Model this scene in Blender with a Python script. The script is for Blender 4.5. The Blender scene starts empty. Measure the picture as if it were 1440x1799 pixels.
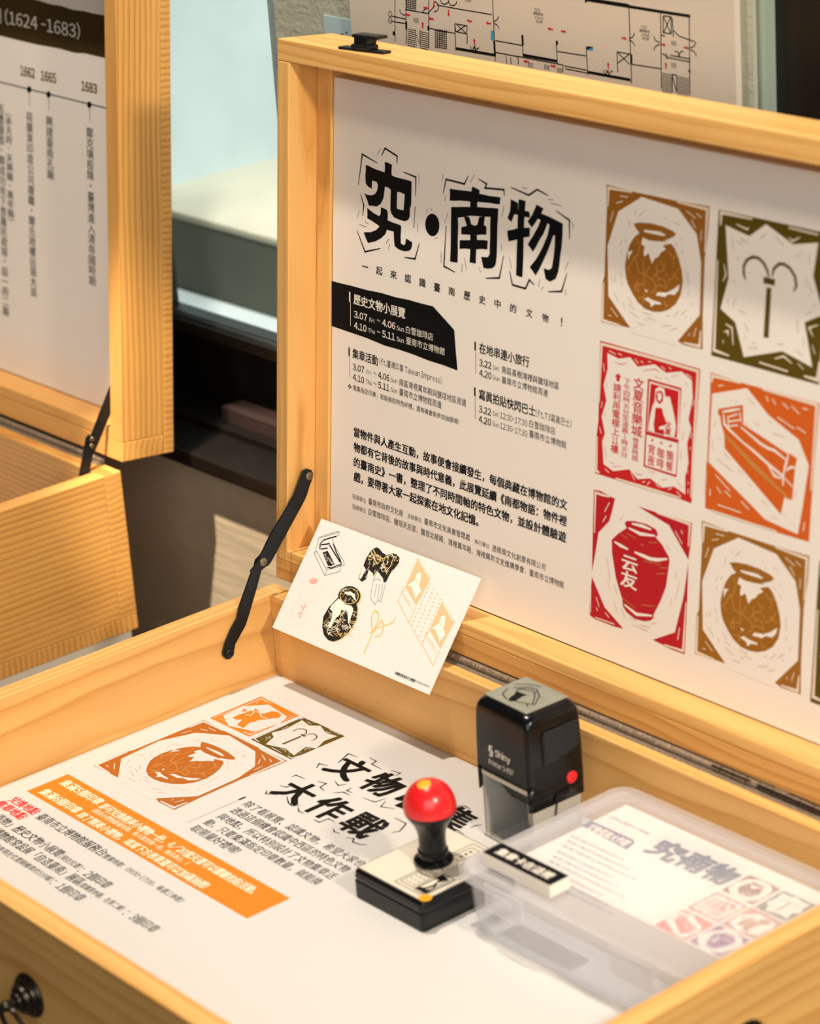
import bpy, bmesh, math, random
from mathutils import Matrix, Vector
random.seed(11)
S = bpy.context.scene
COL = S.collection
MM = 0.001
# ------------------------------------------------------------------ camera
cam = bpy.data.cameras.new('camera'); cam_o = bpy.data.objects.new('camera', cam); COL.objects.link(cam_o)
YAW, PITCH, ROLL = 0.8935720, 0.3768178, -0.0731432
fwd = Vector((-math.sin(YAW)*math.cos(PITCH), math.cos(YAW)*math.cos(PITCH), -math.sin(PITCH)))
rgt = Vector((math.cos(YAW), math.sin(YAW), 0)); upv = rgt.cross(fwd)
r2 = rgt*math.cos(ROLL)+upv*math.sin(ROLL); u2 = upv*math.cos(ROLL)-rgt*math.sin(ROLL)
cam_o.matrix_world = Matrix(((r2.x,u2.x,-fwd.x,1.504608),(r2.y,u2.y,-fwd.y,-1.071328),(r2.z,u2.z,-fwd.z,0.851515),(0,0,0,1)))
cam.sensor_fit = 'HORIZONTAL'; cam.sensor_width = 36; cam.lens = 4753.51/1440*36
cam.clip_start = .05; cam.clip_end = 60
cam.dof.use_dof = True; cam.dof.focus_distance = 1.94; cam.dof.aperture_fstop = 8.6; cam.dof.aperture_blades = 9
S.camera = cam_o
# ------------------------------------------------------------------ world, lights, exposure
S.view_settings.view_transform = 'Standard'; S.view_settings.look = 'None'
S.view_settings.exposure = -0.22; S.view_settings.gamma = 1; S.view_settings.use_curve_mapping = False
S.cycles.max_bounces = 10; S.cycles.transparent_max_bounces = 24; S.cycles.sample_clamp_indirect = 6; S.cycles.use_denoising = True
wd = bpy.data.worlds.new('world'); S.world = wd; wd.use_nodes = True
bg = wd.node_tree.nodes['Background']; bg.inputs[0].default_value = (0.74, 0.93, 0.97, 1); bg.inputs[1].default_value = 0.85
def aim(o, p, q):
    o.location = Vector(p)*MM; o.rotation_euler = (Vector(q)-Vector(p)).to_track_quat('-Z','Y').to_euler()
def spot(name, p, q, power, color, radius, cone, blend=.4):
    l = bpy.data.lights.new(name, 'SPOT'); l.energy = power; l.color = color; l.shadow_soft_size = radius; l.spot_size = math.radians(cone); l.spot_blend = blend
    o = bpy.data.objects.new(name, l); COL.objects.link(o); aim(o, p, q); return o
def area(name, p, q, power, color, sx, sy):
    l = bpy.data.lights.new(name, 'AREA'); l.energy = power; l.color = color; l.shape = 'RECTANGLE'; l.size = sx; l.size_y = sy
    o = bpy.data.objects.new(name, l); COL.objects.link(o); aim(o, p, q); return o
spot('ceiling_spot', (-20,-150,1850), (180,-60,80), 130, (1.0,.87,.73), .035, 72)
spot('side_spot', (1900,-300,1150), (150,-60,60), 112, (1.0,.84,.64), .07, 60)
spot('narrow_spot', (150,-700,1700), (-240,172,-50), 380, (1.0,.82,.60), .02, 9, .5)
area('added_fill_light', (2150,-1750,1150), (0,50,100), 31, (1.0,.94,.87), 2.2, 1.5)  # soft fill added to brighten the fronts and wall gap; no known window
sun = bpy.data.lights.new('sun','SUN'); sun.energy = 3.4; sun.color = (1.0,.97,.90); sun.angle = .009
sun_o = bpy.data.objects.new('sun', sun); COL.objects.link(sun_o); sun_o.rotation_euler = Vector((-.55,0.0,-.83)).to_track_quat('-Z','Y').to_euler()
# ------------------------------------------------------------------ materials
def srgb(h): 
    f = lambda c: c/12.92 if c <= .04045 else ((c+.055)/1.055)**2.4
    return tuple(f(int(h[i:i+2],16)/255) for i in (0,2,4))+(1,)
MATS = {}
def pbr(name, col, rough=.5, metal=0, spec=.5, bump=0, bscale=200, mottle=0, mscale=30, coat=0):
    if name in MATS: return MATS[name]
    m = bpy.data.materials.new(name); m.use_nodes = True; nt = m.node_tree; b = nt.nodes['Principled BSDF']
    c = srgb(col) if isinstance(col,str) else tuple(col)+(1,)
    b.inputs['Base Color'].default_value = c; b.inputs['Roughness'].default_value = rough; b.inputs['Metallic'].default_value = metal
    b.inputs['Specular IOR Level'].default_value = spec; b.inputs['Coat Weight'].default_value = coat
    if bump or mottle:
        tc = nt.nodes.new('ShaderNodeTexCoord')
    if mottle:
        n = nt.nodes.new('ShaderNodeTexNoise'); n.inputs['Scale'].default_value = mscale; n.inputs['Detail'].default_value = 4
        nt.links.new(tc.outputs['Object'], n.inputs['Vector'])
        r = nt.nodes.new('ShaderNodeMapRange'); r.inputs['From Min'].default_value=.3; r.inputs['From Max'].default_value=.7
        r.inputs['To Min'].default_value = 1-mottle; r.inputs['To Max'].default_value = 1+mottle*.5
        nt.links.new(n.outputs[0], r.inputs[0])
        x = nt.nodes.new('ShaderNodeVectorMath'); x.operation='SCALE'; x.inputs[0].default_value = c[:3]
        nt.links.new(r.outputs[0], x.inputs['Scale']); nt.links.new(x.outputs[0], b.inputs['Base Color'])
    if bump:
        n = nt.nodes.new('ShaderNodeTexNoise'); n.inputs['Scale'].default_value = bscale; n.inputs['Detail'].default_value = 5
        nt.links.new(tc.outputs['Object'], n.inputs['Vector'])
        bp = nt.nodes.new('ShaderNodeBump'); bp.inputs['Strength'].default_value = bump; bp.inputs['Distance'].default_value = .002
        nt.links.new(n.outputs[0], bp.inputs['Height']); nt.links.new(bp.outputs[0], b.inputs['Normal'])
    MATS[name] = m; return m
def wood(name, light, dark, ring, contrast, rough=.42, wob=1.):
    m = bpy.data.materials.new(name); m.use_nodes = True; nt = m.node_tree; N = nt.nodes; L = nt.links; b = N['Principled BSDF']
    def node(t, **k):
        n = N.new(t)
        for a, v in k.items(): setattr(n, a, v)
        return n
    def math_(op, a, c=None, d=None):
        n = node('ShaderNodeMath', operation=op)
        for i, v in enumerate((a, c, d)):
            if v is None: continue
            if isinstance(v, (int,float)): n.inputs[i].default_value = v
            else: L.new(v, n.inputs[i])
        return n.outputs[0]
    at = node('ShaderNodeAttribute', attribute_name='grain')
    def noise(sc, detail=2):
        v = node('ShaderNodeVectorMath', operation='MULTIPLY'); L.new(at.outputs['Vector'], v.inputs[0]); v.inputs[1].default_value = sc
        n = node('ShaderNodeTexNoise'); n.inputs['Scale'].default_value = 1; n.inputs['Detail'].default_value = detail; L.new(v.outputs[0], n.inputs['Vector'])
        return n.outputs[0]
    sp = node('ShaderNodeSeparateXYZ'); L.new(at.outputs['Vector'], sp.inputs[0])
    r = math_('SQRT', math_('ADD', math_('MULTIPLY', sp.outputs[1], sp.outputs[1]), math_('MULTIPLY', sp.outputs[2], sp.outputs[2])))
    r = math_('MULTIPLY_ADD', noise((.003,.012,.012)), 26*wob, r)
    r = math_('MULTIPLY_ADD', noise((.012,.10,.10)), 3.0, r)
    r = math_('MULTIPLY_ADD', noise((.0,.021,.021),1), 9.0*wob, r)
    fr = math_('FRACT', math_('DIVIDE', r, ring))
    cr = node('ShaderNodeValToRGB'); L.new(fr, cr.inputs[0])
    e = cr.color_ramp.elements; e[0].position = 0; e[0].color = (.12,.12,.12,1); e[1].position = 1; e[1].color = (.1,.1,.1,1)
    for p_, v_ in ((.35,.2),(.70,.55),(.86,1.0),(.94,.5)):
        q = e.new(p_); q.color = (v_,v_,v_,1)
    amp = math_('MULTIPLY', cr.outputs[0], math_('MULTIPLY_ADD', noise((.004,.03,.03)), contrast*1.2, contrast*.35))
    mix = node('ShaderNodeMix', data_type='RGBA'); L.new(amp, mix.inputs[0]); mix.inputs[6].default_value = srgb(light); mix.inputs[7].default_value = srgb(dark)
    fib = math_('MULTIPLY_ADD', noise((.02,1.6,1.6),3), .22, .89)
    big = math_('MULTIPLY_ADD', noise((.006,.03,.03),2), .26, .87)
    sc = node('ShaderNodeVectorMath', operation='SCALE'); L.new(mix.outputs[2], sc.inputs[0]); L.new(math_('MULTIPLY', fib, big), sc.inputs['Scale'])
    L.new(sc.outputs[0], b.inputs['Base Color'])
    b.inputs['Roughness'].default_value = rough; b.inputs['Specular IOR Level'].default_value = .35
    bp = node('ShaderNodeBump'); bp.inputs['Strength'].default_value = .12; bp.inputs['Distance'].default_value = .0006
    L.new(fib, bp.inputs['Height']); L.new(bp.outputs[0], b.inputs['Normal'])
    MATS[name] = m; return m
PINE = wood('pine_pale', 'EDBB72', 'C9883A', 7.5, .6, .42, .8)
PINE2 = wood('pine_striped', 'E6AE60', 'AD6C2A', 5.4, .8, .42, .35)
PINE3 = wood('pine_sawn', 'DFA860', 'B87834', 6.0, .8, .6)
M_PAPER = pbr('paper', 'F5EEE6', .55, spec=.3)
M_SHEET = pbr('sheet', 'D6D6D6', .5, spec=.3)
M_CARD = pbr('card', 'EEECE8', .6, spec=.25)
M_BLACK = pbr('black_steel', '22262A', .38, metal=.55, bump=.12, bscale=120, mottle=.25, mscale=60)
M_BRASS = pbr('rivet_steel', '8A7E68', .35, metal=.9)
M_BRONZE = pbr('aged_bronze', '3A3630', .32, metal=.85, bump=.2, bscale=90, mottle=.35, mscale=90)
M_HINGE = pbr('hinge_steel', '9C8C7A', .5, metal=.5, bump=.7, bscale=420, mottle=.35, mscale=400)
M_HINGED = pbr('hinge_dark', '2E2622', .45, metal=.6, mottle=.3, mscale=200)
M_PLASTIC = pbr('black_plastic', '0A0D10', .2, spec=.35)
M_PLASTICM = pbr('black_plastic_matt', '121519', .45, spec=.3)
M_GREY = pbr('grey_plastic', 'B9B6AE', .4)
M_CREAMP = pbr('cream_plastic', 'D8CFBE', .45)
M_RED = pbr('red_plastic', 'E01F26', .28, coat=.2)
M_YEL = pbr('yellow_dot', 'F2A91E', .4)
M_FRAME = pbr('black_aluminium', '15110E', .42, spec=.4, mottle=.3, mscale=40)
M_FRAME2 = pbr('brown_brush_seal', '2C1815', .8, bump=1.0, bscale=500)
M_VOID = pbr('dark_door_paint', '0A0A0A', .5)
M_PLASTER = pbr('plaster_white', 'AEB3A2', .75, spec=.2)
INK = dict(ink='0A0D11', greyink='5A5654', white='F1EADF', tint='F3E2CE', crack='C98F4C', ink2='0D0C0B', orange='E2852A', white2='FBE9CF', red2='E2352F',
  hatch='2E2922', gold='E6CB83', pink='F3B5A5', pale='F3E3D3', peach='F4C79A', cpaper='FBF5EA', brown='44351B', olive='6A5410', red='C3202C', plan='D5CDC0',
  skyblue='3C9CC8', navy='46557F', navyd='3E5272')
def ink(k, paper):
    if k == 'paper': return paper
    return pbr('print_'+k, INK[k], .6, spec=.12)
# plaster with trowel strokes
def plaster(m, st=.30, rough=.8):
    nt = m.node_tree; N = nt.nodes; L = nt.links; b = N['Principled BSDF']
    tc = N.new('ShaderNodeTexCoord'); mp = N.new('ShaderNodeMapping'); mp.inputs['Scale'].default_value = (6,6,60); L.new(tc.outputs['Object'], mp.inputs[0])
    n = N.new('ShaderNodeTexNoise'); n.inputs['Scale'].default_value = 1.3; n.inputs['Detail'].default_value = 3; L.new(mp.outputs[0], n.inputs[0])
    n2 = N.new('ShaderNodeTexNoise'); n2.inputs['Scale'].default_value = 180; n2.inputs['Detail'].default_value = 6; L.new(tc.outputs['Object'], n2.inputs[0])
    a = N.new('ShaderNodeMath'); a.operation='MULTIPLY_ADD'; a.inputs[1].default_value=rough; L.new(n2.outputs[0], a.inputs[0]); L.new(n.outputs[0], a.inputs[2])
    bp = N.new('ShaderNodeBump'); bp.inputs['Strength'].default_value=st; bp.inputs['Distance'].default_value=.004; L.new(a.outputs[0], bp.inputs['Height']); L.new(bp.outputs[0], b.inputs['Normal'])
    n3 = N.new('ShaderNodeTexNoise'); n3.inputs['Scale'].default_value = 14; n3.inputs['Detail'].default_value = 5; L.new(tc.outputs['Object'], n3.inputs[0])
    r = N.new('ShaderNodeMapRange'); r.inputs['From Min'].default_value=.3; r.inputs['From Max'].default_value=.7; r.inputs['To Min'].default_value=.88; r.inputs['To Max'].default_value=1.06; L.new(n3.outputs[0], r.inputs[0])
    x = N.new('ShaderNodeVectorMath'); x.operation='SCALE'; x.inputs[0].default_value = b.inputs['Base Color'].default_value[:3]; L.new(r.outputs[0], x.inputs['Scale']); L.new(x.outputs[0], b.inputs['Base Color'])
M_DADO = pbr('plaster_cream', 'C9BBA4', .7, spec=.25)
plaster(M_PLASTER); plaster(M_DADO, .5, .12)
def clear(name, opacity, col, gloss, rough):
    m = bpy.data.materials.new(name); m.use_nodes = True; nt = m.node_tree; N = nt.nodes; L = nt.links; N.clear()
    out = N.new('ShaderNodeOutputMaterial'); t = N.new('ShaderNodeBsdfTransparent'); t.inputs[0].default_value = (.985,.99,1,1)
    d = N.new('ShaderNodeBsdfDiffuse'); d.inputs[0].default_value = col; tl = N.new('ShaderNodeBsdfTranslucent'); tl.inputs[0].default_value = col
    g = N.new('ShaderNodeBsdfGlossy'); g.inputs['Roughness'].default_value = rough
    m1 = N.new('ShaderNodeMixShader'); m1.inputs[0].default_value = .5; L.new(d.outputs[0], m1.inputs[1]); L.new(tl.outputs[0], m1.inputs[2])
    m2 = N.new('ShaderNodeMixShader'); m2.inputs[0].default_value = opacity; L.new(t.outputs[0], m2.inputs[1]); L.new(m1.outputs[0], m2.inputs[2])
    fr = N.new('ShaderNodeFresnel'); fr.inputs[0].default_value = 1.3; mu = N.new('ShaderNodeMath'); mu.operation='MULTIPLY'; mu.inputs[1].default_value = gloss; gm = N.new('ShaderNodeNewGeometry'); iv = N.new('ShaderNodeMath'); iv.operation='SUBTRACT'; iv.inputs[0].default_value = 1; L.new(gm.outputs['Backfacing'], iv.inputs[1])
    fb_ = N.new('ShaderNodeMath'); fb_.operation='MULTIPLY'; L.new(fr.outputs[0], fb_.inputs[0]); L.new(iv.outputs[0], fb_.inputs[1]); L.new(fb_.outputs[0], mu.inputs[0])
    m3 = N.new('ShaderNodeMixShader'); L.new(mu.outputs[0], m3.inputs[0]); L.new(m2.outputs[0], m3.inputs[1]); L.new(g.outputs[0], m3.inputs[2]); L.new(m3.outputs[0], out.inputs[0])
    return m
M_POLY = clear('frosted_polypropylene', .17, (.93,.94,.98,1), .6, .25)
M_POLYL = clear('frosted_polypropylene_lid', .22, (.95,.95,.98,1), .5, .3)
M_POLYT = clear('frosted_polypropylene_rim', .33, (.94,.95,.98,1), .8, .2)
M_GLASS = clear('window_glass', .015, (.8,.85,.85,1), 1., .0)
# ------------------------------------------------------------------ object helpers
def link(o): COL.objects.link(o); return o
def thing(name, label, cat, loc, group=None):
    o = bpy.data.objects.new(name, None); o.empty_display_size = .02; o.location = Vector(loc)*MM; link(o)
    o['label'] = label; o['category'] = cat
    if group: o['group'] = group
    return o
def tag(o, label, cat, group=None):
    o['label'] = label; o['category'] = cat
    if group: o['group'] = group
    return o
def put(name, me, mats, parent=None, M=None, label=None, kind=None, smooth=False):
    o = bpy.data.objects.new(name, me); link(o)
    if not isinstance(mats, (list,tuple)): mats = [mats]
    for m in mats: me.materials.append(m)
    if smooth:
        for p in me.polygons: p.use_smooth = True
        me.set_sharp_from_angle(angle=math.radians(38))
    M = M.copy() if M is not None else Matrix.Identity(4)
    if parent is not None:
        o.parent = parent
        pw = Matrix.Identity(4); q = parent
        chain = []
        while q is not None: chain.append(q); q = q.parent
        for q in reversed(chain): pw = pw @ q.matrix_parent_inverse @ q.matrix_basis
        o.matrix_parent_inverse = pw.inverted()
    o.matrix_basis = M
    if label: o['label'] = label
    if kind: o['kind'] = kind
    return o
def bm_mesh(bm, name):
    me = bpy.data.meshes.new(name); bm.normal_update(); bm.to_mesh(me); bm.free(); return me
def bx(bm, a, b, bev=0, M=None, seg=2):
    lo = [min(a[i],b[i]) for i in range(3)]; hi = [max(a[i],b[i]) for i in range(3)]
    vs = [bm.verts.new(Vector((x,y,z))*MM) for x in (lo[0],hi[0]) for y in (lo[1],hi[1]) for z in (lo[2],hi[2])]
    fs = [(0,1,3,2),(4,6,7,5),(0,4,5,1),(2,3,7,6),(0,2,6,4),(1,5,7,3)]
    faces = [bm.faces.new([vs[i] for i in f]) for f in fs]
    geom = vs
    if bev:
        es = list({e for f in faces for e in f.edges})
        r = bmesh.ops.bevel(bm, geom=es, offset=bev*MM, segments=seg, affect='EDGES', profile=.5)
        geom = list({v for f in r['faces'] for v in f.verts} | {v for v in vs if v.is_valid})
    if M is not None: bmesh.ops.transform(bm, matrix=M, verts=geom)
    return geom
def box(name, a, b, mat, parent=None, M=None, bev=0, **k):
    bm = bmesh.new(); bx(bm, a, b, bev); return put(name, bm_mesh(bm, name), mat, parent, M, **k)
def board(name, a, b, axis, mat, parent=None, M=None, bev=.8, label=None, pith=None):
    bm = bmesh.new(); bx(bm, a, b, bev); me = bm_mesh(bm, name)
    lo = [min(a[i],b[i]) for i in range(3)]; hi = [max(a[i],b[i]) for i in range(3)]
    oth = [i for i in range(3) if i != axis]
    oth.sort(key=lambda i: hi[i]-lo[i])            # thin axis first
    thin, wide = oth
    if pith is None and mat is PINE2: pith = (random.uniform(-12,12), random.choice((-1.1,2.1)))
    if pith is None: pith = (random.choice((-1,1))*random.uniform(22,60), random.uniform(.2,.8))
    off = random.uniform(0,3000); c_t = pith[0]; c_w = lo[wide]+(hi[wide]-lo[wide])*pith[1]
    at = me.attributes.new('grain','FLOAT_VECTOR','POINT')
    for i, v in enumerate(me.vertices):
        c = v.co*1000
        at.data[i].vector = (c[axis]+off, c[wide]-c_w, c[thin]-(lo[thin]+hi[thin])/2-c_t)
    return put(name, me, mat, parent, M, label=label)
def lathe(bm, prof, n=28, M=None):
    rings = []
    for r, z in prof:
        if r < 1e-6: rings.append([bm.verts.new((0,0,z*MM))])
        else: rings.append([bm.verts.new((r*MM*math.cos(2*math.pi*i/n), r*MM*math.sin(2*math.pi*i/n), z*MM)) for i in range(n)])
    for A, B in zip(rings, rings[1:]):
        for i in range(n):
            j = (i+1) % n
            if len(A) == 1 and len(B) == 1: continue
            if len(A) == 1: bm.faces.new((A[0],B[i],B[j]))
            elif len(B) == 1: bm.faces.new((A[i],A[j],B[0]))
            else: bm.faces.new((A[i],A[j],B[j],B[i]))
    vs = [v for R in rings for v in R]
    if M is not None: bmesh.ops.transform(bm, matrix=M, verts=vs)
    return vs
def tube(bm, pts, r, n=10, closed=False):
    P = [Vector(p)*MM for p in pts]; rings = []
    for i, p in enumerate(P):
        a = P[i-1] if (i or closed) else P[0]; b = P[(i+1) % len(P)] if (closed or i < len(P)-1) else P[-1]
        t = (b-a).normalized(); x = t.cross(Vector((.31,.2,.93))).normalized(); y = t.cross(x)
        rings.append([bm.verts.new(p+(x*math.cos(2*math.pi*k/n)+y*math.sin(2*math.pi*k/n))*r*MM) for k in range(n)])
    for i in range(len(P) if closed else len(P)-1):
        A, B = rings[i], rings[(i+1) % len(P)]
        for k in range(n): bm.faces.new((A[k],A[(k+1)%n],B[(k+1)%n],B[k]))
    if not closed: bm.faces.new(list(reversed(rings[0]))); bm.faces.new(rings[-1])
def rring(w, d, r, n=5):
    out = []
    for cx, cy, a0 in ((w/2-r,d/2-r,0),(-w/2+r,d/2-r,90),(-w/2+r,-d/2+r,180),(w/2-r,-d/2+r,270)):
        for k in range(n+1):
            a = math.radians(a0+90*k/n); out.append((cx+r*math.cos(a), cy+r*math.sin(a)))
    return out
def loft(bm, levels, n=5, cap0=True, cap1=True, cx=0, cy=0):
    rings = [[bm.verts.new(Vector((cx+x,cy+y,z))*MM) for x, y in rring(w,d,r,n)] for w, d, r, z in levels]
    m = len(rings[0])
    for A, B in zip(rings, rings[1:]):
        for i in range(m): bm.faces.new((A[i],A[(i+1)%m],B[(i+1)%m],B[i]))
    if cap0: bm.faces.new(list(reversed(rings[0])))
    if cap1: bm.faces.new(rings[-1])
    return rings
def extrude_poly(bm, pts, M, h):
    # pts 2D mm, extruded along local z by h
    A = [bm.verts.new(M @ Vector((p[0]*MM,p[1]*MM,0))) for p in pts]; B = [bm.verts.new(M @ Vector((p[0]*MM,p[1]*MM,h*MM))) for p in pts]
    ar = sum(pts[i-1][0]*pts[i][1]-pts[i][0]*pts[i-1][1] for i in range(len(pts)))
    if ar < 0: A.reverse(); B.reverse()
    n = len(A); bm.faces.new(list(reversed(A))); bm.faces.new(B)
    for i in range(n): bm.faces.new((A[i],A[(i+1)%n],B[(i+1)%n],B[i]))
def frame(o, x, y, z): 
    x, y, z, o = Vector(x), Vector(y), Vector(z), Vector(o)*MM
    return Matrix(((x.x,y.x,z.x,o.x),(x.y,y.y,z.y,o.y),(x.z,y.z,z.z,o.z),(0,0,0,1)))
# ------------------------------------------------------------------ printing: ink layers as flat meshes in a surface's own (u, v) millimetres
_G = {}
def glyphs(txt):
    # long runs are set glyph by glyph; ASCII is drawn from the full-width forms of the same sans face
    if len(txt) > 1 or (len(txt) == 1 and 33 <= ord(txt) <= 126):
        if txt not in _G:
            a0, a1 = _raw('國國'), _raw('國'); em = max(v[0] for v in a0[0])-max(v[0] for v in a1[0])
            V, F, cur = [], [], 0
            for ch in txt:
                if ch == ' ': cur += .24*em; continue
                asc = 33 <= ord(ch) <= 126
                v, f = _raw(chr(ord(ch)+0xFEE0) if asc else ch)
                if not v: cur += em; continue
                x0 = min(p[0] for p in v); x1 = max(p[0] for p in v)
                b = len(V)
                if asc:
                    k = .5 if ch in '-~' else 1
                    V += [(cur+.045*em+(p[0]-x0)*k, p[1]) for p in v]; cur += (x1-x0)*k+.085*em
                else:
                    V += [(cur+p[0], p[1]) for p in v]; cur += em
                F += [tuple(i+b for i in q) for q in f]
            _G[txt] = (V, F)
        return _G[txt]
    return _raw(txt)
def _raw(txt):
    if txt not in _G:
        cu = bpy.data.curves.new('g','FONT'); cu.body = txt; cu.resolution_u = 2
        o = bpy.data.objects.new('g', cu); COL.objects.link(o)
        dg = bpy.context.evaluated_depsgraph_get(); me = bpy.data.meshes.new_from_object(o.evaluated_get(dg))
        V = [(v.co.x, v.co.y) for v in me.vertices]; F = [tuple(p.vertices) for p in me.polygons]
        bpy.data.objects.remove(o); bpy.data.curves.remove(cu); bpy.data.meshes.remove(me)
        _G[txt] = (V, F)
    return _G[txt]
class Print:
    def __init__(s, mats): s.v = []; s.f = []; s.m = []; s.keys = []; s.mats = mats
    def mi(s, k):
        if k not in s.keys: s.keys.append(k)
        return s.keys.index(k)
    def add(s, V, F, k, layer):
        s.n = getattr(s,'n',-1)+1; b = len(s.v); z = .06+.045*layer+(s.n%50)*.0008
        s.v += [(x*MM, y*MM, z*MM) for x, y in V]; s.f += [tuple(i+b for i in f) for f in F]; s.m += [s.mi(k)]*len(F)
    def poly(s, k, layer, P):
        a = sum(P[i-1][0]*P[i][1]-P[i][0]*P[i-1][1] for i in range(len(P)))
        if a < 0: P = P[::-1]
        from mathutils.geometry import tessellate_polygon
        T = tessellate_polygon([[Vector((x,y,0)) for x, y in P]])
        s.add(P, [tuple(t) for t in T], k, layer)
    def stroke(s, k, layer, w, tap, P):
        P = [Vector(p) for p in P]; n = len(P); L = []; R = []
        for i, p in enumerate(P):
            d1 = (p-P[i-1]).normalized() if i else None; d2 = (P[i+1]-p).normalized() if i < n-1 else None
            if d1 is None: d1 = d2
            if d2 is None: d2 = d1
            t = (d1+d2); t = t.normalized() if t.length > 1e-6 else d1
            nrm = Vector((-t.y,t.x)); c = max(.35, nrm.dot(Vector((-d1.y,d1.x))))
            ww = w/2/c
            if tap and (i == 0 or i == n-1): ww = w*.25
            L.append(p+nrm*ww); R.append(p-nrm*ww)
        V = [tuple(q) for q in L]+[tuple(q) for q in R]
        s.add(V, [(i, i+1, n+i+1, n+i) for i in range(n-1)], k, layer)
    def bold(s, V, F, k, layer, b, h):
        if b <= 0: offs = [(0,0)]
        elif b < .8: offs = [(-1,0),(1,0)]
        elif b < 2: offs = [(-1,-.7),(1,-.7),(-1,.7),(1,.7)]
        else: offs = [(i,j) for i in (-1,0,1) for j in (-1,0,1)]
        e = b*.021*h
        for ox, oy in offs: s.add([(x+ox*e, y+oy*e) for x, y in V], F, k, layer)
    def text(s, k, layer, txt, r, b):
        V, F = glyphs(txt)
        if not V: return
        x0 = min(v[0] for v in V); x1 = max(v[0] for v in V); y0 = min(v[1] for v in V); y1 = max(v[1] for v in V)
        X, vc, W, H = r; sx = W/max(1e-6,x1-x0); sy = H/max(1e-6,y1-y0)
        s.bold([(X+(x-x0)*sx, vc-H/2+(y-y0)*sy) for x, y in V], F, k, layer, b, H if len(txt) > 1 or H > 8 else H)
    def vtext(s, k, layer, txt, r, b):
        V0, _ = glyphs('國'); ex0 = min(v[0] for v in V0); ex1 = max(v[0] for v in V0); ey0 = min(v[1] for v in V0); ey1 = max(v[1] for v in V0)
        X, top, tot, w = r; cell = tot/len(txt); cur = top; i = 0
        vert = {'（':'︵','）':'︶'}
        toks = []; j = 0
        while j < len(txt):
            if txt[j].isdigit() and j+1 < len(txt) and txt[j+1].isdigit(): toks.append(txt[j:j+2]); j += 2
            else: toks.append(txt[j]); j += 1
        cell = tot/len(toks)
        for ch in toks:
            V, F = glyphs(vert.get(ch, ch))
            if V:
                if len(ch) == 2 or ch.isdigit():
                    x0 = min(v[0] for v in V); x1 = max(v[0] for v in V); y0 = min(v[1] for v in V); y1 = max(v[1] for v in V)
                    ww = w*(.9 if len(ch) == 2 else .4)
                    q = [(X-ww/2+(x-x0)/(x1-x0)*ww, cur-cell*.88+(y-y0)/(y1-y0)*cell*.76) for x, y in V]
                else:
                    q = [(X-w/2+(x-ex0)/(ex1-ex0)*w, cur-cell*.95+(y-ey0)/(ey1-ey0)*cell*.9) for x, y in V]
                    if ch in '，、': q = [(x+w*.3, y+cell*.35) for x, y in q]
                s.bold(q, F, k, layer, b, min(w,cell))
            cur -= cell
    def run(s, prims, dx=0, dy=0, sc=1.):
        for p in prims:
            if p[0] == 'p': s.poly(p[1], p[2], [(x*sc+dx, y*sc+dy) for x, y in p[3]])
            elif p[0] == 's': s.stroke(p[1], p[2], p[3]*sc, p[4], [(x*sc+dx, y*sc+dy) for x, y in p[5]])
            elif p[0] == 't': s.text(p[1], p[2], p[3], (p[4][0]*sc+dx, p[4][1]*sc+dy, p[4][2]*sc, p[4][3]*sc), p[5])
            elif p[0] == 'v': s.vtext(p[1], p[2], p[3], (p[4][0]*sc+dx, p[4][1]*sc+dy, p[4][2]*sc, p[4][3]*sc), p[5])
        return s
    def build(s, name, parent, M, paper, label=None, colmap=None):
        me = bpy.data.meshes.new(name); me.from_pydata(s.v, [], s.f)
        for p, i in zip(me.polygons, s.m): p.material_index = i
        mats = [(colmap or {}).get(k) or ink(k, paper) for k in s.keys]
        return put(name, me, mats, parent, M, label=label)
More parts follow.
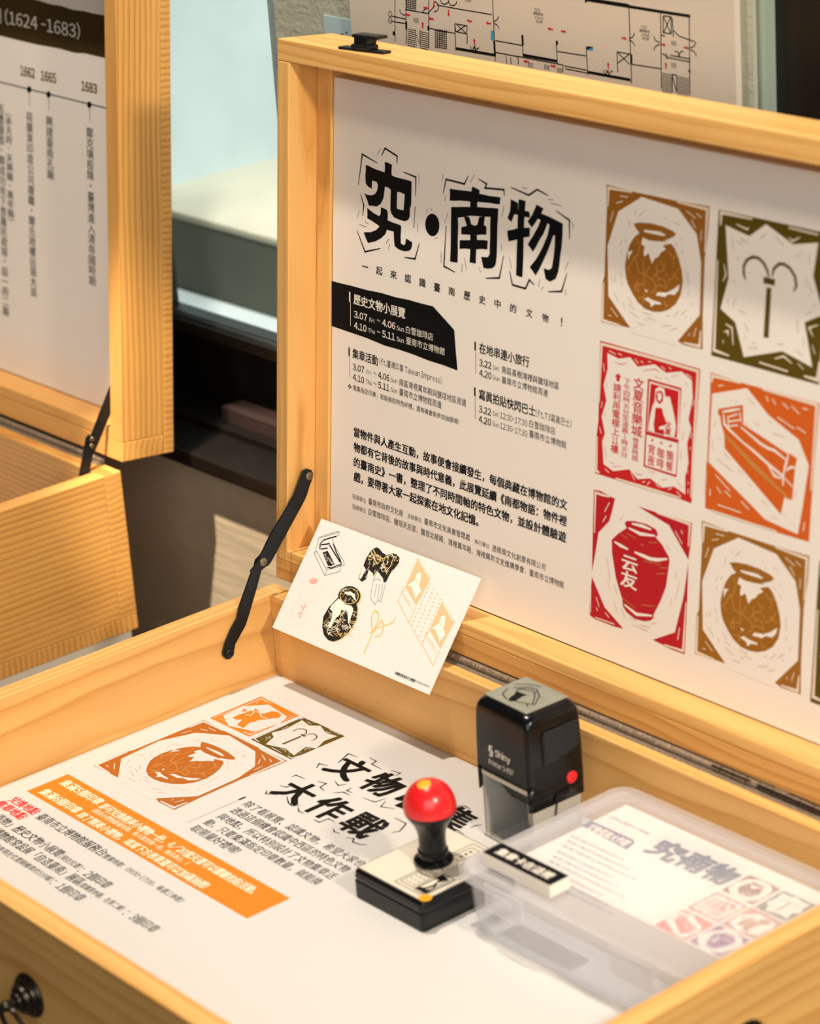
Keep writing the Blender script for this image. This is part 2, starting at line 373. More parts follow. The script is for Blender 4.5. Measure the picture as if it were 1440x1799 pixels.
# ------------------------------------------------------------------ print layouts: [kind, colour, layer, ...] in millimetres on each surface
DATA = {'P':[['p','ink',0,[[52.09,317.55],[55.58,317.35],[59.08,316.64],[64.29,316.03],[68.79,315.76],[72.94,315.38],[73.18,319.85],[72.61,322.26],[75.35,322.94],[78.1,322.35],[80.93,321.84],[80.42,318.17],[80.68,314.61],[83.25,314.06],[86.67,313.86],[90.07,313.83],[93.46,313.8],[97.69,313.73],[102.08,313.46],[102.12,305.5],[101.94,296.65],[100.72,294.79],[100.71,288.71],[99.25,286.25],[95.48,284.52],[90.79,284.58],[83.93,285.41],[80.88,287.7],[79.7,290.3],[79.7,297.54],[79.89,304.24],[76.6,305.4],[73.59,305.49],[72.83,300.91],[72.05,296.89],[69.12,292.51],[64.84,290.03],[60.49,289.73],[56.13,289.31],[54.31,292.68],[52.69,294.95],[51.15,297.52],[53.36,296.74],[58.6,296.89],[62.49,298.46],[65.03,301.37],[65.82,305.4],[64.04,307.36],[59.69,307.53],[59.32,304.4],[59.21,301.58],[55,302.61],[52.34,304.44],[52.11,307.21],[51.79,309.96],[52.33,313.96]]],
['p','paper',2,[[86.91,303.78],[89.88,304.13],[95,303.28],[94.55,297.68],[94.01,292.05],[89.76,291.92],[86.85,292.28],[86.88,298.12]]],
['p','ink',0,[[54.42,287.35],[57.94,286.11],[61.46,284.83],[68.01,283.65],[69.26,286.09],[69.34,290.31],[72.64,290],[76.1,289.44],[77.19,287.1],[76.96,282.31],[80.58,281.79],[84.03,281.52],[87.89,281.32],[91.31,281.05],[91.77,279.45],[91.32,273.8],[91.63,268.26],[94.63,267.66],[96.31,268.51],[96.68,270.8],[97.22,272.85],[100.47,272.01],[103.88,271.2],[103.54,268.08],[102.74,266.27],[101.08,264.86],[96.44,263.5],[92.17,263.43],[88.74,263.85],[84.84,265.42],[84.03,270.33],[83.74,275.32],[79.87,275.34],[76.42,275.49],[74.77,272.13],[70.51,268.6],[64.48,265.31],[60.14,263.89],[55.78,262.41],[53.53,265.15],[50.81,269.23],[54.31,270.04],[58.25,270.59],[64.32,273.19],[68.17,276.37],[65.98,277.3],[64.23,277.68],[59.84,278.93],[54.56,280.04],[54.67,283.44]]],
['p','ink',0,[[132.04,288.37],[132.04,286.32],[131.53,284.31],[130.55,282.46],[129.17,280.92],[127.48,279.77],[125.6,279.11],[123.64,278.97],[121.76,279.37],[120.06,280.28],[118.68,281.64],[117.71,283.36],[117.21,285.32],[117.22,287.38],[117.74,289.41],[118.72,291.25],[120.12,292.8],[121.81,293.93],[123.7,294.58],[125.65,294.71],[127.53,294.3],[129.21,293.38],[130.58,292.03],[131.54,290.32]]],
['s','ink',0,1.35,1,[[65.06,320.59],[48.28,324.53],[44.3,302.08]]],
['s','ink',0,1.35,1,[[69.25,326.47],[72.99,332.26],[86.14,328.66],[86.09,323.43]]],
['s','ink',0,1.35,1,[[92.91,318.67],[106.43,317.14],[106.54,303.99]]],
['s','ink',0,1.35,1,[[46.79,295.99],[50.62,288.71],[49.53,280.91]]],
['s','ink',0,1.35,1,[[43.29,269.39],[52.56,255.61],[69.37,260.9]]],
['s','ink',0,1.35,1,[[106.31,296.79],[105.12,281.68]]],
['s','ink',0,1.35,1,[[95.7,259.17],[107.14,260.06],[111.3,271.63]]],
['s','ink',0,0.8,1,[[68.29,331.31],[64.33,326.48]]],
['s','ink',0,0.8,1,[[109.29,319.76],[110.33,312.26]]],
['s','ink',0,0.8,1,[[45.68,284.25],[43.56,278.81]]],
['s','ink',0,0.8,1,[[45.86,274.08],[53.98,273.61]]],
['s','ink',0,0.8,1,[[51.98,277.18],[56.22,275.91]]],
['s','ink',0,0.8,1,[[78.72,269.43],[75.35,265.2]]],
['s','ink',0,0.8,1,[[79.66,265.93],[78.2,261.74]]],
['s','ink',0,0.8,1,[[108.72,285.59],[109.57,279.37]]],
['s','ink',0,0.8,1,[[119.52,297.27],[117.71,293.68]]],
['s','ink',0,0.8,1,[[124.06,298.27],[122.04,296.3]]],
['s','ink',0,0.8,1,[[127.58,277.83],[130.44,278.92]]],
['p','ink',0,[[141.77,314.64],[147.81,314.93],[153.62,315.39],[164.02,316.17],[164.33,318.02],[164.56,319.66],[167.93,319.22],[172.27,318.29],[172.07,316.01],[176.65,315.96],[182.34,316.02],[187.99,316.47],[193.15,316.77],[192.79,314.17],[192.69,311.92],[188.19,311.52],[182.52,311.26],[170.38,310.09],[170.12,306.7],[180.76,307.77],[186.41,308.55],[191.3,308.95],[191.25,305.62],[191.19,302.42],[190.88,295.96],[190.95,289.55],[191.02,283.13],[190.99,276.67],[190.25,271.37],[188.91,269.2],[186.13,267.4],[182.35,266.6],[178.05,266.29],[176.46,270.23],[175.38,273.62],[178.72,273.88],[182.04,274.46],[183.86,276.72],[183.64,282.5],[183.89,288.35],[183.61,295.39],[183.64,302.14],[176.26,300.94],[169.59,300.3],[162.88,299.4],[156.18,297.46],[150.88,296.14],[151.55,290.71],[151.42,280.24],[151.78,272.44],[151.73,265.34],[148.02,264.88],[143.79,264.8],[144.13,272.43],[144.11,279],[143.92,290.75],[143.83,302.48],[149.18,303.21],[154.01,304.12],[163.15,305.58],[163.02,309.12],[157.73,308.6],[152.9,308.15],[147.1,307.04],[142.03,306.43],[142.29,310.7]]],
['p','ink',0,[[156.93,298.1],[162.43,298.68],[164.52,294.16],[167.92,293.43],[170.75,294.68],[172.46,300.32],[178.16,301.25],[177.42,295.65],[180.12,294.81],[180.04,289.32],[175.29,288.64],[170.54,287.52],[170.95,284.22],[176.38,285.14],[181.61,285.71],[181.54,282.47],[181.37,279.53],[176.13,279.01],[170.42,277.76],[170.11,273.02],[170.3,267.84],[163.83,267.68],[164.13,272.63],[164.17,276.88],[158.86,276.29],[153.26,274.99],[153.34,281.22],[158.66,282],[163.95,283.03],[163.83,286.58],[154.66,285.36],[154.68,290.26],[160.24,292.16]]],
['p','ink',0,[[210.79,318.29],[214.02,318.42],[217.72,318.13],[217.25,312.06],[216.95,304.1],[216.87,291.39],[217.14,278.69],[216.93,272.9],[216.73,266.97],[213.48,266.83],[210.47,267.25],[210.46,276.23],[210.41,283.91],[210.6,294.79],[210.41,305.56],[210.79,311.96]]],
['p','ink',0,[[203.14,317.08],[206.7,316.5],[210.44,315.71],[210.63,311.31],[216.17,311.57],[221.22,311.75],[222.21,310.02],[222.04,307.78],[216.8,307.56],[210.6,307.81],[207.08,307.56],[205.8,304.81],[204.52,302.05],[202.62,302.89],[200.52,303.94],[201.96,307.36],[202.81,309.41],[203.11,313.27]]],
['p','ink',0,[[200.58,295.66],[205.66,297.02],[210.7,298.94],[216.66,300.25],[222.61,301.24],[222.6,295.22],[216.03,293.48],[208.73,290.64],[202.28,288.59],[201.2,291.92]]],
['p','ink',0,[[228.28,317.61],[231.5,316.87],[234.98,316.17],[233.07,312.41],[240.82,311.48],[247.18,310.34],[253.71,309.04],[253.79,300.19],[253.38,293.86],[252.35,287.4],[251.74,281.63],[250.82,276.42],[248.61,271.6],[243.31,268.73],[239.16,269.88],[237.89,273.47],[236.83,276.77],[239.76,276.47],[242.48,276.51],[244.66,278.48],[245.38,282.4],[246.09,286.31],[246.66,293.33],[246.59,300.22],[245,299.64],[242.98,294.58],[240.52,289.12],[236.76,282.14],[233.38,276.15],[229.52,270.37],[226.65,272.72],[223.5,275.03],[229.47,281.5],[232.9,286.54],[235.44,290.77],[239.6,299.04],[241.25,306.23],[239.23,306.83],[235.94,299.68],[231.65,293.91],[229.1,289.68],[226.07,285.67],[223.67,287.79],[221,289.87],[226.02,296.75],[230.31,303.15],[232.37,307.9],[230.06,308.47],[227.47,305.21],[224.43,301.55],[222.24,303.21],[220.14,304.94],[224.49,310.39]]],
['s','ink',0,1.35,1,[[135.23,310.24],[137.86,320.4],[156.84,320.08],[160.48,326.42]]],
['s','ink',0,1.35,1,[[170.56,325.71],[179.01,323.62],[177.61,320.59],[196.2,322.33],[196.94,318]]],
['s','ink',0,1.35,1,[[139.07,288.64],[137.61,260.4],[149.22,258.18]]],
['s','ink',0,1.35,1,[[180.7,259.73],[194.12,262.36],[197.82,278.19]]],
['s','ink',0,1.35,1,[[203.09,324.98],[220.46,322.46],[228.28,327.45],[239.26,325.17]]],
['s','ink',0,1.35,1,[[246.89,316.41],[259.79,312.28],[260.23,300.03]]],
['s','ink',0,1.35,1,[[204.03,268.99],[207.22,260.09],[220.11,259.88],[223.52,266.41],[228.43,263.98]]],
['s','ink',0,1.35,1,[[241.82,261.79],[254.66,264.36],[259.14,277.29]]],
['s','ink',0,0.8,1,[[135.01,323.54],[133.61,318.13]]],
['s','ink',0,0.8,1,[[166.66,328],[162.56,321.92]]],
['s','ink',0,0.8,1,[[196.64,311.6],[195.08,304.01]]],
['s','ink',0,0.8,1,[[140.08,296.99],[137.64,290.37]]],
['s','ink',0,0.8,1,[[137.72,309.33],[137.16,305.33]]],
['s','ink',0,0.8,1,[[134.33,270.07],[134.77,262.21]]],
['s','ink',0,0.8,1,[[156.51,265.4],[156.14,259.42]]],
['s','ink',0,0.8,1,[[158.61,269.7],[161.13,261.63]]],
['s','ink',0,0.8,1,[[173.74,265.84],[175.6,262.59]]],
['s','ink',0,0.8,1,[[195.25,285.78],[195.43,281.31]]],
['s','ink',0,0.8,1,[[214.58,326.76],[218.74,326.15]]],
['s','ink',0,0.8,1,[[238.93,322.62],[243.87,323.15]]],
['s','ink',0,0.8,1,[[241.74,320.57],[251.62,320.41]]],
['s','ink',0,0.8,1,[[262.49,311.61],[263.76,307.47]]],
['s','ink',0,0.8,1,[[203.18,278.16],[205.83,270.92]]],
['s','ink',0,0.8,1,[[233.9,268.93],[232.33,263.22]]],
['s','ink',0,0.8,1,[[237.78,264.22],[235.4,262.32]]],
['s','ink',0,0.8,1,[[260.09,284.99],[257.24,279.46]]],
['s','ink',0,0.8,1,[[258.78,266.51],[258.54,262.36]]],
['t','ink',0,'一',[49.45,244.92,6.91,0.79],1],
['t','ink',0,'起',[65.25,244.85,6.83,5.99],1],
['t','ink',0,'來',[80.87,244.78,6.74,5.95],1],
['t','ink',0,'認',[96.49,244.88,6.66,5.92],1],
['t','ink',0,'識',[112.13,244.76,6.58,5.88],1],
['t','ink',0,'臺',[127.59,244.38,6.51,5.85],1],
['t','ink',0,'南',[143.05,244.29,6.43,5.81],1],
['t','ink',0,'歷',[158.89,244.19,6.35,5.78],1],
['t','ink',0,'史',[174.53,244.33,6.27,5.74],1],
['t','ink',0,'中',[189.97,244.47,6.19,5.7],1],
['t','ink',0,'的',[205.6,244.31,6.12,5.67],1],
['t','ink',0,'文',[221.39,244.1,6.04,5.63],1],
['t','ink',0,'物',[237.17,243.8,5.96,5.6],1],
['t','ink',0,'!',[255.04,244.11,1.25,5.56],1],
['p','ink',0,[[15.2,227.8],[26.06,227.91],[38.47,228.33],[54.85,228.43],[71.01,229.32],[87,229.16],[100.81,229.92],[114.49,229.91],[127.06,230.22],[138.76,223.98],[149.8,217.93],[151.77,204.47],[154.15,190.15],[138.85,190.85],[123.39,190.91],[107.72,191.88],[91.87,192.34],[75.86,192.02],[55.52,193.53],[34.9,194],[15.64,194.53]]],
['s','white',2,1.5,0,[[36.07,223.63],[36.19,216.2]]],
['s','white',2,0.45,0,[[37.02,216.35],[37.31,198.77]]],
['t','white',2,'歷史文物小展覽',[40.68,219.42,56.86,7.61],1],
['t','white',2,'3.07',[41.28,208.36,14.57,5.04],1],
['t','white',2,'Fri',[58.51,207.56,5.49,3.43],0],
['t','white',2,'~',[67.01,208.83,3.64,1.32],1],
['t','white',2,'4.06',[72.88,208.36,14.22,4.98],1],
['t','white',2,'Sun',[88.72,207.62,7.93,3.39],0],
['t','white',2,'白雪珈琲店',[98.81,208.44,29.08,5.43],0],
['t','white',2,'4.10',[41.42,200.2,13.97,5.05],1],
['t','white',2,'Thu',[57.03,199.92,7.74,3.44],0],
['t','white',2,'~',[67.19,200.66,3.64,1.32],1],
['t','white',2,'5.11',[73.06,200.25,13.84,4.99],1],
['t','white',2,'Sun',[88.91,199.65,7.95,3.4],0],
['t','white',2,'臺南市立博物館',[99.22,200.64,41.22,5.43],0],
['s','ink',0,1.5,0,[[35.91,182.63],[36.02,176.31]]],
['s','ink',0,0.4,0,[[36.64,176.44],[37.31,161.02]]],
['t','ink',0,'集章活動',[39.92,179.24,28.53,7.21],1],
['t','ink',0,'(ft.臺灣印事 Taiwan Impress)',[70.07,179.09,67.61,6.29],0],
['t','ink',0,'3.07',[40.5,169.37,12.61,4.83],1],
['t','ink',0,'Fri',[56,168.84,4.92,3.34],0],
['t','ink',0,'~',[63.76,169.57,3.46,1.33],1],
['t','ink',0,'4.06',[69.06,169.28,12.35,4.78],1],
['t','ink',0,'Sun',[83.03,168.8,7.02,3.31],0],
['t','ink',0,'南區灣裡萬年殿與鹽埕地區周邊',[92.25,169,71.71,5.21],0],
['t','ink',0,'4.10',[40.63,161.77,12.62,4.85],1],
['t','ink',0,'Thu',[54.91,161.5,6.98,3.35],0],
['t','ink',0,'~',[63.92,162.1,3.47,1.34],1],
['t','ink',0,'5.11',[69.22,161.97,12.36,4.79],1],
['t','ink',0,'Sun',[83.4,161.67,6.83,3.32],0],
['t','ink',0,'臺南市立博物館周邊',[92.63,161.99,45.58,5.25],0],
['t','ink',0,'❖',[35.13,153.81,4.17,4.06],0],
['t','ink',0,'蒐集指定印章，就能換取特色好禮，還有機會能參加抽獎唷!',[40.76,153.9,115.57,4.23],0],
['s','ink',0,1.6,0,[[171.56,213.95],[171.78,207.88]]],
['s','ink',0,0.4,0,[[172.34,208],[172.92,192.15]]],
['t','ink',0,'在地串連小旅行',[175.97,210.69,49.92,7.25],1],
['t','ink',0,'3.22',[176.34,200.52,12.23,4.8],1],
['t','ink',0,'Sat',[190.06,200,6.07,3.14],0],
['t','ink',0,'南區喜樹灣裡與鹽埕地區',[199.05,200.44,56.13,4.96],0],
['t','ink',0,'4.20',[176.6,193.44,12.24,4.81],1],
['t','ink',0,'Sun',[190.34,193,6.62,3.15],0],
['t','ink',0,'臺南市立博物館周邊',[199.34,193.35,45.65,4.98],0],
['s','ink',0,1.6,0,[[172.35,182.02],[172.57,176.03]]],
['s','ink',0,0.4,0,[[172.94,176.11],[173.53,160.1]]],
['t','ink',0,'寫眞拍貼快閃巴士',[176.61,178.29,56.84,7.31],1],
['t','ink',0,'(ft.T3寫眞巴士)',[233.83,177.59,34.7,5.69],0],
['t','ink',0,'3.22',[177.18,168.02,12.29,4.85],1],
['t','ink',0,'Sat',[191.13,168.09,5.91,3.17],0],
['t','ink',0,'12:30-17:30',[198.7,168.34,27.29,4.29],0],
['t','ink',0,'白雪珈琲店',[227.77,169.17,25.6,5.23],0],
['t','ink',0,'4.20',[177.25,160.92,12.5,4.86],1],
['t','ink',0,'Sun',[191.24,160.7,6.66,3.18],0],
['t','ink',0,'12:30-17:30',[198.99,161.09,27.32,4.29],0],
['t','ink',0,'臺南市立博物館',[228.1,162.13,35.97,5.23],0],
['t','ink',0,'當物件與人產生互動，故事便會接續發生，每個典藏在博物館的文',[42.37,121.07,224.64,7.31],1.35],
['t','ink',0,'物都有它背後的故事與時代意義，此展覽延續《南都物語：物件裡',[42.57,109.77,224.64,7.34],1.35],
['t','ink',0,'的臺南史》一書，整理了不同時間軸的特色文物，並設計體驗遊',[42.76,98.46,224.32,7.36],1.35],
['t','ink',0,'戲，要帶著大家一起探索在地文化記憶。',[42.95,87.47,136.64,7.52],1.35],
['t','greyink',0,'指導單位',[41.52,72.1,15.51,3.87],0],
['t','ink',0,'臺南市政府文化局',[59.93,72.94,38.92,5.05],0],
['t','greyink',0,'主辦單位',[103.9,73.01,15.21,3.78],0],
['t','ink',0,'臺南市文化資產管理處',[122.28,73.55,48.88,4.93],0],
['t','greyink',0,'執行單位',[176.17,72.48,15.52,3.68],0],
['t','ink',0,'透南風文化創意有限公司',[194.33,72.55,54.05,4.79],0],
['t','greyink',0,'協辦單位',[41.65,64.36,15.52,3.88],0],
['t','ink',0,'白雪珈琲店、鹽埕天后宮、鹽埕北極殿、灣裡萬年殿、灣裡萬年文史推廣學會、臺南市立博物館',[60.09,64.95,206.54,4.9],0]],'E1':[['p','col',0,[[-0.29,91.68],[22.61,90.78],[61.86,91],[89.75,92.04],[89.61,75.97],[87.84,58.89],[88.58,23.26],[89.85,2.29],[73.73,1.91],[68.43,3.41],[26.42,3.49],[15.13,3.24],[-0.36,2.2],[-0.43,28.41],[1.17,32.61],[0.94,77.8]]],
['p','paper',1,[[31.57,88.71],[63.45,86.27],[80.1,73.13],[85.08,55.9],[86.02,23.4],[68.43,3.41],[68.2,0.15],[26.57,0.91],[26.42,3.49],[5.51,20.36],[2.81,52.36],[11.4,76.29]]],
['s','tint',3,2,1,[[2.01,77.97],[1.71,89.95],[22.64,90.28]]],
['s','tint',3,2,1,[[62.32,90.45],[88.05,90.04],[87.96,63.27]]],
['s','tint',3,2,1,[[0.75,28.62],[0.94,3.63],[16.93,3.46]]],
['s','tint',3,2,1,[[73.63,3.3],[87.36,3.69],[87.69,13.92]]],
['s','tint',3,1.25,1,[[12.17,86.29],[19.74,86.66]]],
['s','tint',3,1.25,1,[[9.31,81.38],[15.02,83.37]]],
['s','tint',3,1.25,1,[[6.92,75.88],[4.63,68.45]]],
['s','tint',3,1.25,1,[[70.72,86.19],[78.59,82.82]]],
['s','tint',3,1.25,1,[[79.22,86.02],[83.59,83.95]]],
['s','tint',3,1.25,1,[[74.86,81.58],[79.01,76.68]]],
['s','tint',3,1.25,1,[[83.94,76.26],[83.9,69.42]]],
['s','tint',3,1.25,1,[[8.18,13.35],[14.83,8.42]]],
['s','tint',3,1.25,1,[[6.19,8.06],[8.94,7.94]]],
['s','tint',3,1.25,1,[[83.62,14.7],[81.89,8.64]]],
['s','tint',3,1.25,1,[[77.91,10.4],[78.03,8.51]]],
['p','col',2,[[26.93,62.89],[22.82,57.08],[20.16,48.92],[19.38,42.35],[20.46,36.09],[22.54,31.3],[27.35,25.73],[32.08,21.45],[38.49,18.46],[45.61,17.89],[52.59,18.9],[59.4,21.8],[65.19,26.41],[69.1,32.86],[70.44,41.34],[68.92,48.64],[65.88,55.66],[62.07,61.29],[58.45,63.82],[53.18,64.81],[37.44,64.67],[31.21,65.53]]],
['p','col',4,[[25.39,70.79],[30.8,72.32],[40.42,73.41],[50.91,73.25],[59.65,71.88],[62.77,70.33],[60.75,68.3],[54.88,65.41],[48.01,63.93],[39.24,64.02],[32.12,65.04],[28.42,67.61]]],
['p','paper',5,[[34.57,68.32],[44.18,69.29],[49.4,69.53],[54,68.23],[52.58,67.36],[44.31,67.1],[35.53,67.14]]],
['p','paper',3,[[33.99,63.33],[39.34,62.45],[46.32,63.01],[56.67,64.46],[58.63,63.72],[51.66,61.27],[54.57,59.37],[50.23,56.4],[48.64,53.9],[45.27,51.73],[42.86,48.12],[41.04,51.94],[39.84,54.28],[35.78,51.34],[35.43,54.15],[36.08,58.08],[32.94,58.82]]],
['p','paper',3,[[47.59,28.53],[49.19,31.07],[57,32.2],[62.87,35.51],[67.79,39.59],[67.19,35.68],[63.97,31.91],[58.78,31.58],[55.45,29.04],[51.95,29.03]]],
['p','paper',3,[[37.68,24.43],[40.67,26.28],[45.16,25.19],[52.21,24.92],[52.29,23.65],[47.06,22.98],[44.13,20.37],[43.09,22.88]]],
['p','paper',3,[[37.54,31.16],[40.88,30.17],[38.91,29.04]]],
['p','paper',3,[[21.49,52.24],[25.89,53.45],[23.4,50.13],[22.1,46.37]]],
['s','crack',3,0.7,0,[[22.83,41.68],[27.68,50.24],[31.81,40.71],[37.19,39.76]]],
['s','crack',3,0.7,0,[[26.03,48.03],[30.28,51.33],[31.7,57.33]]],
['s','crack',3,0.7,0,[[35.7,49.73],[36.28,40.23],[37.5,34.69]]],
['s','crack',3,0.7,0,[[41.21,46.23],[37.59,40.47],[46.19,36.91],[47.38,32.01],[43.14,29.31]]],
['s','crack',3,0.7,0,[[47.22,48.57],[47.54,43.54],[53.51,45.88],[54.95,50.58]]],
['s','crack',3,0.7,0,[[44.3,39.12],[47.57,42.91],[49.66,37.55]]],
['s','crack',3,0.7,0,[[49.51,40.07],[54.77,39.75],[56.82,35.03],[50.65,35.81]]],
['s','crack',3,0.7,0,[[55.31,44.93],[57.24,42.1]]],
['s','crack',3,0.7,0,[[57.4,39.59],[63.2,43.82],[67.59,42.71]]],
['s','crack',3,0.7,0,[[61.32,46.01],[63.2,43.82],[66.29,49.43]]],
['s','crack',3,0.7,0,[[28.82,31.16],[32.08,36.27],[28.93,29.25],[32.54,28.63],[31.39,32.92],[37.56,33.73]]],
['s','crack',3,0.7,0,[[31.9,24.32],[37.19,25.31],[37,21.08]]],
['s','crack',3,0.7,0,[[37.89,28.33],[37.19,25.31]]],
['s','crack',3,0.7,0,[[56.19,58.38],[61.57,55.53],[61.51,49.84]]],
['s','crack',3,0.7,0,[[61.57,55.53],[64.91,57.38]]],
['s','crack',3,0.7,0,[[55.61,26.52],[56.68,23.52],[59.22,24.64]]],
['s','crack',3,0.7,0,[[28.76,61.93],[30.75,58.44]]],
['s','crack',3,0.7,0,[[21.01,42],[24.79,38.81]]],
['s','crack',3,0.7,0,[[50.52,51.7],[53.35,48.39]]],
['s','crack',3,0.7,0,[[47.22,34.54],[51.52,35.97]]],
['s','col',2,0.55,1,[[27.25,79.8],[26.58,76.2]]],
['s','col',2,0.55,1,[[34.29,80.3],[29.27,75.69]]],
['s','col',2,0.55,1,[[21.44,72.82],[21.72,68.08]]],
['s','col',2,0.55,1,[[16.02,58.48],[13.97,54.92]]],
['s','col',2,0.55,1,[[19.07,59.97],[18.77,57.35]]],
['s','col',2,0.55,1,[[15.05,51.89],[15.64,49.42]]],
['s','col',2,0.55,1,[[14.95,38.01],[16.97,34.17]]],
['s','col',2,0.55,1,[[8.01,32.55],[8.61,30.05]]],
['s','col',2,0.55,1,[[11.08,34.4],[10.85,30.46]]],
['s','col',2,0.55,1,[[10.34,23.54],[15.18,18.26]]],
['s','col',2,0.55,1,[[23.03,22.98],[26.8,19.81]]],
['s','col',2,0.55,1,[[16.67,31.53],[18.16,29.21]]],
['s','col',2,0.55,1,[[24.89,14.25],[33.13,11.29]]],
['s','col',2,0.55,1,[[24.18,18.66],[29.71,16.15]]],
['s','col',2,0.55,1,[[36.89,15.58],[44.88,15.5]]],
['s','col',2,0.55,1,[[38.9,11.76],[41.63,10.68]]],
['s','col',2,0.55,1,[[41.47,13.23],[48.15,12.58]]],
['s','col',2,0.55,1,[[32.44,7.92],[39.15,7.61]]],
['s','col',2,0.55,1,[[57.94,17.37],[60.49,18.5]]],
['s','col',2,0.55,1,[[64.01,17.9],[68.05,22.5]]],
['s','col',2,0.55,1,[[69.92,20.31],[74.42,24.03]]],
['s','col',2,0.55,1,[[73.88,19.16],[74.2,20.81]]],
['s','col',2,0.55,1,[[54.04,9.87],[61.78,12.02]]],
['s','col',2,0.55,1,[[61.98,8.86],[67.87,11.94]]],
['s','col',2,0.55,1,[[52.27,79.13],[54.06,78.17]]],
['s','col',2,0.55,1,[[55.08,75.83],[56.85,75.18]]],
['s','col',2,0.55,1,[[61.02,77.44],[65.39,76.28]]],
['s','col',2,0.55,1,[[66.77,68.38],[67.7,67.28]]],
['s','col',2,0.55,1,[[74.09,48.3],[75.1,39.66]]],
['s','col',2,0.55,1,[[75.73,36.62],[75.49,33.74]]],
['s','col',2,0.55,1,[[79.15,30.31],[79.32,27.81]]],
['s','col',2,0.55,1,[[19.2,19.02],[20.32,15.33]]],
['s','col',2,0.55,1,[[61.82,65.02],[64.54,62.98]]],
['s','col',2,0.55,1,[[68.11,61.08],[69.54,58.81]]]],'E2':[['p','col',0,[[0,0],[0,91.3],[88,91.3],[88,0]]],
['p','paper',1,[[6.3,82.79],[26.17,79.28],[39.01,88.83],[61.12,80.3],[80.64,84.56],[78.37,64.12],[88.05,42.71],[73.94,35.37],[82.06,9.44],[57.83,14.45],[27.12,4.4],[18.49,24.6],[5.76,30.72],[11.12,50.71]]],
['s','col',2,2,1,[[24.85,52.26],[23.31,56.05],[23,60.37],[25.19,64.5],[29.55,67.14],[34.49,67.38],[39.21,64.8],[42.39,60.72],[43.66,56.92]]],
['s','col',2,2,1,[[46.28,58.01],[47.13,62.81],[50.91,66.56],[54.9,67.27],[59.87,65.7],[64.22,61.57],[65.84,56.33],[64.15,52.33]]],
['p','col',2,[[39.41,56.77],[48.81,56.92],[48.71,52.88],[39.71,52.78]]],
['p','col',2,[[42.33,50.78],[46.23,51.18],[46.31,20.29],[42.22,19.79]]],
['s','tint',3,2.12,1,[[2.4,81.83],[2.17,89.91],[27.84,90.06]]],
['s','tint',3,2.12,1,[[57.16,89.7],[80.24,89.32]]],
['s','tint',3,2.12,1,[[1.38,60.31],[2.26,3.82],[14.98,2.87]]],
['s','tint',3,2.12,1,[[40.11,3.89],[63.21,3.01]]],
['s','tint',3,2.12,1,[[76.17,2.91],[86.61,2.62],[87.64,14.31]]],
['s','tint',3,1.25,1,[[14.95,84.84],[24.23,83.1],[25.37,84.4]]],
['s','tint',3,1.25,1,[[57.62,83.98],[60.58,82.04],[66.3,85.45]]],
['s','tint',3,1.25,1,[[6.74,58.74],[8.88,52.51],[6.66,48.01]]],
['s','tint',3,1.25,1,[[10.62,22.11],[16.24,20.67],[17.84,10.16]]],
['s','tint',3,1.25,1,[[9.73,16.84],[13.03,18.13],[13.26,14.99]]],
['s','tint',3,1.25,1,[[9.24,11.63],[9.8,9.82]]],
['s','tint',3,1.25,1,[[52.14,8.58],[59.27,11.61],[66.02,8.61]]],
['s','tint',3,1.25,1,[[70.8,9.6],[75.45,6.82]]],
['s','tint',3,1.25,1,[[84.66,35.92],[77.76,32.72],[81.32,28.18]]],
['s','tint',3,1.25,1,[[80.96,22.86],[83.76,17.85]]],
['s','col',2,0.55,1,[[12.24,75.99],[13.65,68.11]]],
['s','col',2,0.55,1,[[18.01,65.74],[17.78,63.2]]],
['s','col',2,0.55,1,[[18.9,76.49],[26.51,74.68]]],
['s','col',2,0.55,1,[[16.56,74.23],[20.81,73.09]]],
['s','col',2,0.55,1,[[35.23,79.27],[39.05,82.99]]],
['s','col',2,0.55,1,[[46.38,83],[54.05,78.17]]],
['s','col',2,0.55,1,[[63.25,73.65],[67.25,73.74]]],
['s','col',2,0.55,1,[[67.01,76.74],[69.41,76.55]]],
['s','col',2,0.55,1,[[74.16,76.77],[74.65,70.77]]],
['s','col',2,0.55,1,[[72.64,61.25],[79.21,53.89]]],
['s','col',2,0.55,1,[[75.34,52.56],[77.01,51.65]]],
['s','col',2,0.55,1,[[79.02,46.5],[81.39,46.65]]],
['s','col',2,0.55,1,[[74.73,40.46],[79.32,42.88]]],
['s','col',2,0.55,1,[[67.84,36.36],[69.37,27.36]]],
['s','col',2,0.55,1,[[73.48,26.31],[74.71,20.98]]],
['s','col',2,0.55,1,[[11.6,38.17],[11.4,34.97]]],
['s','col',2,0.55,1,[[17.84,39.34],[16.08,34.58]]],
['s','col',2,0.55,1,[[21.28,32.41],[26.38,31.5]]],
['s','col',2,0.55,1,[[25.97,25.73],[29.68,20.77]]],
['s','col',2,0.55,1,[[26.88,18.96],[27.99,15.37]]],
['s','col',2,0.55,1,[[30.42,10.79],[37.81,12.28]]],
['s','col',2,0.55,1,[[53.87,18.03],[58.69,19]]],
['s','col',2,0.55,1,[[68.57,17.25],[74.41,14.7]]],
['s','col',2,0.55,1,[[33.48,14.57],[35.97,14.75]]],
['s','col',2,0.55,1,[[15.74,50.92],[15.92,48.43]]]],'E3':[['p','col',0,[[0.01,88.39],[89.19,88],[88.38,54.15],[87.59,29.2],[87.47,0.11],[77.84,0.55],[21.26,-0.57],[-0.01,-0.84],[-0.02,24.05],[1.19,34.61]]],
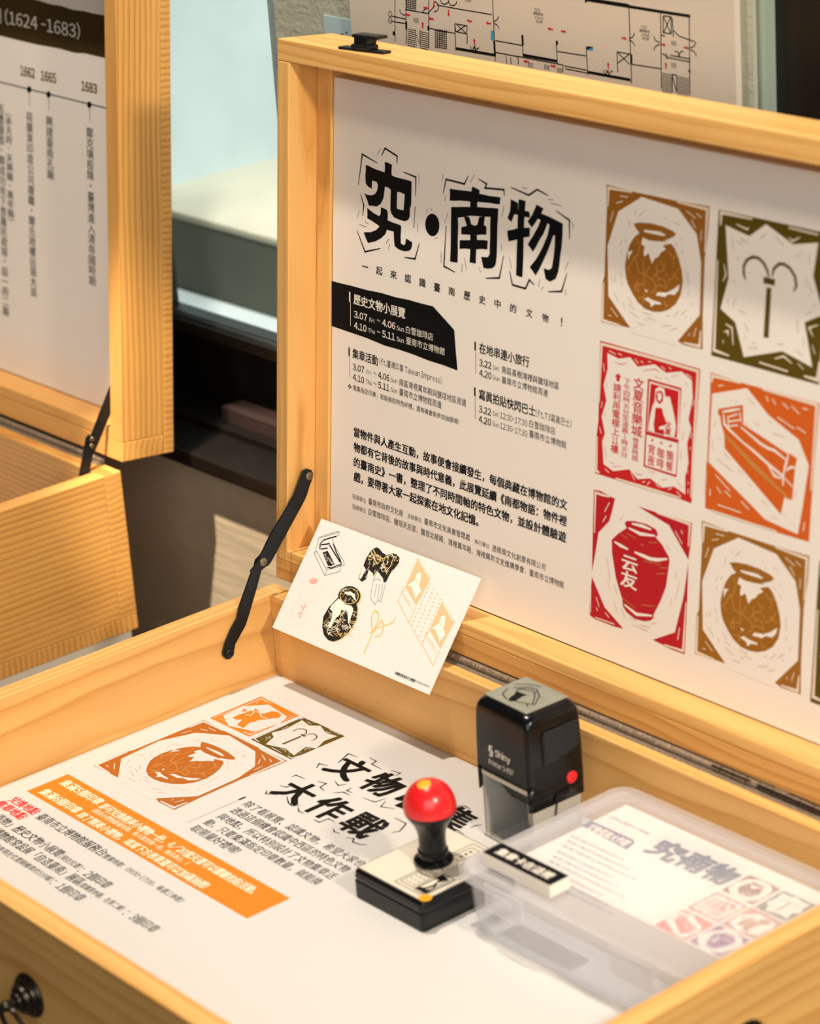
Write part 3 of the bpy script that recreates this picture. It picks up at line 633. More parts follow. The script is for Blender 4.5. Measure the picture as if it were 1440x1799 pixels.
['p','paper',1,[[6.97,81.6],[17.52,79.99],[27.71,83.01],[34.85,78.25],[49.87,82.91],[60.17,79.49],[73.25,83.15],[82.58,79.29],[84.12,68.58],[81.39,53.82],[84.24,48.28],[81.19,38.28],[83.27,25.69],[80.97,16.39],[81.75,4.66],[71.51,7.5],[61.58,4.13],[50.27,7.73],[39.28,4.43],[31.19,9.2],[16.57,4.43],[7.58,7.12],[5.42,22.08],[7.76,27.76],[4.08,38.46],[7.84,50.14],[4.68,59.62],[7.99,71.09]]],
['s','tint',3,1.88,1,[[1.37,47.45],[1.61,86.5],[50.47,86.75],[87.43,86.3],[86.98,32.17],[86.79,4.02]]],
['s','tint',3,1.88,1,[[0.86,24.26],[1.25,0.76],[4.38,0.54]]],
['s','tint',3,1.88,1,[[19.45,0.28],[47.27,0.63],[77.78,1.48]]],
['s','tint',3,1.25,1,[[8.61,83.51],[14.78,82.25]]],
['s','tint',3,1.25,1,[[16.89,83.31],[20.39,82.77]]],
['s','tint',3,1.25,1,[[32,82.96],[35.57,80.58]]],
['s','tint',3,1.25,1,[[37.16,82.46],[39.76,81.75]]],
['s','tint',3,1.25,1,[[43.9,83.54],[46.43,83.75]]],
['s','tint',3,1.25,1,[[55.76,82.89],[59.21,81.45]]],
['s','tint',3,1.25,1,[[62.41,83.66],[64.57,82.57]]],
['s','tint',3,1.25,1,[[77.42,82.49],[82.45,81.1]]],
['s','tint',3,1.25,1,[[3.88,74.03],[5.06,68.58]]],
['s','tint',3,1.25,1,[[4.4,48.75],[3.33,44.05]]],
['s','tint',3,1.25,1,[[2.71,31.1],[4.7,27.06]]],
['s','tint',3,1.25,1,[[9.07,4.25],[13.14,2.64]]],
['s','tint',3,1.25,1,[[33.03,7.4],[36.75,3.18]]],
['s','tint',3,1.25,1,[[43.65,3.58],[46.17,4.51]]],
['s','tint',3,1.25,1,[[50.4,5.53],[48,2.72]]],
['s','tint',3,1.25,1,[[55.55,5.2],[59.07,3.51]]],
['s','tint',3,1.25,1,[[66.66,4.11],[69.91,6.16]]],
['s','tint',3,1.25,1,[[74.21,4.69],[78.54,2.61]]],
['s','tint',3,1.25,1,[[84.09,13.39],[83.76,12.06]]],
['s','tint',3,1.25,1,[[84.37,9.07],[84.17,5.88]]],
['s','tint',3,1.25,1,[[84.08,63.04],[85.86,67.12]]],
['s','tint',3,1.25,1,[[84.24,42.08],[84.81,45.93]]],
['s','tint',3,1.25,1,[[84.61,36.59],[83.92,34.56]]],
['s','tint',3,1.25,1,[[82.25,22.33],[83.31,18.83]]],
['p','col',2,[[44.41,72.46],[74.11,72.58],[73.61,13.99],[44.04,14.18]]],
['p','paper',3,[[46.03,71.05],[73.05,71.12],[73.89,39.09],[45.67,37.97]]],
['p','paper',3,[[45.47,35.72],[73.4,36.48],[72.83,15.56],[45.51,15.35]]],
['p','col',4,[[47.28,69.95],[72.03,70.16],[72.35,39.67],[45.99,38.36]]],
['p','paper',5,[[51.69,67.16],[54.93,69.4],[59.16,69.07],[60.73,64.13],[64.45,64.94],[67.4,58.14],[69.93,51.26],[71.07,46.54],[70.23,40.12],[61.12,38.04],[60.83,42.66],[56.25,41.63],[56.55,43.57],[61.49,45.62],[60.42,49.13],[58.29,56.14],[52.44,55.16],[52.01,48.5],[51.44,43.99],[52.6,38.92],[46.65,38.82],[47.81,47.57],[49.83,56.15],[51.35,58.98]]],
['p','col',6,[[52.79,65.84],[56.74,67.31],[58.99,65],[58.44,60.53],[56.06,58.14],[53.44,59.44],[52,62.24]]],
['p','paper',7,[[53.68,65.1],[56.43,65.69],[57.66,63.47],[56.36,60.08],[54.2,60.85]]],
['p','col',6,[[52.5,54.24],[57.5,55.34],[61.21,49.93],[63.11,46.61],[56.53,43.88],[56.31,40.7],[53.38,40.03]]],['v','col',6,'文夏',[64.32,48.52,8.89,4.97],1],
['s','col',4,0.9,0,[[45.57,36.88],[73.32,37.59]]],['v','col',2,'文夏音樂城',[36.54,70.93,38.84,8.48],0.8],['v','col',2,'營業時間',[36.06,31.51,15.83,4.94],0.6],['v','col',2,'下午四時30分至凌晨1時30分',[26.07,68.91,53.26,5.31],0.6],['v','col',2,'請利用電梯上11樓',[17.32,63.29,46.69,6.22],0.8],
['p','col',2,[[17.64,70.27],[20.79,68.41],[19.26,67.78],[19.24,65.12],[16.19,65.11],[16.32,67.47],[14.74,67.77]]],['v','col',4,'宵夜',[50.6,30.27,14.34,5.55],0.8],['v','col',4,'咖啡',[58.86,29.98,13.98,5.51],0.8],['v','col',4,'簡餐',[67.01,29.96,13.63,5.47],0.8],
['p','col',4,[[51.75,33.5],[51.52,32.74],[50.89,32.3],[50.22,32.44],[49.9,33.08],[50.13,33.84],[50.76,34.28],[51.43,34.14]]],
['p','col',4,[[59.81,33.47],[59.59,32.71],[58.95,32.27],[58.29,32.41],[57.97,33.05],[58.2,33.81],[58.83,34.25],[59.5,34.11]]],
['p','col',4,[[67.91,33.34],[67.68,32.58],[67.06,32.14],[66.4,32.28],[66.08,32.92],[66.31,33.68],[66.93,34.11],[67.59,33.97]]],
['s','col',2,0.5,1,[[14.21,77.11],[19.45,76.62],[25.37,78.78]]],
['s','col',2,0.5,1,[[39.22,76.66],[50.89,80.03],[54.33,78.89]]],
['s','col',2,0.5,1,[[50.34,75.26],[56.28,74.65]]],
['s','col',2,0.5,1,[[64.45,77.92],[70.96,80.21]]],
['s','col',2,0.5,1,[[59.52,76.57],[63.82,74.7]]],
['s','col',2,0.5,1,[[7.65,61.53],[6.96,58.21]]],
['s','col',2,0.5,1,[[7.39,42.39],[6.7,39.04]]],
['s','col',2,0.5,1,[[8.22,19.52],[10.03,10.93]]],
['s','col',2,0.5,1,[[13.62,9.84],[17.59,9.82]]],
['s','col',2,0.5,1,[[16.41,7.28],[24.17,9.77]]],
['s','col',2,0.5,1,[[36.42,8.85],[39.09,7.58],[43.36,8.29]]],
['s','col',2,0.5,1,[[49.15,11.9],[54.25,12.49]]],
['s','col',2,0.5,1,[[60.43,8.91],[65.4,10.75]]],
['s','col',2,0.5,1,[[76.93,77.48],[79.61,74.37]]],
['s','col',2,0.5,1,[[77.24,60.31],[77.81,64.14]]],
['s','col',2,0.5,1,[[76.97,39.17],[77.39,45.48]]],
['s','col',2,0.5,1,[[76.14,26.5],[76.56,32.85]]],
['s','col',2,0.5,1,[[74.63,11.1],[79.86,7.97]]]],'E4':[['p','col',0,[[0.81,87.24],[30.7,86.15],[89.99,86.94],[88.8,48],[88.7,-0.27],[64.06,-0.84],[2.09,-0.47],[1.06,27.16],[1.7,30.61],[1.36,73.09]]],
['p','paper',1,[[3.02,74.1],[31.71,83.81],[50.21,70.92],[75.6,61.08],[84.84,47.06],[82.1,20.87],[79.52,2.18],[52.33,4.96],[41.36,10.69],[2.88,29.9]]],
['p','col',2,[[8.79,65.62],[29.16,72.68],[30.12,61.94],[75.33,49.26],[74.18,43.26],[73.38,22.56],[67.18,22.82],[64.93,11.4],[16.06,41.85],[15,50.74],[12.01,56.58],[10.8,61.51],[9.06,61.78]]],
['s','crack',3,3.25,1,[[15.89,50.29],[41.11,36.67],[70.91,22.59]]],
['s','paper',3,1.88,1,[[12.31,64.45],[19.4,66.98],[27.27,69.69]]],
['s','paper',3,1.88,1,[[13.5,63.41],[14.8,57.21],[19.45,54.36],[33.53,47.85]]],
['s','paper',3,1.88,1,[[28.27,50.21],[40.44,45.58],[52.55,40.36],[65.37,35.38],[65.41,29.6]]],
['s','paper',3,1.88,1,[[28.52,58.35],[45,51.8],[50.96,50.28],[56.79,50.03],[67.4,46.12]]],
['s','paper',3,1.88,1,[[29.58,61.18],[51.37,55.83],[68.69,50.57]]],
['s','paper',3,1.88,1,[[68.31,50.17],[66.44,42.69],[64.96,35.28]]],
['s','paper',3,1.88,1,[[67.5,39.74],[70.54,42.71],[74.18,43.26]]],
['s','paper',3,1.88,1,[[67.09,34.51],[73.13,30.84]]],
['s','paper',3,1.88,1,[[17.59,62.38],[25.42,66.05]]],
['s','paper',3,1.88,1,[[18.22,59.6],[27.35,62.74]]],
['s','paper',3,1.88,1,[[18.43,56.72],[25.93,59.06]]],
['s','paper',3,1.88,1,[[17.15,62.6],[18.73,54.84]]],
['s','paper',3,1.88,1,[[26.99,67.69],[28.29,61.53]]],
['s','paper',3,1.88,1,[[52.63,39.41],[58.01,34.25],[63.85,33.73]]],
['s','tint',3,2.12,1,[[2.11,81.04],[2.65,85.55],[26.5,85.9]]],
['s','tint',3,2.12,1,[[44.09,85.82],[88.11,85.59],[87.7,31.85]]],
['s','tint',3,2.12,1,[[1.29,23.91],[1.24,7.98]]],
['s','tint',3,2.12,1,[[6.91,-0.59],[62.35,-0.3]]],
['s','tint',3,1.62,1,[[7.78,79.98],[11.95,81.52]]],
['s','tint',3,1.62,1,[[47.67,82.46],[49.59,79.06]]],
['s','tint',3,1.62,1,[[52.69,81.64],[55.82,78.52]]],
['s','tint',3,1.62,1,[[60.98,80.91],[66.09,78.24]]],
['s','tint',3,1.62,1,[[68.35,80.63],[74.73,76.99]]],
['s','tint',3,1.62,1,[[77.24,81.01],[81.64,81.35]]],
['s','tint',3,1.62,1,[[57.62,71.29],[71.89,66.88]]],
['s','tint',3,1.62,1,[[73.38,68.48],[80.85,66.39]]],
['s','tint',3,1.62,1,[[9.6,23.26],[22.22,15.79]]],
['s','tint',3,1.62,1,[[11,15.68],[15.13,12.4]]],
['s','tint',3,1.62,1,[[17.99,14.75],[23.35,12.12]]],
['s','tint',3,1.62,1,[[5.53,13.02],[5.85,8.45]]],
['s','tint',3,1.62,1,[[12.66,4.5],[32.49,4.2]]],
['s','tint',3,1.62,1,[[31.95,11.62],[39.04,7.81]]],
['s','tint',3,1.62,1,[[84.51,11.21],[83.77,5.22]]],
['s','col',2,0.6,1,[[18.92,73.66],[20.22,73.3]]],
['s','col',2,0.6,1,[[22.36,73.12],[24.87,73.54]]],
['s','col',2,0.6,1,[[32.98,78],[39.13,74.22]]],
['s','col',2,0.6,1,[[7.21,57.46],[6.63,53.41]]],
['s','col',2,0.6,1,[[5.46,45.29],[6.38,38.29]]],
['s','col',2,0.6,1,[[10.9,47.85],[11.93,45.47]]],
['s','col',2,0.6,1,[[9.73,33.82],[23.87,28.66]]],
['s','col',2,0.6,1,[[27.93,31.59],[32.39,28.74]]],
['s','col',2,0.6,1,[[36.94,24.62],[40.45,22.87]]],
['s','col',2,0.6,1,[[14.51,39.53],[21.68,35.33]]],
['s','col',2,0.6,1,[[39.11,63.32],[44.14,63.16]]],
['s','col',2,0.6,1,[[54.34,60.35],[64.25,60.06]]],
['s','col',2,0.6,1,[[50.5,67.15],[53.04,66.44]]],
['s','col',2,0.6,1,[[48.52,16.39],[54.57,13.99]]],
['s','col',2,0.6,1,[[66.39,11.77],[68.88,11.75]]],
['s','col',2,0.6,1,[[74.93,8.12],[76.7,6.63]]],
['s','col',2,0.6,1,[[76.49,29.74],[75.29,24.31]]],
['s','col',2,0.6,1,[[56.7,8.02],[62.58,7.56]]],
['s','col',2,0.6,1,[[76.28,52.67],[77.18,51.61]]]],'E5':[['p','col',0,[[-0.12,88.63],[6.77,89.31],[15.12,87.68],[19.7,87.47],[17.86,79.65],[15.33,70.94],[5.76,60.58],[3.57,46.2],[1.08,31.85],[0.49,54.93]]],
['p','col',0,[[40.93,87.43],[57.37,87.59],[89.12,88.43],[88.54,71.3],[87.6,63.5],[69.15,82.02],[55.79,84.55]]],
['p','col',0,[[1.26,28.46],[14.34,10.79],[32.43,0.98],[23.74,0.05],[6.06,0.16],[0.83,1.44],[0.15,5.4],[0.7,21.43]]],
['p','col',0,[[87.7,61.88],[88.45,33.67],[88.53,-0.38],[77.09,-0.4],[59.62,1.23],[78.94,11.92],[85.11,38.04]]],
['s','tint',3,1.75,1,[[2.11,59.43],[1.54,87.15],[8.73,87.11],[14.68,87.43]]],
['s','tint',3,1.75,1,[[57.82,87.37],[87.48,87.23],[87.18,72.25]]],
['s','tint',3,1.75,1,[[0.73,20.76],[1.18,3.62]]],
['s','tint',3,1.75,1,[[5.99,1.38],[24.11,1.74]]],
['s','tint',3,1.75,1,[[87.51,34.73],[87.08,1.54],[69.91,0.86]]],
['s','tint',3,1.38,1,[[14.89,83.6],[10.72,76.17]]],
['s','tint',3,1.38,1,[[12.41,73.9],[9.29,68.72]]],
['s','tint',3,1.38,1,[[74.99,79.57],[81.52,72.73]]],
['s','tint',3,1.38,1,[[80.08,81.54],[81.55,78.97]]],
['s','tint',3,1.38,1,[[6.15,15.72],[9.28,9.7]]],
['s','tint',3,1.38,1,[[6.54,8.59],[8.05,6.6]]],
['s','tint',3,1.38,1,[[14.99,7.53],[18.85,4.84]]],
['s','tint',3,1.38,1,[[83.04,16.46],[81.85,7.73]]],
['p','col',1,[[29.6,73.24],[31.3,75.14],[38.42,76.82],[49.12,77.56],[58.08,76.21],[59.87,73.03],[57.97,70.88],[63.93,67.47],[70.5,60.92],[71.3,58.15],[69.18,40.29],[65.37,30.54],[59.43,18.77],[59.33,16.05],[56.62,13.58],[51.34,11.6],[42.34,10.86],[34.92,13.18],[31.27,16.24],[30.37,20.76],[23.66,33.88],[19.06,50.29],[18.39,58.91],[23.75,64.35],[31.58,70.39]]],
['s','paper',3,2.38,1,[[36.3,74.61],[45.68,75.35],[53.72,75.09]]],
['s','paper',3,2.38,1,[[33.36,70.85],[44.23,69.65],[57.47,71.75]]],
['s','paper',3,2.38,1,[[20.9,58.22],[26.9,57.09],[33.76,56.33]]],
['s','paper',3,2.38,1,[[39.65,56.08],[46.87,55.64],[54.05,55.21],[61.09,56.42],[69.29,59.27]]],
['s','paper',3,2.38,1,[[32.36,17.91],[43.95,14.38],[58.17,17.4]]],
['s','crack',3,0.88,1,[[31.79,66.76],[40.43,65.66]]],
['s','crack',3,0.88,1,[[26,64.93],[32.9,63.36]]],
['s','crack',3,0.88,1,[[44.65,62.75],[47.78,62.9]]],
['s','crack',3,0.88,1,[[52.05,66.02],[59.5,67.63]]],
['s','crack',3,0.88,1,[[47.98,52.25],[63.9,53.85]]],
['s','crack',3,0.88,1,[[63.17,51.45],[69.23,53.29]]],
['s','crack',3,0.88,1,[[59.91,46.77],[67.75,48.9]]],
['s','crack',3,0.88,1,[[30.76,21.89],[42.82,18.13]]],
['s','crack',3,0.88,1,[[48.01,21.97],[59.54,24.2]]],['v','paper',3,'云友',[35.74,52.72,23.02,13.4],1.2],
['s','col',1,0.5,1,[[27.55,77.4],[25.48,73.86]]],
['s','col',1,0.5,1,[[14.75,45.08],[18.34,30.39]]],
['s','col',1,0.5,1,[[15.57,30.31],[19.13,24.46]]],
['s','col',1,0.5,1,[[23.02,28.94],[25.21,22.73]]],
['s','col',1,0.5,1,[[22.8,16.59],[26.89,9.53]]],
['s','col',1,0.5,1,[[29.37,14.34],[34.26,8.89]]],
['s','col',1,0.5,1,[[37.85,9.92],[43.34,9.44]]],
['s','col',1,0.5,1,[[40.81,5.99],[54.4,5.83]]],
['s','col',1,0.5,1,[[47.06,7.79],[56.9,8.92]]],
['s','col',1,0.5,1,[[57.64,11.51],[62.43,13.56]]],
['s','col',1,0.5,1,[[77.62,52.56],[77.05,47.77]]],
['s','col',1,0.5,1,[[81.47,46.99],[77.96,33.72]]],
['s','col',1,0.5,1,[[74.88,33.86],[73.88,28.9]]],
['s','col',1,0.5,1,[[67.39,68.37],[71.09,65.38]]]],'F':[['t','ink2',0,'文',[149.7,-63.5,27.6,27.6],1.7],
['t','ink2',0,'物',[185.5,-62.5,27.6,27.6],1.7],
['t','ink2',0,'收',[221.2,-62.5,27.6,27.6],1.7],
['t','ink2',0,'集',[257.7,-61.5,27.6,27.6],1.7],
['t','ink2',0,'大',[150.2,-109.5,27.6,27.6],1.7],
['t','ink2',0,'作',[185.4,-109,27.6,27.6],1.7],
['t','ink2',0,'戰',[220.7,-109,27.6,27.6],1.7],
['s','ink2',0,1.05,1,[[150.76,-63.57],[150.09,-60.79],[145.09,-49.26],[153.89,-48.18]]],
['s','ink2',0,1.05,1,[[160.79,-43.33],[169.22,-43.54],[169.55,-48.32],[180.94,-48.79]]],
['s','ink2',0,1.05,1,[[149.34,-70.59],[141.78,-72.69],[145.66,-78.29]]],
['s','ink2',0,1.05,1,[[170.97,-82.08],[177.48,-84.41],[180.22,-79.3]]],
['s','ink2',0,1.05,1,[[187.21,-45.8],[195.23,-43.56],[195.89,-48.61]]],
['s','ink2',0,1.05,1,[[187.16,-80.55],[187.45,-85.18],[193.25,-84.79]]],
['s','ink2',0,1.05,1,[[204.36,-84.41],[214.87,-82.88],[216.26,-74.55]]],
['s','ink2',0,1.05,1,[[219.39,-77.16],[222.93,-84.48],[232.19,-79.86]]],
['s','ink2',0,1.05,1,[[143.29,-98.85],[143.51,-94.65],[152.59,-93.76]]],
['s','ink2',0,1.05,1,[[146.52,-122.32],[149.74,-125.93],[156.93,-121.02]]],
['s','ink2',0,1.05,1,[[161.96,-90.24],[169.02,-88.13],[170.01,-94.46],[176.36,-95.9]]],
['s','ink2',0,1.05,1,[[163.54,-118.27],[172.04,-123.45],[176.95,-124.44],[180.95,-120.15]]],
['s','ink2',0,1.05,1,[[147.09,-111.96],[152.9,-109.98],[153.56,-105.43]]],
['s','ink2',0,1.05,1,[[182.04,-123],[186.69,-126.08],[192.25,-125.77]]],
['s','ink2',0,1.05,1,[[183.51,-93.64],[187.65,-88.26],[194.26,-88.09]]],
['s','ink2',0,1.05,1,[[203.48,-126.55],[209.33,-126.53],[209.87,-119.14],[216.83,-119.05]]],
['s','ink2',0,1.05,1,[[223.24,-125.63],[226.89,-127.86],[231.74,-127.11]]],
['s','ink2',0,1.05,1,[[239.2,-127.93],[244.16,-124.92],[246.86,-128.53],[253.13,-127.32],[257.05,-124.63]]],
['s','ink2',0,1.05,1,[[242.07,-88.17],[253.88,-88.3],[258.67,-97.82],[256.35,-103.03]]],
['s','ink2',0,1.05,1,[[259.66,-49.12],[264.74,-45.44],[270.39,-45.99]]],
['s','ink2',0,1.05,1,[[289.8,-63.18],[290.07,-58.3],[292.58,-55.39]]],
['s','ink2',0,1.05,1,[[278.37,-72.09],[284.61,-71],[293.37,-72.16]]],
['s','ink2',0,1.8,0,[[143.01,-144.01],[143.15,-137.96]]],
['s','ink2',0,0.35,0,[[143.28,-144.76],[143.44,-186.9]]],
['t','ink2',0,'除了看展覽、認識文物，希望大家也',[150.44,-143.32,125.71,8.6],0.4],
['t','ink2',0,'透過這個機會認識中西區的特色文物',[151.3,-154.36,123.07,8.6],0.4],
['t','ink2',0,'與地點，所以特別設計了文物集章活',[151.25,-166.08,123.41,8.6],0.4],
['t','ink2',0,'動，只要集滿指定印章數量，就能換',[151.38,-177.1,122.55,8.6],0.4],
['t','ink2',0,'取限量好禮唷!',[151.21,-188.13,50.13,8.6],0.4],
['p','orange',0,[[21.8,-236.7],[274.9,-236.7],[274.9,-202.4],[21.8,-202.4]]],
['t','white2',2,'集滿5個印章',[29.18,-211.16,46.55,8.8],1.2],
['t','white2',2,'即可兌換精美小禮物一份，4/20當天還可以體驗拍貼活動。',[79.04,-212.67,173.01,8.4],1],
['t','white2',2,'(精美小禮物數量有限，每人限兌換一份，換完為止。)',[80.23,-220.41,109.08,5.6],0.5],
['t','white2',2,'集滿6個印章',[29.58,-228.56,45.39,8.8],1.2],
['t','white2',2,'除了精美小禮物，填寫下方表單還可以加碼抽獎!',[78.58,-230.24,145.14,8.4],1],
['t','red2',0,'兌換地點',[23.56,-249.51,31.36,8.6],1.2],
['t','red2',0,'集章地點',[21.33,-259.32,32.95,8.6],1.2],
['t','ink2',0,'臺南市立博物館服務台',[59.22,-250.26,78.58,9],0.5],
['t','ink2',0,'(營業時間：09:00-17:00，每週三休館)',[137.8,-251.77,89.2,6],0.25],
['t','ink2',0,'「究·南物」歷史文物小展覽',[18.67,-271.03,98.74,9],0.5],
['t','ink2',0,'(現在位置)',[118.29,-272.11,23.46,6],0.25],
['t','ink2',0,'：2個印章',[143.65,-273.1,32.81,9],0.5],
['t','ink2',0,'博物館常設展「自造臺南」展區',[54.58,-282.92,104.6,9],0.5],
['t','ink2',0,'(需購票參觀，在第二樓)',[159.13,-284.12,48.32,6],0.25],
['t','ink2',0,'：3個印章',[211.7,-284.33,32.97,9],0.5],
['t','ink2',0,'(從臺南現在位置騎機車約5分鐘)',[64.91,-294.49,76.83,6],0.25],
['t','ink2',0,'：1個印章',[143.57,-294.54,33.86,9],0.5]],'Fi':[['p','col',0,[[24.78,-81.05],[24.37,-33.97],[71.05,-34.93],[70.84,-80.37]]],
['p','paper',1,[[29,-72.4],[27.34,-53.37],[39.34,-38.57],[65.62,-41.8],[71.22,-52.95],[67.16,-72.57],[45.66,-79.79]]],
['p','col',2,[[37.37,-70.23],[36.5,-63.67],[37.63,-58.59],[37.74,-53.58],[42.05,-52.61],[49.15,-50.37],[50.06,-44.25],[53.63,-41.89],[60.12,-42.64],[62.75,-46.38],[58.54,-54.18],[54.68,-58.84],[54.57,-62.98],[53.21,-67.01],[56.73,-74.71],[49.03,-74.78],[44.74,-66.5],[42.4,-69.8]]],
['p','col',2,[[30.88,-54.34],[36.67,-56.17],[34.32,-59.49]]],
['p','col',2,[[37.08,-48.82],[44.11,-50.77],[39.78,-52.58]]],
['s','paper',3,0.9,0,[[45.86,-51.26],[51.3,-54.56],[59.05,-53.73]]],
['s','paper',3,0.9,0,[[40.11,-60.47],[44.42,-58.66],[41.54,-53.06]]],
['s','tint',3,1.1,1,[[27.09,-79.39],[27.66,-36.49],[36.09,-36.07]]],
['s','tint',3,1.1,1,[[69,-36.75],[68.95,-78.11],[61.57,-78.36]]],
['s','tint',3,0.8,1,[[31.74,-37.03],[39.64,-36.23]]],
['s','tint',3,0.8,1,[[29.88,-40.76],[31.35,-43.6]]],
['s','tint',3,0.8,1,[[63.7,-39.45],[67.69,-39.14]]],
['s','tint',3,0.8,1,[[30.67,-77.01],[39.73,-77.04]]],
['s','tint',3,0.8,1,[[65.32,-76.2],[64.94,-72.56]]]],'Ca':[['s','ink',0,0.35,0,[[5.94,74.1],[21.74,83.29],[23.86,83.16],[24.8,80.97],[23.05,79.8]]],
['s','ink',0,0.35,0,[[5.94,74.1],[7.63,69.28],[8.54,61.81],[28.93,49.68],[30.87,50.58],[41.63,56.39],[40.73,59.26]]],
['s','ink',0,0.35,0,[[28.93,49.68],[28.52,54.09],[43.57,61.79],[40.78,64.48],[23.16,73.54],[20.37,76.97]]],
['s','ink',0,0.35,0,[[28.52,54.09],[9.51,64.18]]],
['s','ink',0,0.35,0,[[8.54,61.81],[10.58,64.13]]],
['s','ink',0,0.35,0,[[23.86,83.16],[7.21,73.74]]],
['s','ink',0,1.1,0,[[11.24,73.08],[16.73,76.33],[23.25,79.5]]],
['s','ink',0,1.1,0,[[12.18,66.32],[10.23,70],[11.44,72.78]]],
['s','ink',0,1.1,0,[[11.49,69.64],[16.05,71.24],[19.53,72.89]]],
['s','ink',0,1.1,0,[[13.04,66.56],[19.55,69.05]]],
['s','ink',0,1,0,[[23.16,73.54],[30.08,68.46],[36.61,64.7],[39.83,62.13]]],
['s','ink',0,1,0,[[19.69,71.89],[28.77,67.4],[37.78,62.94]]],
['s','ink',0,1,0,[[27.77,55.97],[32,56.46],[36.13,59.36],[40.64,61.66]]],
['p','hatch',0,[[16.36,64.67],[20.73,67.28],[33.65,60.06],[30.8,57.52],[27.41,57.27]]],
['p','hatch',0,[[64.15,80.28],[66.72,82.36],[69.78,82.17],[74.99,80.18],[80.25,79.58],[84.24,82.39],[88.9,82.66],[93.25,81.14],[94.67,77.45],[92.79,72.16],[90.94,67.56],[90.85,61.75],[88.77,60.47],[85.9,63.4],[80.74,65.36],[77.14,66.39],[76.1,61.99],[68.93,65.46],[70.62,58.38],[67.8,55.18],[62.76,56.84],[62.04,66.96],[61.56,73.71],[63.06,78.94]]],
['p','cpaper',2,[[62.23,66.67],[66.03,64.64],[65.64,56.97],[63.42,57.03]]],
['p','cpaper',2,[[68.33,65.63],[74.55,63.61],[77.23,60.26],[72.83,61.75]]],
['s','gold',3,0.7,0,[[64.34,79.99],[70.33,76.83],[77.63,76.11],[82.27,79.45],[84.43,82.1]]],
['s','gold',3,0.7,0,[[63.44,78.36],[70.19,74.04],[74.94,71.25],[76.36,75.07]]],
['s','gold',3,0.7,0,[[61.56,73.71],[65.35,75.45]]],
['s','gold',3,0.7,0,[[77.63,76.11],[82.66,71.36],[88.49,66.87]]],
['s','gold',3,0.7,0,[[82.27,79.45],[84.38,73.21]]],
['s','gold',3,0.7,0,[[87.56,80.24],[88.4,72.97],[85.73,68.13]]],
['s','gold',3,0.7,0,[[69.43,75.21],[71.94,68.36]]],
['s','gold',3,0.7,0,[[89.64,81.5],[89.43,77.35]]],
['s','ink',0,0.3,0,[[77.51,65.81],[77.98,59.11],[82.62,46.78],[90.11,43.51],[90.33,47.65],[94.7,46.88],[90.59,60.65]]],
['s','ink',0,0.3,0,[[77.98,59.11],[80.52,61.2],[85.38,61.21]]],
['s','ink',0,0.3,0,[[82.78,57.74],[86.31,47.85]]],
['s','ink',0,0.3,0,[[85.24,58.44],[90.33,47.65]]],
['s','ink',0,0.3,0,[[88.51,59.38],[92.77,48.36]]],
['p','gold',0,[[73.82,45.26],[74.63,43.37],[74.65,41.4],[73.88,39.48],[72.38,37.73],[70.23,36.29],[67.6,35.24],[64.65,34.66],[61.58,34.59],[58.61,35.03],[55.93,35.96],[53.73,37.32],[52.17,39],[51.35,40.91],[51.33,42.9],[52.11,44.84],[53.63,46.59],[55.8,48.04],[58.46,49.08],[61.42,49.65],[64.49,49.7],[67.45,49.24],[70.11,48.3],[72.28,46.94]]],
['p','hatch',1,[[72.45,45.55],[73.22,43.73],[73.21,41.83],[72.43,39.98],[70.92,38.29],[68.8,36.89],[66.2,35.86],[63.3,35.28],[60.29,35.19],[57.37,35.6],[54.76,36.48],[52.62,37.77],[51.11,39.39],[50.34,41.22],[50.34,43.13],[51.14,45.01],[52.66,46.7],[54.81,48.11],[57.43,49.13],[60.35,49.7],[63.36,49.77],[66.26,49.34],[68.85,48.45],[70.96,47.16]]],
['p','gold',2,[[70.8,45.07],[71.37,43.79],[71.47,42.45],[71.09,41.1],[70.24,39.83],[68.97,38.68],[67.35,37.73],[65.44,37.01],[63.35,36.56],[61.18,36.42],[59.04,36.57],[57.04,37.02],[55.27,37.75],[53.83,38.72],[52.79,39.87],[52.21,41.16],[52.11,42.52],[52.5,43.87],[53.35,45.16],[54.63,46.3],[56.28,47.26],[58.2,47.97],[60.29,48.41],[62.47,48.55],[64.6,48.38],[66.6,47.92],[68.35,47.19],[69.77,46.23]]],
['p','hatch',3,[[70.06,45],[70.64,43.6],[70.61,42.14],[69.99,40.71],[68.8,39.41],[67.13,38.32],[65.1,37.53],[62.83,37.07],[60.49,36.99],[58.22,37.3],[56.2,37.97],[54.55,38.95],[53.39,40.18],[52.8,41.58],[52.82,43.05],[53.45,44.49],[54.65,45.8],[56.34,46.89],[58.39,47.68],[60.66,48.13],[63.01,48.2],[65.26,47.88],[67.28,47.21],[68.91,46.23]]],
['p','cpaper',4,[[55.51,43.76],[60.98,46.02],[66.66,44.91],[70.94,40.66],[67.73,41.79],[63.72,43.37],[57.11,42.84]]],
['p','gold',0,[[51.75,38.88],[47.77,29.79],[46.12,21.72],[49.48,14.44],[54.19,9.65],[60.66,7.47],[66.6,7.55],[72.28,10.97],[76.99,15.8],[79.74,22.08],[79.72,29.57],[76.03,36.67],[72.18,41.02]]],
['p','hatch',1,[[51.75,38.88],[46.93,29.55],[45.7,21.59],[49.23,14.36],[54.19,9.65],[60.66,7.47],[66.33,7.95],[71.26,11.01],[75.79,16.12],[78.13,22.28],[78.48,29.2],[75.04,36.38],[71.7,39.51]]],
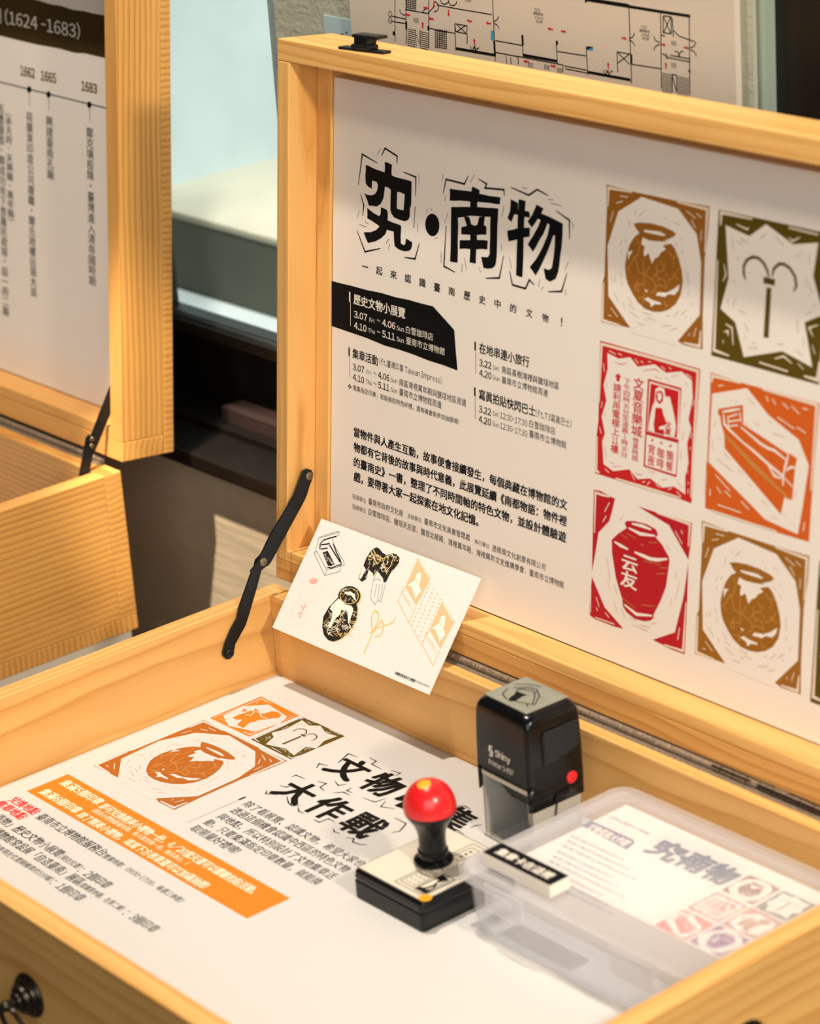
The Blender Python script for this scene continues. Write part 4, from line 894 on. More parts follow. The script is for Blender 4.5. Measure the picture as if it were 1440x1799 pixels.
['p','cpaper',2,[[52.75,38.14],[61.7,35.92],[68.28,36.46],[71.07,35.22],[72.13,32.12],[73.05,26.23],[72.54,24.03],[67.58,30.78],[64.4,32.59],[63.91,31.07],[60.23,31.37],[60.89,28.13],[57.72,22.38],[57.89,17.63],[56.57,15.86],[54.55,16.63],[54.87,22.92],[52.22,27.65],[48.54,28.64],[48.68,31.44]]],
['s','gold',1.5,0.35,0,[[56.58,25.13],[53.83,24.12],[53.2,27.78]]],
['s','cpaper',1.5,0.35,0,[[60.34,28.57],[59.01,29.6],[58.83,31.76]]],
['s','gold',1.5,0.35,0,[[72.3,13.42],[72.49,14.05],[74.96,17.93]]],
['s','gold',1.5,0.35,0,[[72.83,27.06],[73.31,26.82],[74.25,25.99]]],
['s','gold',1.5,0.35,0,[[55.32,16.08],[54.61,15.61],[48.89,17.81]]],
['s','cpaper',1.5,0.35,0,[[59.41,15.05],[61.15,15.76],[63.01,17.26]]],
['s','gold',1.5,0.35,0,[[54.83,24.01],[51.42,24.11],[54.06,25.08]]],
['s','gold',1.5,0.35,0,[[65.26,18.26],[62.47,17.88],[66.24,21.41]]],
['s','gold',1.5,0.35,0,[[59.85,28.39],[61.84,28.57],[62.76,30.78]]],
['s','cpaper',1.5,0.35,0,[[71.84,20.52],[67.75,21.53],[70.45,18.49]]],
['s','cpaper',1.5,0.35,0,[[56.1,13.01],[58.6,11.05],[58.34,15.46]]],
['s','gold',1.5,0.35,0,[[64.21,16.72],[66.7,18.26],[65.29,17.1]]],
['s','gold',1.5,0.35,0,[[55.24,21.91],[55.83,19.79],[53.67,24.2]]],
['s','gold',1.5,0.35,0,[[60.18,23.57],[63.42,22.53],[57.58,23.5]]],
['s','gold',1.5,0.35,0,[[65.93,12.81],[62.62,13.59],[62.04,13.83]]],
['s','cpaper',1.5,0.35,0,[[66.03,18.9],[63.5,20.09],[66.87,18.25]]],
['s','gold',1.5,0.35,0,[[56.15,25.52],[56.99,23.73],[61.5,25.61]]],
['s','cpaper',1.5,0.35,0,[[65.89,22.78],[63.66,21.39],[59.54,24.47]]],
['s','cpaper',1.5,0.35,0,[[53.54,23.99],[52.99,26.02],[54.38,23.94]]],
['s','gold',1.5,0.35,0,[[78.96,22.24],[81.76,22.46],[74.36,22.91]]],
['s','gold',1.5,0.35,0,[[59.68,21.64],[57.07,20.94],[64.36,23.19]]],
['s','cpaper',1.5,0.35,0,[[56.18,25.14],[57.72,25.72],[58.18,25.6]]],
['s','gold',1.5,0.35,0,[[63.8,16.16],[64.9,17.59],[63.36,19.39]]],
['s','gold',1.5,0.35,0,[[75.07,23.04],[73.28,24.02],[75.49,23.14]]],
['s','gold',1.5,0.35,0,[[70.44,19.72],[73.43,18.87],[71.58,22.3]]],
['s','gold',1.5,0.35,0,[[64.26,23.17],[68.39,22.81],[62.58,25.2]]],
['s','cpaper',1.5,0.35,0,[[66.53,24.08],[69.14,25.59],[62.49,25.13]]],
['s','gold',1.5,0.35,0,[[53.69,23.17],[54.02,22.42],[54.79,26.92]]],
['s','gold',1.5,0.35,0,[[74.46,14.84],[73.35,16.26],[76.57,16.84]]],
['s','gold',1.5,0.35,0,[[61.44,21.4],[61.93,23.35],[56.1,22.69]]],
['s','gold',1.5,0.35,0,[[79.93,18.6],[80.95,18.38],[81.65,15.54]]],
['s','gold',1.5,0.35,0,[[56.51,16.91],[54.7,13.78],[58.14,17.17]]],
['s','gold',1.5,0.35,0,[[76.51,25.2],[77.79,27.16],[73.12,25.89]]],
['s','cpaper',1.5,0.35,0,[[59.28,16.95],[60.6,15.5],[55.98,13.98]]],
['s','cpaper',1.5,0.35,0,[[78.12,21],[81.4,19.92],[72.89,22.29]]],
['s','gold',1.5,0.35,0,[[69.95,14.25],[71.51,13.2],[64.84,15.66]]],
['s','gold',1.5,0.35,0,[[64.36,28.04],[63.26,27.62],[66.21,26.25]]],
['s','gold',1.5,0.35,0,[[55.28,16.29],[51.8,17.78],[51.01,15.42]]],
['s','gold',1.5,0.35,0,[[51.39,19.99],[52.54,20.59],[51.63,20.24]]],
['s','cpaper',1.5,0.35,0,[[79.72,20.72],[83.67,19.77],[76.54,20.21]]],
['s','cpaper',1.5,0.35,0,[[61.91,21.72],[58.26,22.07],[58.41,19.29]]],
['s','gold',1.5,0.35,0,[[77.67,16.07],[80.99,16.28],[75.23,17.36]]],
['s','gold',1.5,0.35,0,[[55.07,18.14],[54.35,18],[61.51,17.31]]],
['s','cpaper',1.5,0.35,0,[[55.33,18.96],[53.31,20.04],[54.52,16.89]]],
['s','cpaper',1.5,0.35,0,[[52.81,15.69],[53.82,16.62],[52.04,17.15]]],
['s','gold',1.5,0.35,0,[[73.62,30.92],[75.54,33.65],[69.2,33.4]]],
['s','gold',1.5,0.35,0,[[70.45,26.75],[73.62,25.78],[74.21,24.21]]],
['s','cpaper',1.5,0.35,0,[[63.26,19.15],[63.34,21.43],[59.7,16.55]]],
['s','gold',1.5,0.35,0,[[58.48,27.3],[60.3,26.18],[55.94,23.61]]],
['s','cpaper',1.5,0.35,0,[[62.32,22.94],[64.45,24.84],[58.73,21.66]]],
['s','gold',1.5,0.35,0,[[53.75,25.15],[51.17,26.15],[58.68,25.53]]],
['s','cpaper',1.5,0.35,0,[[62.92,25.86],[61.94,27.34],[59.18,28.73]]],
['s','gold',1.5,0.35,0,[[53,26.87],[52.31,28.07],[53.19,25.62]]],
['s','cpaper',1.5,0.35,0,[[71.31,19.09],[73.84,20.89],[67.25,20.1]]],
['s','gold',1.5,0.35,0,[[61.51,11.53],[60.41,12.04],[55.35,12.73]]],
['s','cpaper',1.5,0.35,0,[[56.37,12.89],[54.55,14.8],[57.48,14.21]]],
['s','gold',1.5,0.35,0,[[70.94,12.53],[70.84,14.99],[66.76,13.17]]],
['s','cpaper',1.5,0.35,0,[[50.18,18.83],[53.5,19.55],[49.76,14.85]]],
['s','gold',1.5,0.35,0,[[58.55,21.46],[56.18,23.05],[57.05,19.73]]],
['s','gold',1.5,0.35,0,[[61.66,13.75],[58.84,15.16],[58.56,16.6]]],
['s','gold',1.5,0.35,0,[[50.02,20.02],[48.63,17.09],[51.98,23.45]]],
['s','cpaper',1.5,0.35,0,[[79.35,18.88],[81.75,18.4],[78.32,20.34]]],
['s','cpaper',1.5,0.35,0,[[64.63,27.62],[67.13,26.65],[61.13,26.39]]],
['s','gold',1.5,0.35,0,[[69.35,14.84],[71.77,15.11],[74.08,14.76]]],
['s','gold',1.5,0.35,0,[[67.64,26.76],[65.02,25.23],[71.65,28.95]]],
['s','gold',1.5,0.35,0,[[58.95,27.89],[60.35,27.3],[56.57,31.28]]],
['s','gold',1.5,0.35,0,[[76.37,18.72],[76.11,21.01],[77.59,21.11]]],
['s','gold',1.5,0.35,0,[[51.01,21.11],[49.66,19.89],[52.2,18.61]]],
['s','gold',1.5,0.35,0,[[54.38,26.63],[50.46,27.42],[53.02,24.22]]],
['s','gold',1.5,0.35,0,[[60.83,17.79],[60.67,17.82],[63.72,21.94]]],
['s','cpaper',1.5,0.35,0,[[57.54,18.42],[57.2,18.51],[55.52,14.58]]],
['s','cpaper',1.5,0.35,0,[[71.87,32.36],[69.08,31.51],[79,30.41]]],
['s','gold',1.5,0.35,0,[[67.07,12.48],[63,13.51],[68.45,14.85]]],
['s','cpaper',1.5,0.35,0,[[62.75,17.63],[65.94,17.47],[61.88,14.1]]],
['s','gold',1.5,0.35,0,[[59.61,28.61],[63.17,28.66],[59.71,26.77]]],
['s','gold',1.5,0.35,0,[[61.71,22],[62.46,24.95],[65.76,20.41]]],
['s','cpaper',1.5,0.35,0,[[75.8,15.41],[72.85,16.91],[76.38,12.56]]],
['s','cpaper',1.5,0.35,0,[[76.42,16.57],[74.8,14.26],[76.27,12.96]]],
['s','cpaper',1.5,0.35,0,[[55.85,22.54],[53.38,22.51],[62.18,21.24]]],
['s','gold',1.5,0.35,0,[[75.43,20.84],[75.52,23.33],[77.5,21.86]]],
['s','cpaper',1.5,0.35,0,[[73.97,20.13],[75.12,18.22],[72.97,22.53]]],
['s','cpaper',1.5,0.35,0,[[60.59,23.61],[63.64,21.9],[58.91,21.83]]],
['s','cpaper',1.5,0.35,0,[[60.61,17.94],[58.51,16.53],[56.36,16.67]]],
['s','cpaper',1.5,0.35,0,[[74.51,22.22],[78.69,20.75],[72.38,24.54]]],
['s','cpaper',1.5,0.35,0,[[52.26,25.09],[52.08,26.04],[52.36,22.57]]],
['s','cpaper',1.5,0.35,0,[[51.72,26.39],[51.68,25.03],[47.73,27.13]]],
['s','cpaper',1.5,0.35,0,[[72.29,22.63],[69.83,21.88],[75.22,20.53]]],
['s','gold',1.5,0.35,0,[[54.99,22.17],[54.66,21.28],[53.44,23.27]]],
['s','cpaper',1.5,0.35,0,[[54.31,18.79],[57.41,19.77],[52,14.55]]],
['s','cpaper',1.5,0.35,0,[[77.42,23.55],[79.77,25.62],[71.99,24.76]]],
['s','cpaper',1.5,0.35,0,[[68.11,17.61],[66.19,15.52],[61.43,18.7]]],
['s','cpaper',1.5,0.35,0,[[62.05,29.07],[65.51,29.39],[62.04,29.58]]],
['s','cpaper',1.5,0.35,0,[[68.09,29.57],[68.5,29.24],[65.71,31.15]]],
['s','cpaper',1.5,0.35,0,[[62.61,29.79],[65.24,31.78],[62.33,26.91]]],
['s','gold',1.5,0.35,0,[[58.64,17.99],[55.23,17.46],[58.1,21.5]]],
['s','cpaper',1.5,0.35,0,[[61.42,11.44],[57.79,11.85],[60.07,12.1]]],
['s','cpaper',1.5,0.35,0,[[67.46,17.13],[66.23,17.33],[61.59,17.09]]],
['s','cpaper',1.5,0.35,0,[[69.95,30.77],[72.49,32.55],[71.9,33.56]]],
['s','cpaper',1.5,0.35,0,[[60.75,13.8],[58.52,12.45],[63.66,11.41]]],
['s','gold',1.5,0.35,0,[[69.68,13.4],[71.58,15.9],[67.32,15.04]]],
['s','gold',1.5,0.35,0,[[74.31,30.53],[74.74,32.38],[74.77,28.93]]],
['s','gold',3.5,0.3,0,[[56.32,45.5],[57.8,46.51]]],
['s','cpaper',3.5,0.3,0,[[59.31,37.3],[57.67,36.26]]],
['s','cpaper',3.5,0.3,0,[[58.94,43.38],[57.95,44.44]]],
['s','cpaper',3.5,0.3,0,[[52.36,44.72],[53.55,46.36]]],
['s','cpaper',3.5,0.3,0,[[67.19,47.59],[67.94,48.46]]],
['s','cpaper',3.5,0.3,0,[[63.93,47.96],[62.74,47.48]]],
['s','cpaper',3.5,0.3,0,[[59.7,44.16],[57.57,43.85]]],
['s','gold',3.5,0.3,0,[[68.18,41.74],[67.6,41.69]]],
['s','gold',3.5,0.3,0,[[63.76,48.2],[65.55,47.34]]],
['s','gold',3.5,0.3,0,[[57.69,44.14],[57.11,43.23]]],
['s','gold',3.5,0.3,0,[[57.35,44.01],[58.46,44]]],
['s','gold',3.5,0.3,0,[[69.18,40.05],[66.7,40.25]]],
['s','cpaper',3.5,0.3,0,[[64.03,38.44],[66.02,37.6]]],
['s','cpaper',3.5,0.3,0,[[64.38,47.6],[63.63,46.34]]],
['s','gold',3.5,0.3,0,[[67.37,40.88],[67.49,41.51]]],
['s','gold',3.5,0.3,0,[[57.93,43.22],[57.77,43.55]]],
['s','gold',3.5,0.3,0,[[55.67,42.07],[55.68,41.92]]],
['s','gold',3.5,0.3,0,[[55.8,41.9],[57.39,43.16]]],
['s','cpaper',3.5,0.3,0,[[52.55,44.6],[55.51,43.82]]],
['s','cpaper',3.5,0.3,0,[[54.2,44.67],[55.03,44.31]]],
['s','gold',3.5,0.3,0,[[67.66,40.7],[68.43,41.63]]],
['s','cpaper',3.5,0.3,0,[[56.71,43.91],[57.13,45.07]]],
['s','gold',3.5,0.3,0,[[56.07,43.97],[55.93,42.53]]],
['s','cpaper',3.5,0.3,0,[[54.02,45.37],[56.09,45.94]]],
['s','cpaper',3.5,0.3,0,[[59.26,38.69],[60.55,40.43]]],
['s','cpaper',3.5,0.3,0,[[63.18,39.71],[64.03,41.53]]],
['s','gold',3.5,0.3,0,[[56.03,45.35],[57.08,44.52]]],
['s','gold',3.5,0.3,0,[[54.18,45.3],[53.5,45.94]]],
['s','gold',3.5,0.3,0,[[68.73,39.93],[69.7,39.5]]],
['s','cpaper',3.5,0.3,0,[[56.42,46.36],[54.35,46.79]]],
['s','gold',3.5,0.3,0,[[58.35,40.73],[60.28,40.19]]],
['s','cpaper',3.5,0.3,0,[[59.41,43.54],[56.75,44.39]]],
['s','cpaper',3.5,0.3,0,[[61.46,42.9],[59.6,42.73]]],
['s','gold',3.5,0.3,0,[[63.28,41.72],[63.72,42.19]]],
['s','cpaper',3.5,0.3,0,[[60.99,37.22],[59.79,38.41]]],
['s','cpaper',3.5,0.3,0,[[67.85,40.35],[68.19,39.21]]],
['s','gold',3.5,0.3,0,[[68.65,46.29],[68.02,46.43]]],
['s','gold',3.5,0.3,0,[[68.22,45.39],[68.51,44.38]]],
['s','cpaper',3.5,0.3,0,[[62.48,38.81],[62.92,40.2]]],
['s','cpaper',3.5,0.3,0,[[52.32,44.03],[50.83,43.18]]],
['s','gold',3.5,0.3,0,[[59.61,42.14],[58.33,42.93]]],
['s','cpaper',3.5,0.3,0,[[53.77,45.28],[54.31,44.38]]],
['s','gold',3.5,0.3,0,[[67.17,47.69],[67.7,49.41]]],
['s','cpaper',3.5,0.3,0,[[67.03,46.36],[65.71,45.26]]],
['s','gold',3.5,0.3,0,[[66.99,40.02],[67.71,39.84]]],
['s','gold',3.5,0.3,0,[[56.65,41.63],[55.57,39.81]]],
['s','gold',3.5,0.3,0,[[55.32,42.5],[54.69,41.54]]],
['s','gold',3.5,0.3,0,[[65.12,48.82],[65.49,49.53]]],
['s','cpaper',3.5,0.3,0,[[59.62,42.68],[59.87,43.41]]],
['s','cpaper',3.5,0.3,0,[[56.98,42.65],[56.64,42.76]]],
['s','cpaper',3.5,0.3,0,[[54.79,39.49],[54.55,39.6]]],
['s','gold',3.5,0.3,0,[[65.45,40.37],[66.55,41.03]]],
['s','cpaper',3.5,0.3,0,[[53.89,42.1],[52.07,41.77]]],
['s','gold',3.5,0.3,0,[[58.99,47.06],[57.69,45.89]]],
['s','gold',3.5,0.3,0,[[66.09,43.93],[67.89,43.1]]],
['s','gold',3.5,0.3,0,[[65.78,40.85],[68.2,39.85]]],
['s','gold',3.5,0.3,0,[[67.22,40.93],[66.42,39.37]]],
['s','gold',3.5,0.3,0,[[60.17,38.93],[61.37,38.52]]],
['s','cpaper',3.5,0.3,0,[[59.25,38.42],[58.58,36.86]]],
['s','gold',3.5,0.3,0,[[59.99,38.83],[59.86,37.19]]],
['s','cpaper',1.5,0.32,0,[[80.29,70.89],[81.11,69.68],[78.34,69.04]]],
['s','gold',1.5,0.32,0,[[73.08,64.24],[74.63,63.88],[77.35,61.46]]],
['s','cpaper',1.5,0.32,0,[[78.52,72.08],[80.6,71.73],[82.91,70.48]]],
['s','cpaper',1.5,0.32,0,[[80.31,65.98],[80.66,64.51],[79.27,63.87]]],
['s','cpaper',1.5,0.32,0,[[62.94,74.75],[64.4,74.35],[65.67,73.94]]],
['s','cpaper',1.5,0.32,0,[[84.54,70.37],[86.85,68.55],[83.86,68.5]]],
['s','cpaper',1.5,0.32,0,[[82.55,75.69],[84.72,75.3],[82.58,72.79]]],
['s','cpaper',1.5,0.32,0,[[71.58,77.28],[71.31,76.2],[72.75,74.08]]],
['s','cpaper',1.5,0.32,0,[[91.81,71.37],[91.37,69.04],[95.76,69.14]]],
['s','gold',1.5,0.32,0,[[73.51,76.86],[73.14,74.1],[77.29,75.18]]],
['s','cpaper',1.5,0.32,0,[[83.49,71.55],[85.15,70.74],[86.27,71.5]]],
['s','gold',1.5,0.32,0,[[79.45,75.11],[79.63,72.29],[78.7,72.12]]],
['s','cpaper',1.5,0.32,0,[[80.62,80.43],[80.56,78.27],[82.24,78]]],
['s','cpaper',1.5,0.32,0,[[85.21,82.24],[84.62,79.9],[89.77,80.35]]],
['s','cpaper',1.5,0.32,0,[[79.52,71.96],[82.29,70.27],[81.09,69.18]]],
['s','gold',1.5,0.32,0,[[74.6,78.07],[74.84,75.91],[74.48,74.3]]],
['s','cpaper',1.5,0.32,0,[[86.3,70.49],[88.54,69.19],[86.53,67.69]]],
['s','cpaper',1.5,0.32,0,[[90.49,82.69],[89.22,81.04],[90.74,79.55]]],
['s','cpaper',1.5,0.32,0,[[96.75,71.84],[96.37,70.13],[98.4,70.34]]],
['s','cpaper',1.5,0.32,0,[[80.47,73.81],[82.79,71.72],[81.85,71.04]]],
['s','gold',1.5,0.32,0,[[79.37,77.44],[80.07,75.55],[80.45,76.47]]],
['s','cpaper',1.5,0.32,0,[[59.83,76.73],[62.46,75.94],[58.17,75.49]]],
['s','cpaper',1.5,0.32,0,[[67.85,64.98],[66.42,63.73],[67.22,61.18]]],
['s','cpaper',1.5,0.32,0,[[83.93,81.3],[85.99,81.03],[88.13,78.66]]],
['s','cpaper',1.5,0.32,0,[[69.68,61.77],[69.35,59.19],[71.73,60.03]]],
['s','cpaper',1.5,0.32,0,[[72.03,63.78],[71.61,62.21],[72.01,63.01]]],
['s','cpaper',1.5,0.32,0,[[69.18,75.21],[71.85,73.08],[72.27,73.32]]],
['s','cpaper',1.5,0.32,0,[[76.15,77.03],[75.14,75.07],[77.62,74.1]]],
['s','cpaper',1.5,0.32,0,[[77.6,67.44],[79.19,65.49],[80.95,65.73]]],
['s','cpaper',1.5,0.32,0,[[72.18,72.36],[72.33,69.89],[75.33,72.54]]],
['s','gold',1.5,0.32,0,[[79.3,73.02],[82.38,71.78],[83.28,71.69]]],
['s','cpaper',1.5,0.32,0,[[66.84,77.37],[68.98,76.1],[71.14,75.95]]],
['s','gold',1.5,0.32,0,[[64.97,72.98],[65.46,71.48],[67.78,72.78]]],
['s','cpaper',1.5,0.32,0,[[67.33,75.16],[68.22,73.81],[70.38,74.52]]],
['s','cpaper',1.5,0.32,0,[[78.89,71.95],[81.16,70.35],[79.01,70.18]]],
['s','cpaper',1.5,0.32,0,[[73.42,62.94],[74.45,61.77],[74.89,60.31]]],
['s','cpaper',1.5,0.32,0,[[68.52,76.27],[69.91,73.84],[67.74,74.71]]],
['s','cpaper',1.5,0.32,0,[[76.16,67.07],[75.32,65.77],[75.7,65.14]]],
['s','cpaper',1.5,0.32,0,[[70.2,77.74],[72.84,77.39],[71.86,76.84]]],
['s','cpaper',1.5,0.32,0,[[64.06,77.02],[65.99,75.82],[63.88,74.09]]],
['s','cpaper',1.5,0.32,0,[[63.44,75.45],[63.68,74.8],[66.71,74.17]]],
['s','gold',1.5,0.32,0,[[75.24,65.97],[77.81,63.83],[76.29,63.62]]],
['s','gold',1.5,0.32,0,[[86.44,76.69],[88.36,74.99],[90.18,74.87]]],
['s','gold',1.5,0.32,0,[[78.75,79.16],[80.31,77.82],[79.23,76.46]]],
['s','cpaper',1.5,0.32,0,[[65.99,71.03],[68.1,69.42],[65.72,68.81]]],
['s','cpaper',1.5,0.32,0,[[79.9,70.07],[81.22,68.18],[84.1,67.52]]],
['s','gold',1.5,0.32,0,[[64.02,74.53],[64.03,71.97],[67.95,73.15]]],
['s','cpaper',1.5,0.32,0,[[68.15,67.91],[67.94,66.02],[67.23,64.24]]],
['s','cpaper',1.5,0.32,0,[[73.55,74.98],[76.05,74.49],[75.73,73.56]]],
['s','gold',1.5,0.32,0,[[92.9,80.06],[92.76,78.43],[90.9,78.57]]],
['s','cpaper',1.5,0.32,0,[[94.32,73.95],[94.43,72.67],[94.49,70.8]]],
['s','gold',1.5,0.32,0,[[93.75,76.21],[97.38,74.26],[94.21,75.1]]],
['s','cpaper',1.5,0.32,0,[[84.99,81.74],[85.92,80.77],[88.69,80.88]]],
['s','cpaper',1.5,0.3,0,[[27.47,60.54],[28.49,60.94]]],
['s','cpaper',1.5,0.3,0,[[22.24,62.87],[21.61,61.53]]],
['s','cpaper',1.5,0.3,0,[[23.56,61.86],[22.52,62]]],
['s','cpaper',1.5,0.3,0,[[21.48,63.36],[19.42,64.53]]],
['s','cpaper',1.5,0.3,0,[[27.78,61.4],[26.52,61.74]]],
['s','cpaper',1.5,0.3,0,[[24.64,62.24],[25.42,61.9]]],
['s','cpaper',1.5,0.3,0,[[23.79,61.64],[24.13,63.28]]],
['s','cpaper',1.5,0.3,0,[[30.23,59.41],[30.5,60.74]]],
['s','cpaper',1.5,0.3,0,[[29.86,60.03],[27.24,61.01]]],
['s','cpaper',1.5,0.3,0,[[31.56,59.39],[29.93,60.32]]],
['s','cpaper',1.5,0.3,0,[[19.62,64.36],[20.27,65.08]]],
['s','cpaper',1.5,0.3,0,[[20.82,62.73],[21.17,63.99]]],
['s','cpaper',1.5,0.3,0,[[30.65,59.8],[31.94,59.57]]],
['s','cpaper',1.5,0.3,0,[[30.97,59.36],[31.53,60.57]]],
['s','cpaper',1.5,0.3,0,[[27.77,60.95],[28.48,61.36]]],
['s','cpaper',1.5,0.3,0,[[30.45,59.96],[29.12,60.52]]],
['s','cpaper',1.5,0.3,0,[[19.98,63.76],[18.4,63.44]]],
['s','cpaper',1.5,0.3,0,[[20.05,63.74],[20.12,63.62]]],
['s','cpaper',1.5,0.3,0,[[29.31,61.35],[30.41,61.77]]],
['s','cpaper',1.5,0.3,0,[[26.17,61.27],[27.09,61.97]]],
['s','cpaper',1.5,0.3,0,[[24.63,61.29],[23.44,60.48]]],
['s','cpaper',1.5,0.3,0,[[26.19,62.41],[26.93,61.98]]],
['s','cpaper',1.5,0.3,0,[[30.77,60.25],[32.44,60.68]]],
['s','cpaper',1.5,0.3,0,[[25.45,61.11],[24.28,60.02]]],
['s','cpaper',1.5,0.3,0,[[26.53,61.74],[27.5,62.47]]],
['s','cpaper',1.5,0.3,0,[[24.72,62.04],[25.08,63.15]]],
['s','gold',0,1.1,0,[[100.11,8.21],[99.62,25.98],[99.64,34.1],[97.09,38.77],[92.53,39.8],[91.69,35.14],[95,29.34],[99.18,25.17],[101.9,31.39],[102.48,34.94],[106.74,32.83],[108.43,27.26],[107.49,24.28],[103.02,22.26]]],
['s','gold',0,1.1,0,[[101.75,28.64],[113.42,35.82],[114.15,38.39],[114.29,41.13]]],
['s','gold',0,1.1,0,[[97.09,23.19],[100.87,27.03]]],
['p','pink',0,[[24.18,44.01],[24.41,43.43],[24.36,42.81],[24.02,42.2],[23.43,41.63],[22.62,41.15],[21.65,40.78],[20.58,40.56],[19.48,40.5],[18.44,40.6],[17.51,40.86],[16.78,41.26],[16.27,41.77],[16.04,42.35],[16.09,42.97],[16.43,43.59],[17.02,44.16],[17.83,44.64],[18.81,45],[19.88,45.22],[20.98,45.28],[22.02,45.18],[22.94,44.92],[23.68,44.52]]],
['s','pale',0,0.35,0,[[9.61,31.96],[9.89,37.64],[15.69,42.79],[23.03,45.57],[29.27,43.86],[33.1,36.62],[31.05,29.08],[21.64,26.35],[13.25,28.11],[9.61,31.96]]],
['s','pale',0,0.35,0,[[14.44,26.35],[11.96,19.34],[12.87,11.92],[19.4,6.88],[27.57,10],[30.48,17.8],[24.93,24.52]]],
['s','pink',0,0.9,0,[[18.53,23.35],[23.07,21.19],[22.15,19.53],[23.61,23.44],[21.57,24.93]]],
['s','pink',0,0.9,0,[[19.04,16.53],[22.93,18.37],[21.93,15.29],[24.43,14.63]]],
['p','peach',0,[[110.5,85.87],[130.54,75.26],[128.53,53.64],[110.61,63.46]]],
['s','cpaper',1,0.7,0,[[112.23,84.51],[128.41,75.27]]],
['p','cpaper',1,[[116.71,70.11],[115.9,75.4],[119.21,76.95],[121.53,73.32],[123.02,67.62],[127.14,64.52],[125.5,60.39],[124.98,57.18],[122.31,60.69],[114.66,65.23],[111.74,64.39]]],
['s','peach',2,0.6,0,[[122.97,59.66],[115.72,64.92]]],
['s','peach',2,0.6,0,[[118.62,72.49],[119.49,68.45]]],
['s','peach',0,0.7,0,[[110.61,63.46],[109.83,51.87],[128.58,40.86],[128.7,53.38]]],
['p','peach',0,[[110.34,59.69],[110.36,59.06],[109.7,58.87],[109.02,59.31],[109,59.95],[109.66,60.14]]],
['p','peach',0,[[112.63,58.02],[112.65,57.39],[111.99,57.2],[111.32,57.64],[111.3,58.27],[111.96,58.46]]],
['p','peach',0,[[114.92,56.35],[114.93,55.72],[114.28,55.53],[113.6,55.97],[113.59,56.6],[114.24,56.79]]],
['p','peach',0,[[117.2,54.68],[117.22,54.05],[116.56,53.86],[115.89,54.3],[115.87,54.93],[116.53,55.12]]],
['p','peach',0,[[115.05,57.49],[115.07,56.86],[114.41,56.67],[113.74,57.11],[113.72,57.74],[114.37,57.93]]],
['p','peach',0,[[117.33,55.82],[117.35,55.19],[116.69,55],[116.02,55.44],[116,56.07],[116.66,56.26]]],
['p','peach',0,[[119.61,54.16],[119.63,53.53],[118.97,53.34],[118.3,53.78],[118.28,54.41],[118.94,54.6]]],
['p','peach',0,[[121.88,52.5],[121.9,51.86],[121.25,51.67],[120.58,52.11],[120.56,52.74],[121.21,52.94]]],
['p','peach',0,[[119.74,55.3],[119.76,54.67],[119.1,54.48],[118.43,54.92],[118.41,55.55],[119.07,55.74]]],
['p','peach',0,[[122.01,53.63],[122.03,53],[121.38,52.81],[120.71,53.25],[120.69,53.88],[121.34,54.07]]],
['p','peach',0,[[124.28,51.97],[124.3,51.34],[123.65,51.15],[122.98,51.59],[122.96,52.22],[123.61,52.41]]],
['p','peach',0,[[126.55,50.32],[126.57,49.69],[125.91,49.5],[125.25,49.94],[125.23,50.56],[125.88,50.75]]],
['p','peach',0,[[150.21,63.59],[169.63,53.33],[167.65,32.05],[150.28,41.55]]],
['s','cpaper',1,0.7,0,[[151.89,62.27],[167.56,53.32]]],
['p','cpaper',1,[[156.2,48.14],[155.43,53.34],[158.64,54.89],[160.89,51.34],[162.32,45.75],[166.31,42.74],[164.72,38.66],[164.21,35.5],[161.62,38.93],[154.21,43.33],[151.38,42.48]]],
['s','peach',2,0.6,0,[[162.26,37.92],[155.24,43.03]]],
['s','peach',2,0.6,0,[[158.07,50.5],[158.9,46.54]]],
['s','peach',0,0.7,0,[[150.28,41.55],[149.51,30.15],[167.68,19.48],[167.81,31.8]]],
['p','peach',0,[[150.02,37.85],[150.03,37.23],[149.4,37.04],[148.74,37.47],[148.72,38.09],[149.36,38.28]]],
['p','peach',0,[[152.24,36.22],[152.25,35.6],[151.61,35.41],[150.96,35.84],[150.94,36.46],[151.58,36.65]]],
['p','peach',0,[[154.45,34.6],[154.47,33.98],[153.83,33.79],[153.18,34.22],[153.16,34.84],[153.8,35.03]]],
['p','peach',0,[[156.66,32.98],[156.68,32.36],[156.04,32.17],[155.39,32.59],[155.37,33.22],[156.01,33.41]]],
['p','peach',0,[[154.58,35.72],[154.6,35.1],[153.96,34.91],[153.31,35.34],[153.29,35.96],[153.93,36.15]]],
['p','peach',0,[[156.79,34.1],[156.81,33.48],[156.17,33.29],[155.52,33.72],[155.5,34.34],[156.14,34.53]]],
['p','peach',0,[[159,32.48],[159.01,31.86],[158.38,31.67],[157.73,32.1],[157.71,32.72],[158.35,32.91]]],
['p','peach',0,[[161.2,30.87],[161.21,30.25],[160.58,30.05],[159.93,30.48],[159.92,31.1],[160.55,31.29]]],
['p','peach',0,[[159.12,33.6],[159.14,32.98],[158.51,32.79],[157.85,33.22],[157.84,33.84],[158.47,34.03]]],
['p','peach',0,[[161.33,31.99],[161.34,31.37],[160.71,31.18],[160.06,31.6],[160.04,32.22],[160.68,32.41]]],
['p','peach',0,[[163.52,30.37],[163.54,29.75],[162.91,29.56],[162.26,29.99],[162.24,30.61],[162.88,30.8]]],
['p','peach',0,[[165.72,28.76],[165.73,28.14],[165.1,27.95],[164.46,28.38],[164.44,29],[165.07,29.19]]],
['p','peach',0,[[132.91,71.49],[132.64,70.75],[131.86,70.7],[131.34,71.4],[131.6,72.14],[132.38,72.18]]],
['p','peach',0,[[132.96,68.33],[132.69,67.59],[131.91,67.55],[131.39,68.24],[131.65,68.98],[132.43,69.03]]],
